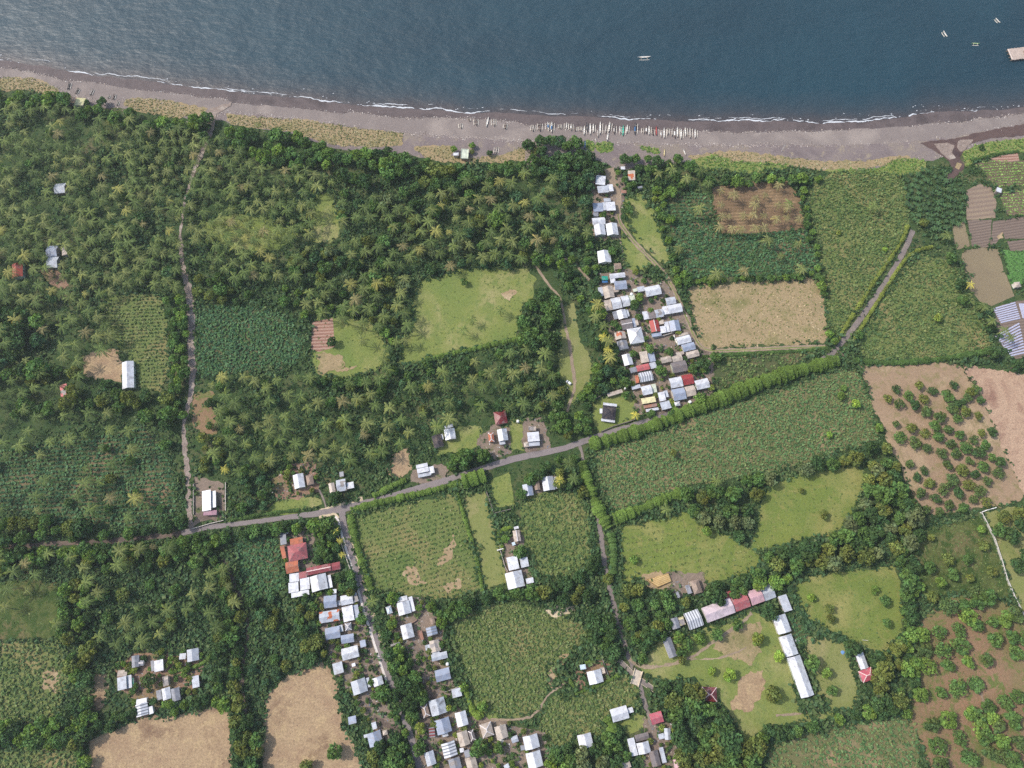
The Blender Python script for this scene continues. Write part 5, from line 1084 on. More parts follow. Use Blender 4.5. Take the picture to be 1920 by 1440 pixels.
# pale poles
for px, py, lb, hh in [(1465,284,'tall white pole standing on the grey sand',7),(1617,1200,'thin pole beside the school meadow',6)]:
    c = at(px, py); root = tag(empty('pole', c), lb, 'pole')
    m = MB(); m.tube([(0,0,0),(0,0,hh)], [.16,.1], 8); link('mast', m.mesh('mast', M_trim), root, color=lin(222,218,212))
    m = MB(); m.bar((-.7,0,hh-.5),(.7,0,hh-.5),.12); link('crossarm', m.mesh('crossarm', M_trim), root, color=lin(200,196,190))
# plastic mulch beds: each bed is a thing
M_mulch = obj_mat('mulch_film', .3, 0, .5, .05, seams=False)
def bed(ax, ay, bx, by, label, group):
    a, b2 = at(ax, ay), at(bx, by); c = (a+b2)/2; L = (b2-a).length; d = b2-a
    m = MB(); m.faces([(-L/2,-.55,0),(L/2,-.55,0),(L/2,.55,0),(-L/2,.55,0),(-L/2+.1,-.42,.28),(L/2-.1,-.42,.28),(L/2-.1,.42,.28),(-L/2+.1,.42,.28)], [(4,5,6,7),(0,1,5,4),(1,2,6,5),(2,3,7,6),(3,0,4,7)])
    o = link('mulch_bed', m.mesh('mulch_bed', M_mulch), None, (c.x, c.y, .04), math.atan2(d.y, d.x), lin(178,178,198)); tag(o, label, 'crop bed', group)
for i in range(8): bed(1862+i*2.0, 579.5+i*3.6, 1903.5+i*1.3, 567.5+i*4.1, 'silver plastic covered bed in the upper mulched plot', 'silver beds of the upper mulched plot')
for i in range(11):
    bed(1866+i*2.9, 631+i*3.6, 1911+i*1.2, 606.5+i*5.4, 'silver plastic covered bed in the lower mulched plot', 'silver beds of the lower mulched plot')
for i in range(3): bed(1911.5+i*3.6, 569, 1919+i*3.6, 597, 'white plastic strip at the right edge of the mulched plots', 'white strips right of the mulched plots')
# litter and yard things
for px, py, w_, lb, colr in [(1495,1201,2.6,'white tarp square in the school garden',WH),(1580,1223,2.2,'small blue tarp under the round tree by the meadow',lin(110,150,200)),(940,1388,3.4,'white sheet of cloth in the bare yard',WH),(1254,1185,4.2,'pale rubble heap left of the ribbed school roof',lin(206,196,172)),(1895,357,1.5,'white board at the edge of the striped field',WH)]:
    c = at(px, py, 0); m = MB(); rr = random.Random(px); pts = [(math.cos(t)*w_*.5*rr.uniform(.75,1.2), math.sin(t)*w_*.5*rr.uniform(.75,1.2)) for t in [k*math.pi/4 for k in range(8)]]
    hgt = .9 if 'heap' in lb else .18
    m.faces([(x,y,0) for x,y in pts]+[(x*.7,y*.7,hgt*rr.uniform(.6,1)) for x,y in pts]+[(0,0,hgt)], [(i,(i+1)%8,8+(i+1)%8,8+i) for i in range(8)]+[(8+i,8+(i+1)%8,16) for i in range(8)])
    o = link('rubble_heap' if 'heap' in lb else ('tarp' if 'board' not in lb else 'board'), m.mesh('tarp', M_trim), None, (c.x,c.y,.06), 0, colr); tag(o, lb, 'heap' if 'heap' in lb else 'tarp')

# pale scraps and rubbish about the yards
mscr = leaf_mat('scrap', .2, 0.0); P = []
for yi in (0, 1, 2, 3, 4, 5, 7, 8, 10, 13, 14):
    poly = YARDS[yi][2]; x0, y0 = min(p[0] for p in poly), min(p[1] for p in poly); x1, y1 = max(p[0] for p in poly), max(p[1] for p in poly)
    n = int((x1-x0)*(y1-y0)*.022); q = np.stack([RNG.uniform(x0,x1,n), RNG.uniform(y0,y1,n)], 1); P.append(q[inpoly(q, poly)])
W = atn(np.concatenate(P)); W[:,2] = .14; Nn = norm(np.array([0,0,1.]) + RNG.normal(size=W.shape)*.2)
cc = np.array([lin(206,204,202), lin(150,132,116), lin(120,104,92), lin(176,166,156), lin(92,84,80), lin(110,128,150)])
tag(link('litter', quad_mesh('litter', leaf_quads(W, Nn, RNG.uniform(.25,1.1,len(W)), RNG.uniform(.6,1.7,(len(W),1))), cc[RNG.integers(0,6,len(W))], mscr)), 'pale scraps and rubbish lying about the village yards', 'litter', kind='stuff')
# ------------------------------------------------------------------ tree library (unit = one crown radius unless noted)
M_crown = leaf_mat('tree_leaf', .12, .3); M_palm = leaf_mat('palm_leaf', .3, .25)
mt_, nt, b, o = newmat('bark'); col = ramp(nt, noise(nt, wpos(nt), 1.5, 4, .7), [(.3, lin(96,82,70)), (.7, lin(134,120,106))]); nt.links.new(col, b.inputs['Base Color']); b.inputs['Roughness'].default_value = .9; M_bark = mt_
def crown_arrays(seed, n=330, flat=1.0, lobes=9, size=.2, spread=.62):
    r = np.random.default_rng(seed); P, N, C = [], [], []
    per = n//lobes
    for k in range(lobes):
        if k == 0: ctr = np.array([0, 0, 1.3*flat]); rad = .5
        else:
            a = k*2.399 + r.uniform(-.4,.4); d = spread*math.sqrt(r.uniform(.35, 1.15)); ctr = np.array([math.cos(a)*d, math.sin(a)*d, (.85+r.uniform(-.15,.38)*flat + .25*(1-d))]); rad = r.uniform(.26,.46)
        v = norm(r.normal(size=(per*2, 3))); v = v[v[:,2] > -.35][:per]
        q = ctr + v*rad*np.array([1,1,.8])*r.uniform(.72,1.08,(len(v),1))
        t = r.uniform(.78, 1.2)*np.array([1, 1, 1.0]); hue = r.uniform(-.12,.14)
        c = np.stack([t[0]*(1+hue)*np.ones(len(v)), t[1]*np.ones(len(v)), t[2]*(1-hue)*np.ones(len(v))], 1)*r.uniform(.72,1.28,(len(v),1))
        P.append(q); N.append(norm(v + r.normal(size=v.shape)*.5)); C.append(c)
    P, N, C = np.concatenate(P), np.concatenate(N), np.concatenate(C)
    Q = leaf_quads(P, N, size*r.uniform(.7,1.4,len(P)), r.uniform(.8,1.3,(len(P),1)), r)
    return Q, np.concatenate([C, np.ones((len(C),1))], 1)
CROWNS = [crown_arrays(100+k, 620, .9+.15*(k%3), 10+k%4, .155) for k in range(7)]
BUSHY = [crown_arrays(200+k, 520, .75, 15, .14, .7) for k in range(4)]          # mango-like domes
def trunk_unit(seed):
    m = MB(); r = random.Random(seed); tip = (r.uniform(-.06,.06), r.uniform(-.06,.06), .75)
    m.tube([(0,0,0),(tip[0]*.5,tip[1]*.5,.4),tip], [.085,.065,.05], 7)
    for k in range(5):
        a = k*1.257+r.uniform(-.3,.3); m.tube([tip,(tip[0]+math.cos(a)*.25,tip[1]+math.sin(a)*.25,.95),(math.cos(a)*.5,math.sin(a)*.5,1.15)], [.04,.028,.012], 5)
    return m.mesh('trunk', M_bark)
ME_TRUNK = [trunk_unit(k) for k in range(3)]
ME_CROWN = [quad_mesh('crown', q, c, M_crown) for q, c in CROWNS]; ME_BUSHY = [quad_mesh('crown', q, c, M_crown) for q, c in BUSHY]
def palm_arrays(seed, nf=15, L=5.5, banana=False):
    r = np.random.default_rng(seed); Q, C = [], []
    for k in range(nf):
        a = k*2.399 + r.uniform(-.2,.2); up = (r.uniform(-.1, .8) if k < nf*.75 else r.uniform(-.6,-.2)) if not banana else r.uniform(.3,1.0); ln = L*r.uniform(.82,1.1)
        n = 9; t = np.linspace(0, 1, n); drop = (1.25-.35*up)*ln*.42
        rad = ln*(t - .22*t**3*(1-up*.4)); z = up*ln*.5*t - drop*t**2.2
        mid = np.stack([np.cos(a)*rad, np.sin(a)*rad, z], 1); side = np.array([-math.sin(a), math.cos(a), 0])
        col = np.array([1,1,1.])*r.uniform(.8,1.2); yel = r.uniform(0,.22) if k > nf*.7 else 0; col = col*np.array([1+yel, 1+yel*.4, 1-yel])
        for i in range(n-1):
            tm = (t[i]+t[i+1])/2
            if banana:
                wd = .36*math.sin(math.pi*min(max(tm*.9+.12,0),1))
                for s_ in (-1,1):
                    Q.append([mid[i], mid[i+1], mid[i+1]+side*s_*wd+[0,0,-.12], mid[i]+side*s_*wd+[0,0,-.12]]); C.append(col*r.uniform(.85,1.15))
            else:
                wl = (.50*math.sin(math.pi*(tm*.86+.12))+.06)*ln/5.5
                for s_ in (-1,1):
                    p0 = mid[i]+(mid[i+1]-mid[i])*r.uniform(0,.15); p1 = mid[i]+(mid[i+1]-mid[i])*.62
                    sw = (mid[i+1]-mid[i])*r.uniform(.9,1.5); dz = np.array([0,0,-.55*wl*r.uniform(.6,1.4)])
                    q = r.uniform(.8,1.15)
                    Q.append([p0, p1, p1+side*s_*wl*q+sw+dz, p0+side*s_*wl*q+sw*.8+dz*1.1]); C.append(col*r.uniform(.8,1.2))
        if not banana:                                                  # midrib
            for i in range(0, n-1, 2):
                j = min(i+2, n-1); Q.append([mid[i]-side*.05, mid[j]-side*.03, mid[j]+side*.03, mid[i]+side*.05]); C.append(np.array([1.15,1.1,.8])*r.uniform(.9,1.1))
    if not banana:
        for k in range(7):                                              # coconuts
            a = r.uniform(0,6.28); p = np.array([math.cos(a)*.35, math.sin(a)*.35, -.35]); 
            for s_ in (0,1): e = np.array([.16,0,0]) if s_ else np.array([0,.16,0]); Q.append([p-e-[0,0,.18], p+e-[0,0,.18], p+e+[0,0,.18], p-e+[0,0,.18]]); C.append(np.array([1.3,1.0,.6]))
    return np.array(Q, float), np.concatenate([np.array(C), np.ones((len(C),1))], 1)
PALMS = []
for k in range(6):
    q, c = palm_arrays(300+k, 14+k%4, 5.5); rr = random.Random(k); lean = (rr.uniform(-1.2,1.2), rr.uniform(-1.2,1.2)); hh = rr.uniform(8.5, 11)
    PALMS.append((q + np.array([lean[0], lean[1], hh]), c, lean, hh))
ME_PALMC = [quad_mesh('crown', q, c, M_palm) for q, c, l, h in PALMS]
def palm_trunk(l, h):
    m = MB(); m.tube([(0,0,0),(l[0]*.15,l[1]*.15,h*.33),(l[0]*.5,l[1]*.5,h*.68),(l[0],l[1],h-.05)], [.24,.17,.14,.12], 7); return m.mesh('trunk', M_bark)
ME_PALMT = [palm_trunk(l, h) for q, c, l, h in PALMS]
BAN = [palm_arrays(400+k, 8, 2.6, True) for k in range(4)]
ME_BAN = []; 
for q, c in BAN:
    ME_BAN.append(quad_mesh('leaf_crown', q + np.array([0,0,1.9]), c, M_palm))
m = MB(); m.tube([(0,0,0),(0,0,2.1)], [.2,.12], 7); ME_BANT = m.mesh('stem', M_bark)
# ------------------------------------------------------------------ where plants may not stand
def box_clear(P, pad=0.0):
    """True where the photo pixel is on no roof"""
    ok = np.ones(len(P), bool)
    for cx, cy, L, Wd, ang in BOX_R:
        near = (np.abs(P[:,0]-cx) < L+pad+4) & (np.abs(P[:,1]-cy) < L+Wd+pad+4) & ok
        if not near.any(): continue
        a = R(ang); dx, dy = P[near,0]-cx, P[near,1]-cy; u = dx*math.cos(a)-dy*math.sin(a); v = dx*math.sin(a)+dy*math.cos(a)
        idx = np.where(near)[0]; ok[idx[(np.abs(u) < L/2+pad) & (np.abs(v) < Wd/2+pad)]] = False
    return ok
OPEN = [k for k in FP if k not in ('palmstub','strip','palmgrass','palmfloor','rowsw','redorchard','bushes','rightedge','river_bank','lawnp','eastlawn','goats','lawng')]
def tree_ok(P, pad, opens=True, roads=True, rpad=0):
    ok = box_clear(P, pad)
    if opens:
        for k in OPEN:
            ok &= ~inpoly(P, FP[k])
            if rpad > 0 and pad > 0: ok &= dseg(P, list(FP[k])+[FP[k][0]]) > min(7, rpad*.6)
    if roads:
        for ri, (ln, wd) in enumerate(ROADS_ALL): ok &= dseg(P, ln) > wd*.5+max(pad*.6, rpad*(1 if ri in (0,1,2,4) else .6) if ri in (0,1,2,3,4,5,7) and pad > -5 else 0)
    for nm, mt, pts in YARDS[:17]: ok &= ~inpoly(P, pts)
    ok &= dseg(P, [(1838,961),(1863,1010),(1886,1085),(1912,1142),(1935,1190)]) > 11
    return ok
def scatter(poly, sp, seed, pad=5, opens=True, keep=1.0, roads=True, grid=None, rpad=0):
    """dart-thrown ground positions (photo px) inside a polygon"""
    r = np.random.default_rng(seed); x0, y0 = min(p[0] for p in poly), min(p[1] for p in poly); x1, y1 = max(p[0] for p in poly), max(p[1] for p in poly)
    if grid is not None:
        a = R(grid); c_, s_ = math.cos(a), math.sin(a); mx, my = (x0+x1)/2, (y0+y1)/2; dd = max(x1-x0, y1-y0)
        uu, vv = np.meshgrid(np.arange(-dd, dd, sp), np.arange(-dd, dd, sp)); uu = uu.ravel()+r.normal(size=uu.size)*sp*.16; vv = vv.ravel()+r.normal(size=vv.size)*sp*.16
        C = np.stack([mx+uu*c_-vv*s_, my+uu*s_+vv*c_], 1); C = C[r.uniform(size=len(C)) < keep]; C = C[inpoly(C, poly)]
        return C[tree_ok(C, pad, opens, roads, rpad)]
    n = int((x1-x0)*(y1-y0)/(sp*sp)*9)+20
    C = np.stack([r.uniform(x0,x1,n), r.uniform(y0,y1,n)], 1); C = C[inpoly(C, poly)]; C = C[tree_ok(C, pad, opens, roads, rpad)]
    out = []; cell = {}
    for p in C:
        k = (int(p[0]//sp), int(p[1]//sp)); good = True
        for i in (-1,0,1):
            for j in (-1,0,1):
                for q in cell.get((k[0]+i,k[1]+j), ()):
                    if (p[0]-q[0])**2+(p[1]-q[1])**2 < sp*sp: good = False
        if good: cell.setdefault(k, []).append(p); out.append(p)
    out = np.array(out).reshape(-1, 2)
    return out[r.uniform(size=len(out)) < keep]
# ------------------------------------------------------------------ zones
SPC = {'dark': lin(70,94,54), 'green': lin(88,114,60), 'bright': lin(108,132,62), 'olive': lin(106,114,58), 'blue': lin(74,102,68), 'grey': lin(104,114,76), 'yellow': lin(128,138,64), 'mango': lin(88,106,60), 'lime': lin(126,148,64)}
BOOST = 1.35
def boost(c, k=BOOST): return (c[0]*k, c[1]*k, c[2]*k, 1)
PALMZ = [ # polygon, spacing, grid angle/None, keep, label, pad, opens
 ([(-30,188),(100,196),(190,212),(340,238),(385,262),(368,300),(352,360),(342,440),(330,480),(200,480),(-30,480)], 15, None, .95, 'coconut palm in the dense upper left grove below the beach trees', 5, True),
 ([(-30,480),(330,480),(335,540),(205,548),(150,560),(-30,562)], 17.5, None, .9, 'coconut palm in the lower part of the upper left grove', 6, True),
 ([(402,248),(480,300),(560,312),(640,345),(585,362),(580,470),(560,520),(440,520),(365,490),(352,400),(358,330),(380,290)], 15.5, None, .95, 'coconut palm in the grove just right of the upper dry creek', 5, False),
 ([(640,350),(720,372),(840,345),(980,318),(1108,345),(1108,440),(1020,480),(930,490),(860,496),(785,515),(745,560),(690,530),(640,485),(640,430)], 20, None, .8, 'coconut palm in the mixed forest north of the large pasture', 6, True),
 ([(-30,562),(150,562),(195,570),(205,640),(160,700),(90,735),(-30,760)], 20, None, .85, 'coconut palm in the grove between left edge and long white shed', 6, True),
 ([(-30,760),(120,760),(240,770),(260,810),(280,960),(200,990),(60,960),(-30,960)], 27, None, .7, 'coconut palm standing over the row crops at the left', 5, False),
 ([(372,705),(560,700),(690,702),(740,720),(770,760),(778,820),(752,845),(640,868),(590,858),(520,870),(440,905),(398,850),(408,730)], 21.5, None, .85, 'coconut palm in the lower central grove above the road junction', 5, True),
 ([(740,700),(830,680),(960,650),(1035,655),(1042,760),(980,775),(900,768),(830,800),(785,830),(775,760)], 23, None, .75, 'coconut palm in the grove left of the pale clearing', 5, True),
 ([(560,520),(660,520),(745,565),(770,600),(760,660),(735,700),(700,690),(660,600),(560,580)], 19, None, .72, 'coconut palm in the belt left of the large pasture', 5, False),
 ([(-30,1045),(340,1022),(420,1065),(440,1130),(405,1195),(330,1190),(250,1210),(180,1210),(165,1150),(130,1090),(-30,1075)], 24, None, .8, 'coconut palm in the lower left grove under the dirt road', 5, True),
 ([(-30,1095),(110,1090),(130,1185),(-30,1195)], 30, None, .6, 'coconut palm on the shaded grass plot at the left edge', 4, False),
 ([(1250,375),(1330,360),(1345,420),(1380,450),(1525,440),(1525,515),(1280,520),(1258,440)], 36, None, .55, 'coconut palm scattered over the dark cassava plots', 4, False),
 ([(1335,352),(1478,342),(1508,428),(1352,440)], 21, 5, .8, 'pale young palm in the brown palm dotted plot', 2, False),
 ([(395,1000),(640,985),(640,978),(395,990)], 34, None, .6, 'coconut palm in the tree belt below the road', 4, True),
 ([(1010,870),(1080,855),(1090,900),(1050,895)], 24, None, .7, 'coconut palm behind the pale gables beside the lane', 4, True),
 ([(1215,312),(1330,318),(1330,352),(1235,358)], 24, None, .75, 'coconut palm behind the beach right of the track head', 4, True),
 ([(1122,560),(1150,600),(1165,680),(1130,690),(1112,620)], 22, None, .8, 'coconut palm along the left side of the dense village', 4, True),
]
TREEZ = [ # polygon, spacing px, radius range m, species list, keep, label, pad
 ([(-30,158),(60,158),(112,168),(122,188),(205,206),(340,214),(385,204),(394,235),(386,262),(330,244),(200,226),(100,206),(-30,196)], 16, (3.6,5.4), ['green','dark','green','bright'], .95, 'leafy tree in the row between upper left beach and palms', 4),
 ([(418,238),(470,236),(545,246),(605,266),(690,280),(757,280),(762,302),(742,332),(690,345),(640,334),(570,314),(500,296),(440,274)], 17, (4.2,6.2), ['green','green','bright','dark'], .97, 'leafy tree in the broad belt behind the scrub beach', 4),
 ([(742,302),(800,302),(840,318),(870,312),(940,302),(962,322),(900,350),(800,355),(742,348)], 19, (3.6,5.5), ['green','dark','olive'], .85, 'leafy tree below the grey beach hut', 5),
 ([(620,350),(720,365),(840,340),(980,312),(1108,340),(1112,450),(1020,490),(930,495),(860,498),(785,518),(745,560),(690,540),(600,560),(560,500),(600,470),(645,470)], 25, (3.2,5.4), ['dark','green','blue','olive','grey'], .85, 'broadleaf tree in the mixed forest north of the large pasture', 6),
 ([(985,268),(1010,262),(1080,262),(1102,285),(1118,310),(1112,345),(1060,348),(1000,325),(982,292)], 16, (3.4,5.6), ['dark','dark','blue','green'], .92, 'dark tree in the clump behind the long boat row', 4),
 ([(1162,300),(1190,288),(1235,290),(1300,298),(1345,302),(1380,320),(1440,325),(1490,312),(1520,335),(1445,348),(1380,348),(1330,345),(1260,360),(1205,365),(1180,345)], 18, (3.2,5.0), ['dark','green','green','bright'], .88, 'leafy tree in the belt right of the track head', 4),
 ([(1055,440),(1118,446),(1125,520),(1120,560),(1150,620),(1180,690),(1180,740),(1120,735),(1112,690),(1108,600),(1075,540),(1030,530),(1020,490)], 18, (2.6,4.3), ['dark','green','blue','bright'], .88, 'leafy tree in the thicket left of the village', 4),
 ([(305,560),(345,545),(350,640),(352,705),(322,730),(318,690),(322,640),(312,600)], 14, (2.4,3.8), ['green','bright','green'], .92, 'bright tree in the strip along the dry creek', 3),
 ([(365,520),(440,520),(480,560),(400,572),(370,590)], 16, (2.6,4.2), ['green','olive','dark'], .85, 'tree between the dry creek and the blue-green plot', 3),
 ([(-30,562),(62,562),(95,640),(60,700),(-30,710)], 23, (4.2,6.4), ['dark','dark','green','blue'], .9, 'dark broad tree at the left edge above the lower palms', 4),
 ([(60,690),(160,700),(215,720),(300,730),(350,722),(345,760),(338,830),(310,800),(200,760),(90,770),(20,780)], 20, (3.2,5.4), ['dark','green','olive','green'], .88, 'tree in the belt under the long white shed', 4),
 ([(-30,985),(90,975),(220,995),(300,990),(345,965),(350,990),(250,1002),(160,1010),(60,1012),(-30,1022)], 18, (3.4,5.0), ['green','olive','dark'], .9, 'tree along the upper side of the dirt road', 3),
 ([(-30,1040),(90,1030),(170,1028),(260,1020),(340,1010),(420,1000),(520,988),(625,982),(630,994),(520,1002),(440,1015),(350,1040),(240,1045),(100,1052),(-30,1060)], 16, (3.2,4.8), ['green','bright','dark','green'], .93, 'tree along the lower side of the road left of the junction', 3),
 ([(118,1090),(162,1090),(166,1200),(160,1290),(165,1380),(160,1475),(122,1475),(130,1390),(128,1280),(112,1190)], 17, (3.0,4.6), ['green','olive','dark','bright'], .92, 'tree in the long upright hedge line left of the hamlet', 3),
 ([(-30,1365),(60,1358),(120,1345),(135,1360),(120,1405),(60,1410),(-30,1412)], 17, (3.2,4.8), ['green','bright','dark'], .93, 'tree in the belt between the two bottom left fields', 3),
 ([(140,1350),(230,1335),(330,1318),(405,1300),(430,1325),(330,1340),(262,1350),(170,1378)], 16, (2.4,3.8), ['green','dark','bright'], .9, 'small tree between the hamlet and the brown field', 3),
 ([(405,1060),(440,1110),(452,1160),(445,1230),(440,1300),(470,1350),(500,1400),(490,1475),(430,1475),(430,1330),(405,1290),(400,1200),(420,1130)], 17, (3.0,4.8), ['green','dark','olive'], .9, 'tree along the left side of the dark footpath', 3),
 ([(470,1130),(500,1110),(540,1130),(560,1180),(600,1230),(555,1245),(500,1295),(475,1320),(468,1240)], 23, (2.4,4.4), ['green','dark','blue','olive'], .6, 'tree between the dark footpath and the brown field', 4),
 ([(500,1040),(528,1040),(530,1070),(505,1075)], 18, (2.6,3.8), ['green','olive'], .75, 'tree left of the walled red roofed compound', 4),
 ([(585,700),(690,700),(740,690),(830,672),(960,648),(985,640),(985,655),(840,690),(745,715),(690,722),(590,720)], 16, (2.8,4.4), ['green','dark','green'], .85, 'tree in the belt along the lower side of the pasture', 3),
 ([(975,560),(1005,535),(1040,550),(1046,600),(1035,640),(1000,650),(972,632)], 17, (4.0,6.0), ['green','dark','green'], .95, 'big round tree at the right end of the pasture', 2),
 ([(1046,690),(1066,760),(1080,800),(1092,825),(1060,835),(1040,800),(1035,720)], 15, (2.8,4.2), ['green','olive','dark'], .92, 'tree left of the track below the parked car', 3),
 ([(1090,745),(1115,690),(1135,720),(1112,760),(1108,800),(1120,815),(1095,828),(1082,800)], 15, (2.8,4.4), ['green','dark','bright'], .92, 'tree right of the track below the parked car', 3),
 ([(795,880),(880,850),(905,835),(930,862),(960,842),(985,845),(960,862),(900,880),(830,898)], 16, (3.2,5.0), ['green','green','dark'], .92, 'big roadside tree below the maroon roof', 2),
 ([(1010,868),(1080,850),(1092,920),(1110,940),(1125,1000),(1115,1100),(1090,1140),(1040,1140),(1010,1100),(1060,1080),(1105,1050),(1100,960),(1050,925),(1000,935),(965,930)], 17, (2.8,4.6), ['green','dark','olive'], .88, 'tree in the thicket left of the lane', 3),
 ([(1290,905),(1330,900),(1450,880),(1560,848),(1650,828),(1690,850),(1690,880),(1625,882),(1520,886),(1450,908),(1420,950),(1440,1000),(1390,1010),(1330,985),(1285,950)], 20, (3.6,5.6), ['olive','dark','green','grey'], .93, 'tree in the woodland strip above the olive meadow', 3),
 ([(1600,875),(1690,880),(1705,930),(1722,965),(1725,1010),(1690,1030),(1620,1050),(1520,1060),(1450,1068),(1410,1082),(1400,1045),(1440,1032),(1500,1016),(1575,1002),(1605,950)], 19, (3.8,5.8), ['green','dark','olive','grey'], .95, 'tree in the curved wood around the olive meadow', 3),
 ([(1685,1015),(1720,1010),(1718,1100),(1712,1180),(1722,1290),(1700,1330),(1720,1380),(1735,1420),(1712,1415),(1690,1345),(1690,1200),(1688,1100)], 15, (2.8,4.4), ['green','bright','dark'], .93, 'tree in the upright hedge line left of the red orchard', 2),
 ([(1240,1282),(1290,1282),(1320,1325),(1372,1345),(1390,1400),(1430,1395),(1430,1475),(1280,1475),(1262,1390),(1262,1340)], 19, (3.8,5.8), ['green','dark','green','olive'], .95, 'tree in the dense wood below the maroon pavilion', 3),
 ([(1400,1395),(1440,1365),(1560,1355),(1600,1330),(1660,1310),(1690,1340),(1640,1350),(1560,1368),(1480,1392),(1430,1410)], 16, (3.2,5.0), ['green','bright','dark'], .93, 'tree in the belt along the bottom of the school grounds', 3),
 ([(1600,1180),(1690,1190),(1690,1320),(1650,1315),(1640,1270),(1640,1240),(1620,1215)], 18, (3.4,5.2), ['green','dark','olive'], .9, 'tree around the red pyramid roof', 3),
 ([(1165,1090),(1230,1110),(1265,1120),(1300,1130),(1262,1160),(1240,1200),(1210,1215),(1185,1200),(1170,1150)], 18, (3.2,5.0), ['green','olive','dark'], .92, 'tree between the lane and the ribbed school roof', 3),
 ([(1110,1165),(1150,1160),(1165,1200),(1175,1235),(1150,1240),(1120,1215)], 17, (3.8,5.4), ['green','green','dark'], .97, 'big tree leaning over the lane above the bridge', 2),
 ([(1310,1100),(1340,1090),(1400,1085),(1460,1070),(1480,1085),(1460,1100),(1420,1108),(1380,1112),(1330,1128)], 17, (3.2,4.8), ['green','dark','bright'], .9, 'tree behind the long pink school roof', 3),
 ([(835,1140),(900,1122),(960,1108),(1000,1100),(1000,1118),(950,1125),(880,1145),(840,1160)], 15, (3.0,4.6), ['green','dark','green'], .95, 'tree in the line below the pale grass strip', 2),
 ([(735,1100),(800,1100),(830,1150),(838,1170),(795,1165),(780,1120),(735,1125)], 15, (2.6,4.0), ['green','bright','dark'], .9, 'tree around the big white house right of the side road', 3),
 ([(725,1205),(790,1195),(806,1240),(830,1290),(790,1290),(760,1265),(735,1260)], 15, (2.6,4.2), ['green','dark','bright'], .93, 'tree in the garden right of the side road', 3),
 ([(705,1300),(745,1280),(790,1290),(795,1330),(770,1350),(740,1340),(712,1345)], 18, (3.6,5.2), ['dark','green','dark'], .97, 'big dark tree hiding the side road bend', -6),
 ([(700,1400),(745,1370),(772,1400),(780,1475),(700,1475)], 18, (3.2,4.8), ['green','olive','dark'], .97, 'tree left of the lane at the bottom edge', 3),
 ([(1040,1400),(1080,1380),(1130,1380),(1170,1360),(1180,1400),(1180,1475),(1040,1475)], 19, (3.0,4.8), ['dark','grey','green','bright'], .9, 'tree at the bottom edge left of the white slabs', 4),
 ([(1780,480),(1800,470),(1815,520),(1850,600),(1880,650),(1905,680),(1860,690),(1862,650),(1845,600),(1810,540)], 17, (3.0,4.8), ['dark','green','dark'], .92, 'tree in the line between triangular field and brown plots', 2),
 ([(1860,690),(1960,680),(1960,720),(1900,710)], 18, (3.4,5.0), ['dark','green'], .9, 'tree at the right edge below the mulched plots', 2),
 ([(1860,960),(1890,930),(1960,920),(1960,1000),(1900,990),(1960,1080),(1890,1060),(1868,1000)], 22, (4.0,5.6), ['olive','dark','green'], .9, 'large tree at the right edge beyond the white wall', 2),
 ([(1740,1000),(1838,985),(1862,1020),(1885,1085),(1840,1110),(1790,1112),(1740,1130),(1720,1090)], 26, (2.6,4.2), ['green','bright','olive'], .75, 'bush tree in the fallow left of the white wall', 2),
 ([(565,990),(622,992),(640,1055),(630,1056),(596,1052),(596,1000)], 13, (2.2,3.6), ['green','dark','bright'], .92, 'garden tree beside the red hip roof', 2),
 ([(630,1075),(662,1072),(672,1110),(640,1112)], 14, (2.4,3.6), ['green','dark'], .92, 'garden tree below the long dark red roof', 2),
 ([(555,1118),(598,1118),(612,1180),(640,1240),(600,1225),(560,1180)], 17, (2.6,4.2), ['green','dark','olive'], .85, 'tree behind the row left of the side road', 3),
 ([(430,875),(500,880),(500,950),(430,965)], 18, (2.4,3.8), ['dark','blue','green'], .75, 'tree right of the bright white flat roof', 3),
 ([(378,815),(412,815),(420,880),(370,885)], 17, (2.4,3.8), ['green','olive'], .85, 'tree above the bright white flat roof', 3),
 ([(1195,1350),(1262,1340),(1275,1380),(1262,1475),(1245,1475),(1240,1400)], 20, (3.0,4.6), ['green','dark'], .6, 'tree beside the rose red gable', 4),
 ([(1500,330),(1545,325),(1540,360),(1550,440),(1560,540),(1572,640),(1555,655),(1535,560),(1515,440),(1505,380)], 13, (2.2,3.2), ['green','bright','green'], .92, 'tree in the hedge line left of the big north field', -2),
 ([(1262,508),(1345,520),(1440,517),(1535,505),(1540,522),(1440,528),(1340,532),(1270,535)], 12, (2.0,3.0), ['green','bright','green'], .95, 'small tree in the hedge above the dry field', -3),
 ([(1225,370),(1245,368),(1262,420),(1270,500),(1285,535),(1265,540),(1252,480),(1240,420)], 14, (2.2,3.4), ['green','bright','yellow'], .88, 'small tree between village green and cassava plots', 2),
 ([(1340,660),(1380,668),(1460,664),(1530,660),(1480,682),(1400,706),(1350,722),(1330,700)], 16, (2.2,3.6), ['green','dark','bright'], .7, 'tree in the wedge right of the dense village', -3),
 ([(372,705),(560,700),(690,702),(740,720),(830,690),(960,655),(1035,660),(1040,760),(900,768),(830,800),(785,830),(752,845),(640,868),(520,870),(440,905),(398,850)], 34, (2.6,4.6), ['dark','green','olive','blue','green'], .8, 'broadleaf tree among the palms of the lower central groves', 4),
 ([(-30,200),(190,220),(370,270),(345,440),(335,540),(150,560),(-30,562)], 46, (2.6,4.4), ['dark','green','blue'], .7, 'broadleaf tree among the palms of the upper left grove', 4),
 ([(402,255),(560,320),(640,350),(580,470),(560,520),(365,490),(355,330)], 50, (2.6,4.4), ['dark','green','blue'], .6, 'broadleaf tree among the palms right of the upper dry creek', 4),
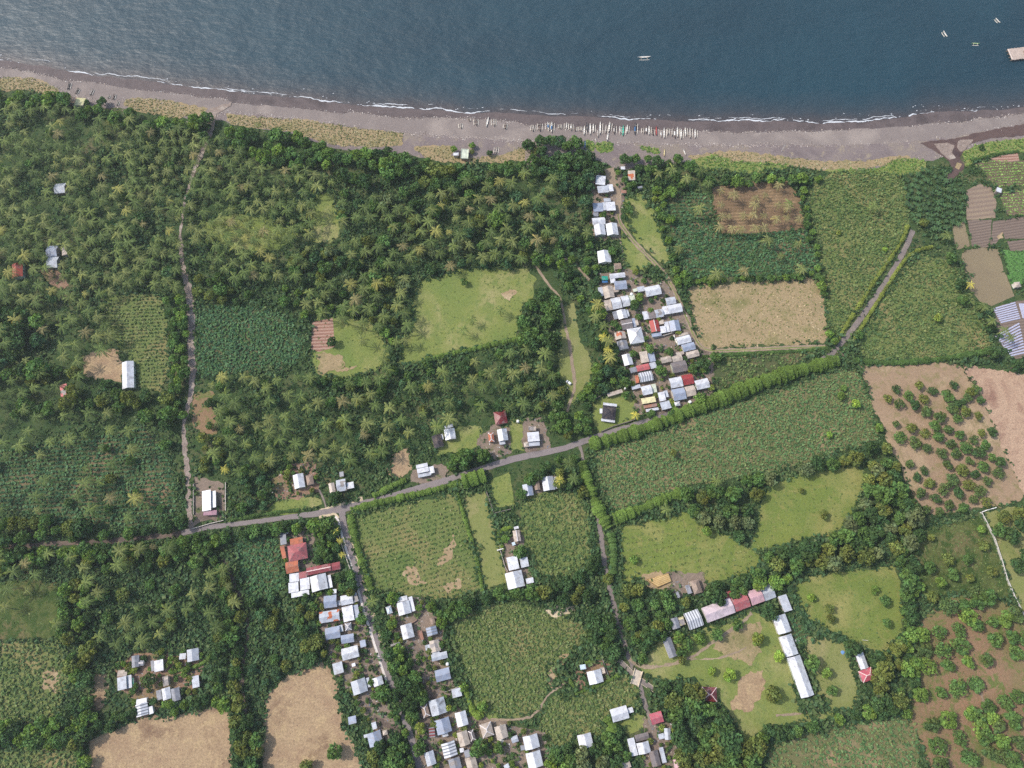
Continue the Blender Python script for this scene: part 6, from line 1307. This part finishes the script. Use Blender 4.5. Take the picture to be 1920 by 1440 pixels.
 ([(560,470),(660,480),(745,560),(760,650),(720,680),(640,590),(570,590),(520,560)], 20, (2.4,4.0), ['green','dark','bright','olive'], .8, 'tree in the thicket between palm grove and tilled plot', 3),
 ([(-30,770),(120,770),(320,830),(320,960),(-30,960)], 50, (2.4,4.0), ['green','olive','dark'], .6, 'tree standing in the row crops at the left', 3),
 ([(-30,1060),(400,1040),(440,1130),(400,1190),(160,1180),(130,1090)], 32, (2.6,4.6), ['green','dark','olive'], .75, 'broadleaf tree among the palms of the lower left grove', 4),
]
YARDZ = [(0,'north hamlet'),(1,'dense village'),(2,'lower left hamlet'),(3,'earth yard above the road'),(7,'row left of the side road'),(8,'village right of the side road'),(10,'lane end'),(11,'walled garden')]
EXPL = [ # x, y, radius, species, label
 (1443,1149,5.0,'dark','round dark tree overlapping the white school wing'),(1420,1199,4.2,'yellow','yellow green mango tree in the school yard'),(1461,1230,3.8,'lime','round lime green tree beside the school wing'),(1450,1302,5.0,'olive','big olive tree at the bottom right of the school yard'),
 (1335,1258,2.9,'lime','small lime tree left of its larger twin on the school lawn'),(1368,1266,4.0,'lime','larger lime tree on the school lawn'),(1522,1244,5.2,'green','dark green tree touching the long white school gable'),(1551,1262,3.6,'bright','bright tree right of the long white school gable'),(1560,1295,3.4,'green','small green tree right of the school gable end'),
 (1599,1216,5.2,'dark','round dark tree beside the small blue tarp'),(1645,1236,5.2,'dark','round dark tree right of the narrow white gable'),(1522,1121,2.6,'lime','lime tree at the left of the broad meadow'),(1556,1140,2.8,'olive','upper faint shrub tree inside the broad meadow'),(1558,1160,2.9,'olive','lower faint shrub tree inside the broad meadow'),
 (1640,1106,2.8,'bright','upper bright tree at the right of the broad meadow'),(1659,1127,3.4,'green','dark bush tree at the right of the broad meadow'),(1663,1167,3.2,'green','bush tree at the lower right of the broad meadow'),(1692,1201,2.2,'lime','small lime tree in the hedge by the meadow'),
 (1383,1173,3.6,'green','tree under the red school roof'),(1345,1190,3.8,'green','tree at the top of the school track'),(1272,1196,3.8,'bright','leftmost tree of the row below the ribbed school roof'),(1290,1208,3.8,'green','middle tree of the row below the ribbed school roof'),(1312,1197,3.6,'bright','rightmost tree of the row below the ribbed school roof'),(1278,1222,3.4,'green','lowest tree of the row below the ribbed school roof'),(1280,1238,2.8,'olive','olive tree where the school track passes'),
 (1193,1200,3.2,'green','tree on the grass right of the lane'),(1205,1234,3.2,'green','tree at the corner of lane and school track'),(627,1411,4.6,'green','lone dark bush tree in the bare brown field'),(574,1438,4.0,'olive','tree at the bottom edge of the bare brown field'),
 (678,1161,3.4,'green','round trimmed tree at the side road kerb'),(657,1109,3.4,'olive','round tree above the white gable by the side road'),(725,1189,3.2,'dark','dark round tree right of the side road'),(735,1170,3.4,'bright','tree beside the pale blue hip hut'),
 (278,1276,4.4,'mango','round mango tree in the middle of the hamlet'),(505,911,3.6,'dark','dark tree left of the white gable on bare earth'),(629,934,4.4,'dark','broad dark tree above the road junction'),(318,776,5.4,'green','big green tree left of the dry creek'),
 (190,190,3.8,'dark','tall dark tree standing alone on the upper left beach'),(163,192,2.6,'dark','dark cone shaped tree beside the yellow pavilion'),(885,272,2.6,'bright','small bright tree right above the grey beach hut'),(885,284,1.9,'olive','slim tree right of the grey beach hut'),(851,280,3.0,'bright','tree left of the grey beach hut'),(918,286,2.4,'dark','dark bush right of the grey beach hut'),
 (1003,283,3.4,'olive','spreading olive shrub beside the creek gravel behind the beach'),(1840,275,2.2,'dark','dark bush on the bank right of the stream'),(1012,472,4.0,'grey','pale grey crowned tree above the pasture path'),(930,410,6.5,'bright','bright spreading tree in the mixed forest'),(640,400,3,'yellow','yellow green tree beside the narrow glade'),
 (622,640,3.6,'dark','dark tree between the tilled plot and the lawn'),(870,528,2.8,'green','small shrub on the upper pasture'),(1190,569,3.0,'green','round tree in the village beside the long white house'),(1188,575,3.6,'dark','dark tree between the long white house and the yard'),(1198,594,2.6,'green','tree left of the patchwork roofs'),(1200,557,3.2,'bright','tree at the left end of the long top house'),
 (1240,696,4.4,'green','round tree beside the big grey brown gable'),(1219,653,3.6,'green','tree between white hip roof and tan roof'),(1188,663,3.0,'green','tree right of the small white village gable'),(1256,660,3.2,'green','tree in the middle yard of the dense village'),(1312,748,4.0,'bright','round bright tree right of the tan village gable'),(1300,692,3.6,'green','tree right of the big grey brown gable'),(1320,680,4.6,'dark','dark tree at the junction of track and village'),
 (1173,741,3.0,'green','round tree on the lawn right of the dark hip roof'),(1260,775,3.0,'green','tree at the top edge of the roadside hedge'),(1150,650,2.8,'dark','dark tree left of the grey patched gable'),(1152,608,3.0,'green','tree left of the weathered grey gable'),(1178,383,2.6,'green','upper round bush right of the village track'),(1180,394,3.4,'green','large round bush right of the village track'),(1172,408,2.8,'dark','lower dark bush right of the village track'),(1132,402,2.6,'green','tree between the houses left of the village track'),(1172,337,3.0,'green','tree at the track head beside the rust stained roof'),(1148,470,3.4,'green','tree right of the lone white gable'),
 (760,1375,2.6,'bright','bright tree beside the lane in the lower village'),(788,1366,3.4,'yellow','yellow green tree between the lane and the red frame'),(785,1405,4.0,'green','round dark tree left of the pale lane gable'),(895,1405,5.0,'green','big round tree in the bare yard of the lower village'),(934,1405,3.4,'green','tree in the middle of the bare yard'),(1030,1437,3.6,'lime','lime leafy tree at the bottom edge by the white house'),(870,1290,2.8,'bright','bright shrub tree beside the pale slab shed'),(905,1325,3.2,'bright','bright tree at the field corner of the lower village'),
 (975,1035,4.2,'green','tree hiding the top of the big white roof'),(948,1010,2.6,'bright','bright hedge tree at the hedged yard corner'),(1140,1085,3.4,'olive','olive tree on the lane above the olive field'),(1188,1050,2.8,'bright','small bright tree in the olive field'),(1325,995,3.6,'bright','bright tree in the upper olive field'),(1545,965,3.2,'olive','tree standing in the olive meadow'),(1503,920,2.0,'olive','shrub at the top of the olive meadow'),
 (1262,850,2.8,'olive','small tree inside the big cassava field'),(1578,742,3.0,'bright','upper bright tree at the right of the big cassava field'),(1605,758,3.4,'lime','lime trees clump at the right of the big cassava field'),(1555,815,2.2,'lime','small lime bush in the big cassava field'),(1582,728,2.2,'bright','small bright bush high in the big cassava field'),(1650,802,3.0,'bright','tree at the lower right corner of the big cassava field'),
 (1760,596,3.0,'yellow','yellowish tree inside the triangular field'),(1613,628,3.2,'green','tree beside the diagonal road'),(1573,436,1.8,'yellow','small yellow bush in the big north field'),(1660,467,2.0,'lime','lime bush near the diagonal road'),(1733,417,3.6,'olive','olive tree at the end of the diagonal road'),(1800,533,4.4,'dark','dark tree right of the triangular field'),(1808,563,4.0,'green','tree second down right of the triangular field'),
 (112,1215,0,'green','')]
EXPL = [e for e in EXPL if e[2] > 0]
OR1 = [(1680,730),(1665,747),(1722,723),(1705,742),(1750,732),(1790,722),(1732,748),(1715,760),(1685,757),(1777,742),(1815,745),(1840,750),(1800,755),(1830,730),(1738,772),(1762,782),(1785,765),(1810,772),(1835,780),(1679,795),(1710,803),(1735,812),(1752,797),(1778,805),(1795,785),(1800,815),(1760,818),(1687,820),(1715,830),(1738,839),(1781,832),(1825,825),(1840,811),(1861,810),(1812,839),(1846,835),(1835,849),(1792,850),(1767,850),(1707,870),(1734,882),(1720,895),(1744,906),(1777,872),(1819,864),(1845,875),(1860,859),(1875,867),(1872,886),(1805,882),(1827,889),(1785,900),(1852,902),(1817,909),(1770,917),(1725,925),(1797,924),(1839,921),(1755,935),(1826,936),(1850,942),(1781,946),(1807,952),(1736,955),(1762,960),(1820,735)]
OR2 = [(1834,1112),(1832,1130),(1852,1120),(1777,1135),(1809,1135),(1817,1157),(1832,1172),(1860,1167),(1887,1161),(1907,1152),(1762,1185),(1800,1181),(1730,1190),(1865,1200),(1897,1195),(1804,1211),(1769,1219),(1736,1220),(1850,1237),(1815,1241),(1740,1250),(1776,1246),(1907,1225),(1831,1284),(1797,1290),(1765,1300),(1727,1302),(1854,1325),(1887,1317),(1910,1307),(1780,1350),(1820,1337),(1746,1360),(1902,1351),(1840,1367),(1870,1362),(1802,1385),(1759,1400),(1847,1382),(1880,1392),(1855,1412),(1817,1422),(1902,1427),(1767,1437),(1910,1390),(1835,1345),(1862,1345),(1880,1420),(1925,1200),(1930,1330),(1925,1400)]
BANZ = [([(1700,325),(1740,310),(1790,335),(1812,360),(1812,412),(1785,425),(1750,430),(1720,415),(1700,380)], 8.5, .9, 'banana plant in the dark plantation beside the stream'),
 ([(1060,470),(1118,480),(1122,545),(1140,600),(1120,640),(1095,600),(1085,540),(1040,520)], 12, .7, 'banana plant in the thicket left of the village'),
 ([(330,1275),(395,1262),(400,1300),(330,1325),(290,1335)], 11, .8, 'banana plant around the lower right of the hamlet'),
 ([(985,1030),(1000,1040),(1012,1110),(975,1118),(1000,1090)], 10, .85, 'banana plant right of the big white roof'),
 ([(160,1230),(175,1235),(178,1310),(162,1300)], 11, .8, 'banana plant left of the hamlet'),
 ([(1030,870),(1075,872),(1085,900),(1060,905)], 11, .7, 'banana plant beside the large pale gable'),
 ([(1250,1300),(1300,1335),(1310,1400),(1280,1440),(1262,1380)], 12, .5, 'banana plant in the wood by the rose red gable'),
 ([(1030,1405),(1080,1400),(1080,1430),(1030,1435)], 10, .9, 'banana plant at the bottom of the maize field'),
 ([(1830,590),(1860,575),(1890,650),(1870,665)], 11, .6, 'banana plant beside the mulched plots')]
# ------------------------------------------------------------------ place them
STUFFQ = {}                                                             # (name,label,cat) -> lists of quads beyond the individuals
def xform(Q, s, rz, loc):
    c_, s_ = math.cos(rz)*s, math.sin(rz)*s
    X = Q[...,0]*c_ - Q[...,1]*s_ + loc[0]; Y = Q[...,0]*s_ + Q[...,1]*c_ + loc[1]; return np.stack([X, Y, Q[...,2]*s + loc[2]], -1)
VR = random.Random(5)
palms = []
for i, (poly, sp, gr, keep, lab, pad, op) in enumerate(PALMZ):
    for p in scatter(poly, sp, 900+i, pad, op, keep, grid=gr):
        k = VR.randrange(6); pale = 'pale young' in lab; sc = (VR.uniform(.86, 1.18) if VR.random() < .8 else VR.uniform(.55,.85))*(.82 if pale else 1)
        if not pale and hnoise(np.array([p[0]*.021+2*hnoise(np.array([p[1]*.017]), 4)[0]]), 21)[0] + hnoise(np.array([p[1]*.024+2*hnoise(np.array([p[0]*.019]), 6)[0]]), 25)[0] < -1.0: continue
        palms.append([p[0], p[1], k, sc, VR.uniform(0, 6.28), lab, 'pale' if pale else VR.choice(['a','a','a','b','b','b','c','c','c','yellow2','brown'] if VR.random() < .5 else ['a','b','b','c'])])
for x, y, lab in [(1192,778,'yellowish palm on the lawn right of the dark hip roof'),(629,995,'upper yellow palm inside the walled garden'),(637,1014,'middle yellow palm inside the walled garden'),(642,1040,'lower yellow palm inside the walled garden'),(1141,638,'upper yellow palm at the left village edge'),(1131,632,'yellow palm behind the upper one at the left village edge'),(1141,655,'lower yellow palm at the left village edge'),(1821,533,'golden palm at the corner of the tan plots'),(421,880,'bright yellow palm above the bright white flat roof'),(1050,900,'yellow palm at the top of the lane'),(1345,902,'pale palm at the end of the lower field hedge'),(1250,955,'grey palm under the lower field hedge'),
   (938,581,'lone palm on the right part of the pasture'),(884,598,'upper lone palm on the lower pasture'),(867,617,'lower lone palm on the lower pasture'),(744,640,'palm at the left rim of the pasture near its lower corner'),(1778,440,'palm at the corner of the brown plots'),(1480,380,'palm at the right rim of the palm dotted plot'),(1846,574,'palm touching the upper mulched plot'),(1862,600,'palm left of the mulched beds'),(1885,618,'palm over the lower mulched beds'),(1896,632,'palm in the middle of the lower mulched beds'),(698,1128,'palm right of the side road shoulder'),(1640,385,'palm standing in the big north field')]:
    palms.append([x, y, VR.randrange(6), .5 if 'walled garden' in lab else (.7 if 'ellow' in lab or 'golden' in lab else .85), VR.uniform(0,6.28), lab, 'yellow' if 'ellow' in lab or 'golden' in lab else 'a'])
PALMC = {'a': lin(114,128,70), 'b': lin(98,116,62), 'c': lin(126,134,78), 'brown': lin(138,130,88), 'yellow2': lin(152,150,84), 'yellow': lin(190,182,88), 'pale': lin(146,138,94)}
def proto(name, parts):
    root = bpy.data.objects.new(name, None); ch = [(n_, me_) for n_, me_ in parts]; return root, ch
def place(name, parts, loc, rz, sc, colr, label, cat, group):
    """one plant: an Empty at its foot with its parts, copied from the kind's shared meshes"""
    r = empty(name, loc, rz, sc); tag(r, label, cat, group)
    for n_, me_ in parts:
        o_ = bpy.data.objects.new(n_, me_); COL.objects.link(o_); o_.parent = r
        if 'crown' in n_: o_.color = colr
    return r
def foot(px, py, h): v = at(px, py, h); v.z = 0; return v
for p in palms:
    k = p[2]; v = at(p[0], p[1], PALMS[k][3]*p[3]); l = PALMS[k][2]; c_, s_ = math.cos(p[4])*p[3], math.sin(p[4])*p[3]
    v.x -= l[0]*c_ - l[1]*s_; v.y -= l[0]*s_ + l[1]*c_; v.z = 0; p.append(v); p.append(-(1e6 if (VR and 0) else 0) + (v - Vector((0,0,CH))).length)
PLN = {}
for p in palms: PLN[p[5]] = PLN.get(p[5], 0)+1
def inframe(x, y): return 0 <= x <= 1920 and 0 <= y <= 1440
order = sorted(palms, key=lambda p: (PLN[p[5]] > 1, not inframe(p[0], p[1]), p[8]))
far = []
for i, p in enumerate(order):
    colr = boost(PALMC[p[6]], 1.12*VR.uniform(.8, 1.15)); k = p[2]
    if i < 296: place('coconut_palm', [('trunk', ME_PALMT[k]), ('crown', ME_PALMC[k])], p[7], p[4], p[3], colr, p[5], 'palm tree', p[5].replace('coconut palm','coconut palms',1).replace('young palm','young palms') if PLN[p[5]] > 1 else None)
    else: far.append((p, colr))
Q, C, TR = [], [], MB()
for p, colr in far:
    q, c = PALMS[p[2]][0], PALMS[p[2]][1]; Q.append(xform(q, p[3], p[4], p[7])); C.append(c*np.array(colr)); l = PALMS[p[2]][2]; h = PALMS[p[2]][3]
    f = lambda x, y, z: (p[7].x + (x*math.cos(p[4])-y*math.sin(p[4]))*p[3], p[7].y + (x*math.sin(p[4])+y*math.cos(p[4]))*p[3], z*p[3])
    TR.tube([f(0,0,0), f(l[0]*.5,l[1]*.5,h*.6), f(l[0],l[1],h)], [.2,.15,.12], 5)
r = tag(empty('palm_grove', (0,0,0)), 'more distant coconut palms of the groves towards the beach', 'palm grove', kind='stuff')
tag(link('crown', quad_mesh('palm_grove_crowns', np.concatenate(Q), np.concatenate(C), M_palm), r), kind='stuff'); tag(link('trunk', TR.mesh('palm_grove_trunks', M_bark), r), kind='stuff')
print('palms', len(palms), 'stuff', len(far))
trees = []
for yi, yn in YARDZ:
    r0 = np.random.default_rng(4000+yi); poly = YARDS[yi][2]; x0, y0 = min(p[0] for p in poly), min(p[1] for p in poly); x1, y1 = max(p[0] for p in poly), max(p[1] for p in poly)
    P = np.stack([r0.uniform(x0,x1,9000), r0.uniform(y0,y1,9000)], 1); P = P[inpoly(P, poly)]; P = P[box_clear(P, 2.2)]
    for ln, wd in ROADS_ALL: P = P[dseg(P, ln) > wd*.5+7]
    kept = []
    for p in P:
        if all((p[0]-q[0])**2+(p[1]-q[1])**2 > 100 for q in kept): kept.append(p)
    for p in kept:
        if r0.uniform() < .48: trees.append([p[0], p[1], r0.uniform(.9, 2.3), ['green','bright','dark','olive','yellow'][r0.integers(0,5)], 'small garden shrub in the yards of the '+yn, False])
for i, (poly, sp, rr, spc, keep, lab, pad) in enumerate(TREEZ):
    for p in scatter(poly, sp, 1700+i, pad, True, keep, rpad=rr[1]*2.3):
        trees.append([p[0], p[1], VR.uniform(*rr)*(1.3 if VR.random() < .14 else 1), VR.choice(spc), lab, False])
for x, y, rad, s_, lab in EXPL: trees.append([x, y, rad, s_, lab, True])
TLN = {}
for t in trees: TLN[t[4]] = TLN.get(t[4], 0)+1
for t in trees: t.append(foot(t[0], t[1], t[2]*1.15)); t.append((t[6]-Vector((0,0,CH))).length)
def crown_big(t): return t[2]/t[7]
order = sorted(trees, key=lambda t: (not t[5] and TLN[t[4]] > 1, not inframe(t[0], t[1]), -crown_big(t)))
Q, C, TR = [], [], MB(); nst = 0
for i, t in enumerate(order):
    colr = boost(SPC[t[3]], BOOST*VR.uniform(.85, 1.15)); k = VR.randrange(7); rz = VR.uniform(0, 6.28)
    if i < 296:
        place('broadleaf_tree', [('trunk', ME_TRUNK[k % 3]), ('crown', ME_CROWN[k])], t[6], rz, t[2], colr, t[4], 'tree', t[4].replace(' tree',' trees',1) if TLN[t[4]] > 1 else None)
    else:
        nst += 1; q, c = CROWNS[k]; Q.append(xform(q, t[2], rz, t[6])); C.append(c*np.array(colr)); TR.tube([t[6], t[6]+Vector((0,0,t[2]*.9))], [t[2]*.08, t[2]*.05], 5)
r = tag(empty('woodland', (0,0,0)), 'smaller broadleaf trees filling the belts and woods', 'woodland', kind='stuff')
tag(link('crown', quad_mesh('woodland_crowns', np.concatenate(Q), np.concatenate(C), M_crown), r), kind='stuff'); tag(link('trunk', TR.mesh('woodland_trunks', M_bark), r), kind='stuff')
print('trees', len(trees), 'stuff', nst)
for lst, lab, grp, rr in ((OR1, 'round dark green fruit tree in the pale soil orchard at the right', 'fruit trees of the pale soil orchard', (3.0,4.2)), (OR2, 'round green fruit tree in the red soil orchard at the lower right', 'fruit trees of the red soil orchard', (4.0,5.4))):
    for x, y in lst:
        rad = VR.uniform(*rr); place('fruit_tree', [('trunk', ME_TRUNK[VR.randrange(3)]), ('crown', VR.choice(ME_BUSHY+ME_CROWN))], foot(x, y, rad*.95), VR.uniform(0,6.28), (rad*VR.uniform(.82,1.15), rad*VR.uniform(.82,1.15), rad*VR.uniform(.75,1.0)), boost(SPC[VR.choice(['mango','mango','dark','green','olive'] if lst is OR1 else ['green','mango','green','bright'])], 1.35*VR.uniform(.9,1.1)), lab, 'fruit tree', grp)
nb = 0
for i, (poly, sp, keep, lab) in enumerate(BANZ):
    for p in scatter(poly, sp, 2600+i, 3, False, keep):
        if nb > 290: break
        nb += 1; k = VR.randrange(4); place('banana_plant', [('stem', ME_BANT), ('leaf_crown', ME_BAN[k])], foot(p[0], p[1], 3.2), VR.uniform(0,6.28), VR.uniform(.7,1.4), boost(lin(76,106,64), 1.05*VR.uniform(.7,1.25)), lab, 'banana plant', lab.replace('banana plant','banana plants',1))
print('banana', nb)
# ------------------------------------------------------------------ hedges: each one a thing
HEDGES = [
 ([(1107,832),(1150,821),(1200,806),(1250,787),(1300,765),(1350,748),(1400,726),(1450,708),(1500,692),(1545,681),(1572,674)], 25, 5.2, 'bright', 'thick clipped green hedge along the asphalt road beside the village', .75),
 ([(1092,866),(1100,890),(1110,920),(1120,948),(1130,968),(1142,988)], 22, 5.0, 'bright', 'thick green hedge down the right side of the lane', .75),
 ([(1146,1000),(1150,1020),(1152,1045),(1150,1075)], 15, 3.5, 'green', 'thinner hedge continuing down the lane', .7),
 ([(1152,972),(1182,962),(1222,945),(1256,931),(1276,924)], 21, 4.6, 'bright', 'thick green hedge under the big cassava field', .75),
 ([(658,956),(700,944),(760,931),(800,922),(850,908),(872,903)], 12, 2.6, 'bright', 'low bright hedge along the top of the striped field', .6),
 ([(868,902),(885,897),(908,890)], 26, 5.2, 'bright', 'tall clump of hedge at the road above the pale grass strip', .75),
 ([(657,966),(663,1000),(674,1040),(687,1080),(696,1105)], 13, 2.6, 'bright', 'green hedge along the right side of the side road', .6),
 ([(1703,423),(1692,452),(1672,482),(1640,527),(1620,560),(1600,590),(1583,617),(1570,640)], 7, 1.6, 'yellow', 'yellow green hedge on the left of the diagonal road', .5),
 ([(1748,462),(1715,470),(1694,490),(1668,530),(1642,572),(1617,612),(1600,640),(1588,657)], 7, 1.6, 'yellow', 'yellow green hedge on the right of the diagonal road', .5),
 ([(858,926),(868,960),(880,1000),(895,1050),(905,1108)], 8, 1.8, 'bright', 'thin hedge between striped field and pale grass strip', .5),
 ([(1480,1082),(1481,1110),(1495,1140),(1516,1170),(1546,1190),(1582,1198)], 12, 1.8, 'blue', 'dark green curved hedge behind the white school wing', .5),
 ([(1600,674),(1650,680),(1700,679),(1790,670),(1862,656)], 11, 2.4, 'green', 'hedge under the triangular field', .6),
 ([(1318,668),(1400,662),(1480,659),(1552,653)], 7, 1.4, 'green', 'low hedge along the lower side of the village track', .5),
 ([(800,674),(850,662),(920,646),(985,632)], 10, 2.2, 'bright', 'green hedge along the lower rim of the pasture', .6),
 ([(935,1000),(942,993),(960,988)], 9, 2.4, 'lime', 'bright hedge along the top of the hedged yard', .5),
 ([(933,1003),(938,1020),(944,1030)], 8, 2.2, 'lime', 'bright hedge down the left of the hedged yard', .5),
 ([(1098,1243),(1112,1238),(1128,1230)], 7, 2, 'bright', 'hedge along the top of the square hedged yard', .5),
 ([(1066,1268),(1074,1285),(1082,1300)], 8, 2, 'bright', 'hedge down the left of the square hedged yard', .5),
 ([(1082,1300),(1110,1290),(1140,1277),(1165,1263)], 8, 2, 'bright', 'hedge along the bottom of the square hedged yard', .5),
 ([(866,1285),(880,1310),(884,1330),(898,1345),(905,1340)], 12, 2.6, 'lime', 'bright hedge at the maize corner of the lower village', .6),
 ([(320,1260),(345,1255),(380,1245),(400,1225)], 8, 1.8, 'bright', 'thin hedge crossing the hamlet', .5),
 ([(1140,1345),(1150,1365),(1152,1390),(1145,1410)], 22, 4.4, 'bright', 'bushy hedge below the white house left of the lane', .75),
 ([(1820,300),(1845,294),(1880,286),(1910,283)], 7, 1.5, 'green', 'dark hedge above the striped vegetable field', .5),
 ([(425,975),(470,968),(520,960),(560,956)], 7, 1.5, 'green', 'low hedge along the road left of the junction', .5),
 ([(540,900),(548,925)], 5, 1.2, 'green', 'small hedge by the white gable on bare earth', .4),
 ([(700,930),(745,905),(760,900)], 12, 2.6, 'bright', 'bright bush row above the road between two pale houses', .6),
 ([(1215,780),(1225,772)], 14, 3.2, 'green', 'bush clump at the bottom left of the dense village', .6),
]
for i, (line, wpx, hgt, sp_, lab, ls) in enumerate(HEDGES):
    r = np.random.default_rng(3000+i); W = atn(resample(line, 4), hgt*.7); W[:,2] = 0; W = resample(W, .5); pm = ppm(*line[len(line)//2]); hw = wpx/pm/2*.92
    n = int(len(W)*hw*2*6.5); idx = r.integers(0, len(W), n); d = norm(np.gradient(W, axis=0)); nr = np.stack([d[:,1], -d[:,0], d[:,2]*0], 1)
    s_ = idx*.5; lump = 1+.30*hnoise(s_*.28, i)+.24*hnoise(s_*.75, i+9)+.12*hnoise(s_*1.7, i+4); u = r.uniform(-1, 1, n); top = np.sqrt(np.clip(1-u*u*.85, 0, 1)); zz = hgt*lump*(top*.92)*np.where(r.uniform(size=n) < .72, 1, r.uniform(.25,1,n))
    P = W[idx] + nr[idx]*(u*hw*lump)[:,None] + np.stack([np.zeros(n), np.zeros(n), zz], 1)
    N = norm(nr[idx]*(u*.9)[:,None] + np.array([0,0,1.])*(.5+top)[:,None] + r.normal(size=(n,3))*.4)
    cl = np.stack([r.uniform(.75,1.25,n)*(1+.22*hnoise(s_*.3, i+3))]*3, 1)*np.array([1+.0,1,1])*np.array(boost(SPC[sp_], 1.08))[:3]
    c = W.mean(0); Q = leaf_quads(P - c, N, ls*r.uniform(.8,1.4,n), r.uniform(.8,1.3,(n,1)), r)
    root = tag(empty('hedge', tuple(c)), lab, 'hedge'); link('foliage', quad_mesh('hedge', Q, np.concatenate([cl, np.ones((n,1))], 1), M_crown), root)
    st = MB()
    for q in W[::6]: st.tube([tuple(q-c), tuple(q-c+np.array([r.normal()*.15, r.normal()*.15, hgt*.7]))], [.09,.04], 5)
    link('stem', st.mesh('stem', M_bark), root)
# ------------------------------------------------------------------ ground cover
for i, (k, (nm, mt, pts, cr)) in enumerate(FIELDS.items()):
    if not cr: continue
    rng = np.random.default_rng(500+i); P = grid_points(pts, cr[1]*COVER, cr[2], cr[3], rng); px = topx(P); ok = box_clear(px, 2)
    for ln, wd in ROADS_ALL[:6]: ok &= dseg(px, ln) > wd*.55
    for nm2, mt2, pts2 in YARDS: ok &= ~(inpoly(px, pts2) & (rng.uniform(size=len(P)) > (.5 if 'bare' in nm2 else .03)))
    if k == 'pasture' or k == 'clearing': ok &= rng.uniform(size=len(P)) < .8
    P = P[ok]
    if len(P) < 5: continue
    Q, C = plants(P, cr[0], rng); C[:,:3] *= 1.3; n_, l_, c_ = COVERLAB[cr[0]]
    tag(link(n_, quad_mesh(n_, Q, C, M_leaf)), l_+' '+PLACE[k], c_, kind='stuff')
# weeds and undergrowth everywhere else on the land
rng = np.random.default_rng(77); n = 125000
px = np.stack([rng.uniform(-40, 1960, n), rng.uniform(150, 1480, n)], 1)
ys = np.interp(px[:,0], [p[0] for p in SANDLOW], [p[1] for p in SANDLOW]); ok = px[:,1] > ys+2
for k in FP:
    ins = inpoly(px, FP[k])
    if ins.any():
        idx = np.where(ins)[0]; near = dseg(px[idx], list(FP[k])+[FP[k][0]]) < 4.5*rng.uniform(0, 1, len(idx))**1.5
        ins[idx[near & ('plot' not in FIELDS[k][0] and 'vegetable' not in FIELDS[k][0])]] = False
    ok &= ~ins
for nm, mt, pts in YARDS: ok &= ~(inpoly(px, pts) & (rng.uniform(size=n) > .13))
for ln, wd in ROADS_ALL: ok &= dseg(px, ln) > wd*.5+4.0
ok &= box_clear(px, 3.5) & ~inpoly(px, STREAM)
W = atn(px[ok]); nz = hnoise(W[:,0]*.05+2*hnoise(W[:,1]*.04,3),4)+hnoise(W[:,1]*.055+2*hnoise(W[:,0]*.05,6),7); hs = np.clip(.8+nz*.6+rng.uniform(-.3,.3,len(W)), .15, 2.2); keep = rng.uniform(size=len(W)) < np.clip(.75+nz*.4,.25,1); W, hs = W[keep], hs[keep]
cols, size, hgt, nl = CROPS['weed']; nn = len(W); PP = np.repeat(W, nl, 0); k = len(PP); h4 = np.repeat(hs, nl)
PP = PP + np.stack([rng.normal(size=k)*.7*h4, rng.normal(size=k)*.7*h4, rng.uniform(.1,1.1,k)*1.3*h4], 1)
N = norm(np.stack([rng.normal(size=k)*.6, rng.normal(size=k)*.6, np.ones(k)], 1)); C = np.array(cols)[rng.integers(0, len(cols), nn)]; C = np.repeat(C, nl, 0)*rng.uniform(.8,1.25,(k,1)); C[:,:3] *= 1.25; C[:,3] = 1
Q = leaf_quads(PP, N, size*(.55+.5*h4)*rng.uniform(.7,1.25,k), rng.uniform(.8,1.3,(k,1)), rng)
tag(link('undergrowth', quad_mesh('undergrowth', Q, C, M_leaf)), 'tangled green undergrowth between the trees and plots', 'undergrowth', kind='stuff')
print('undergrowth', nn)
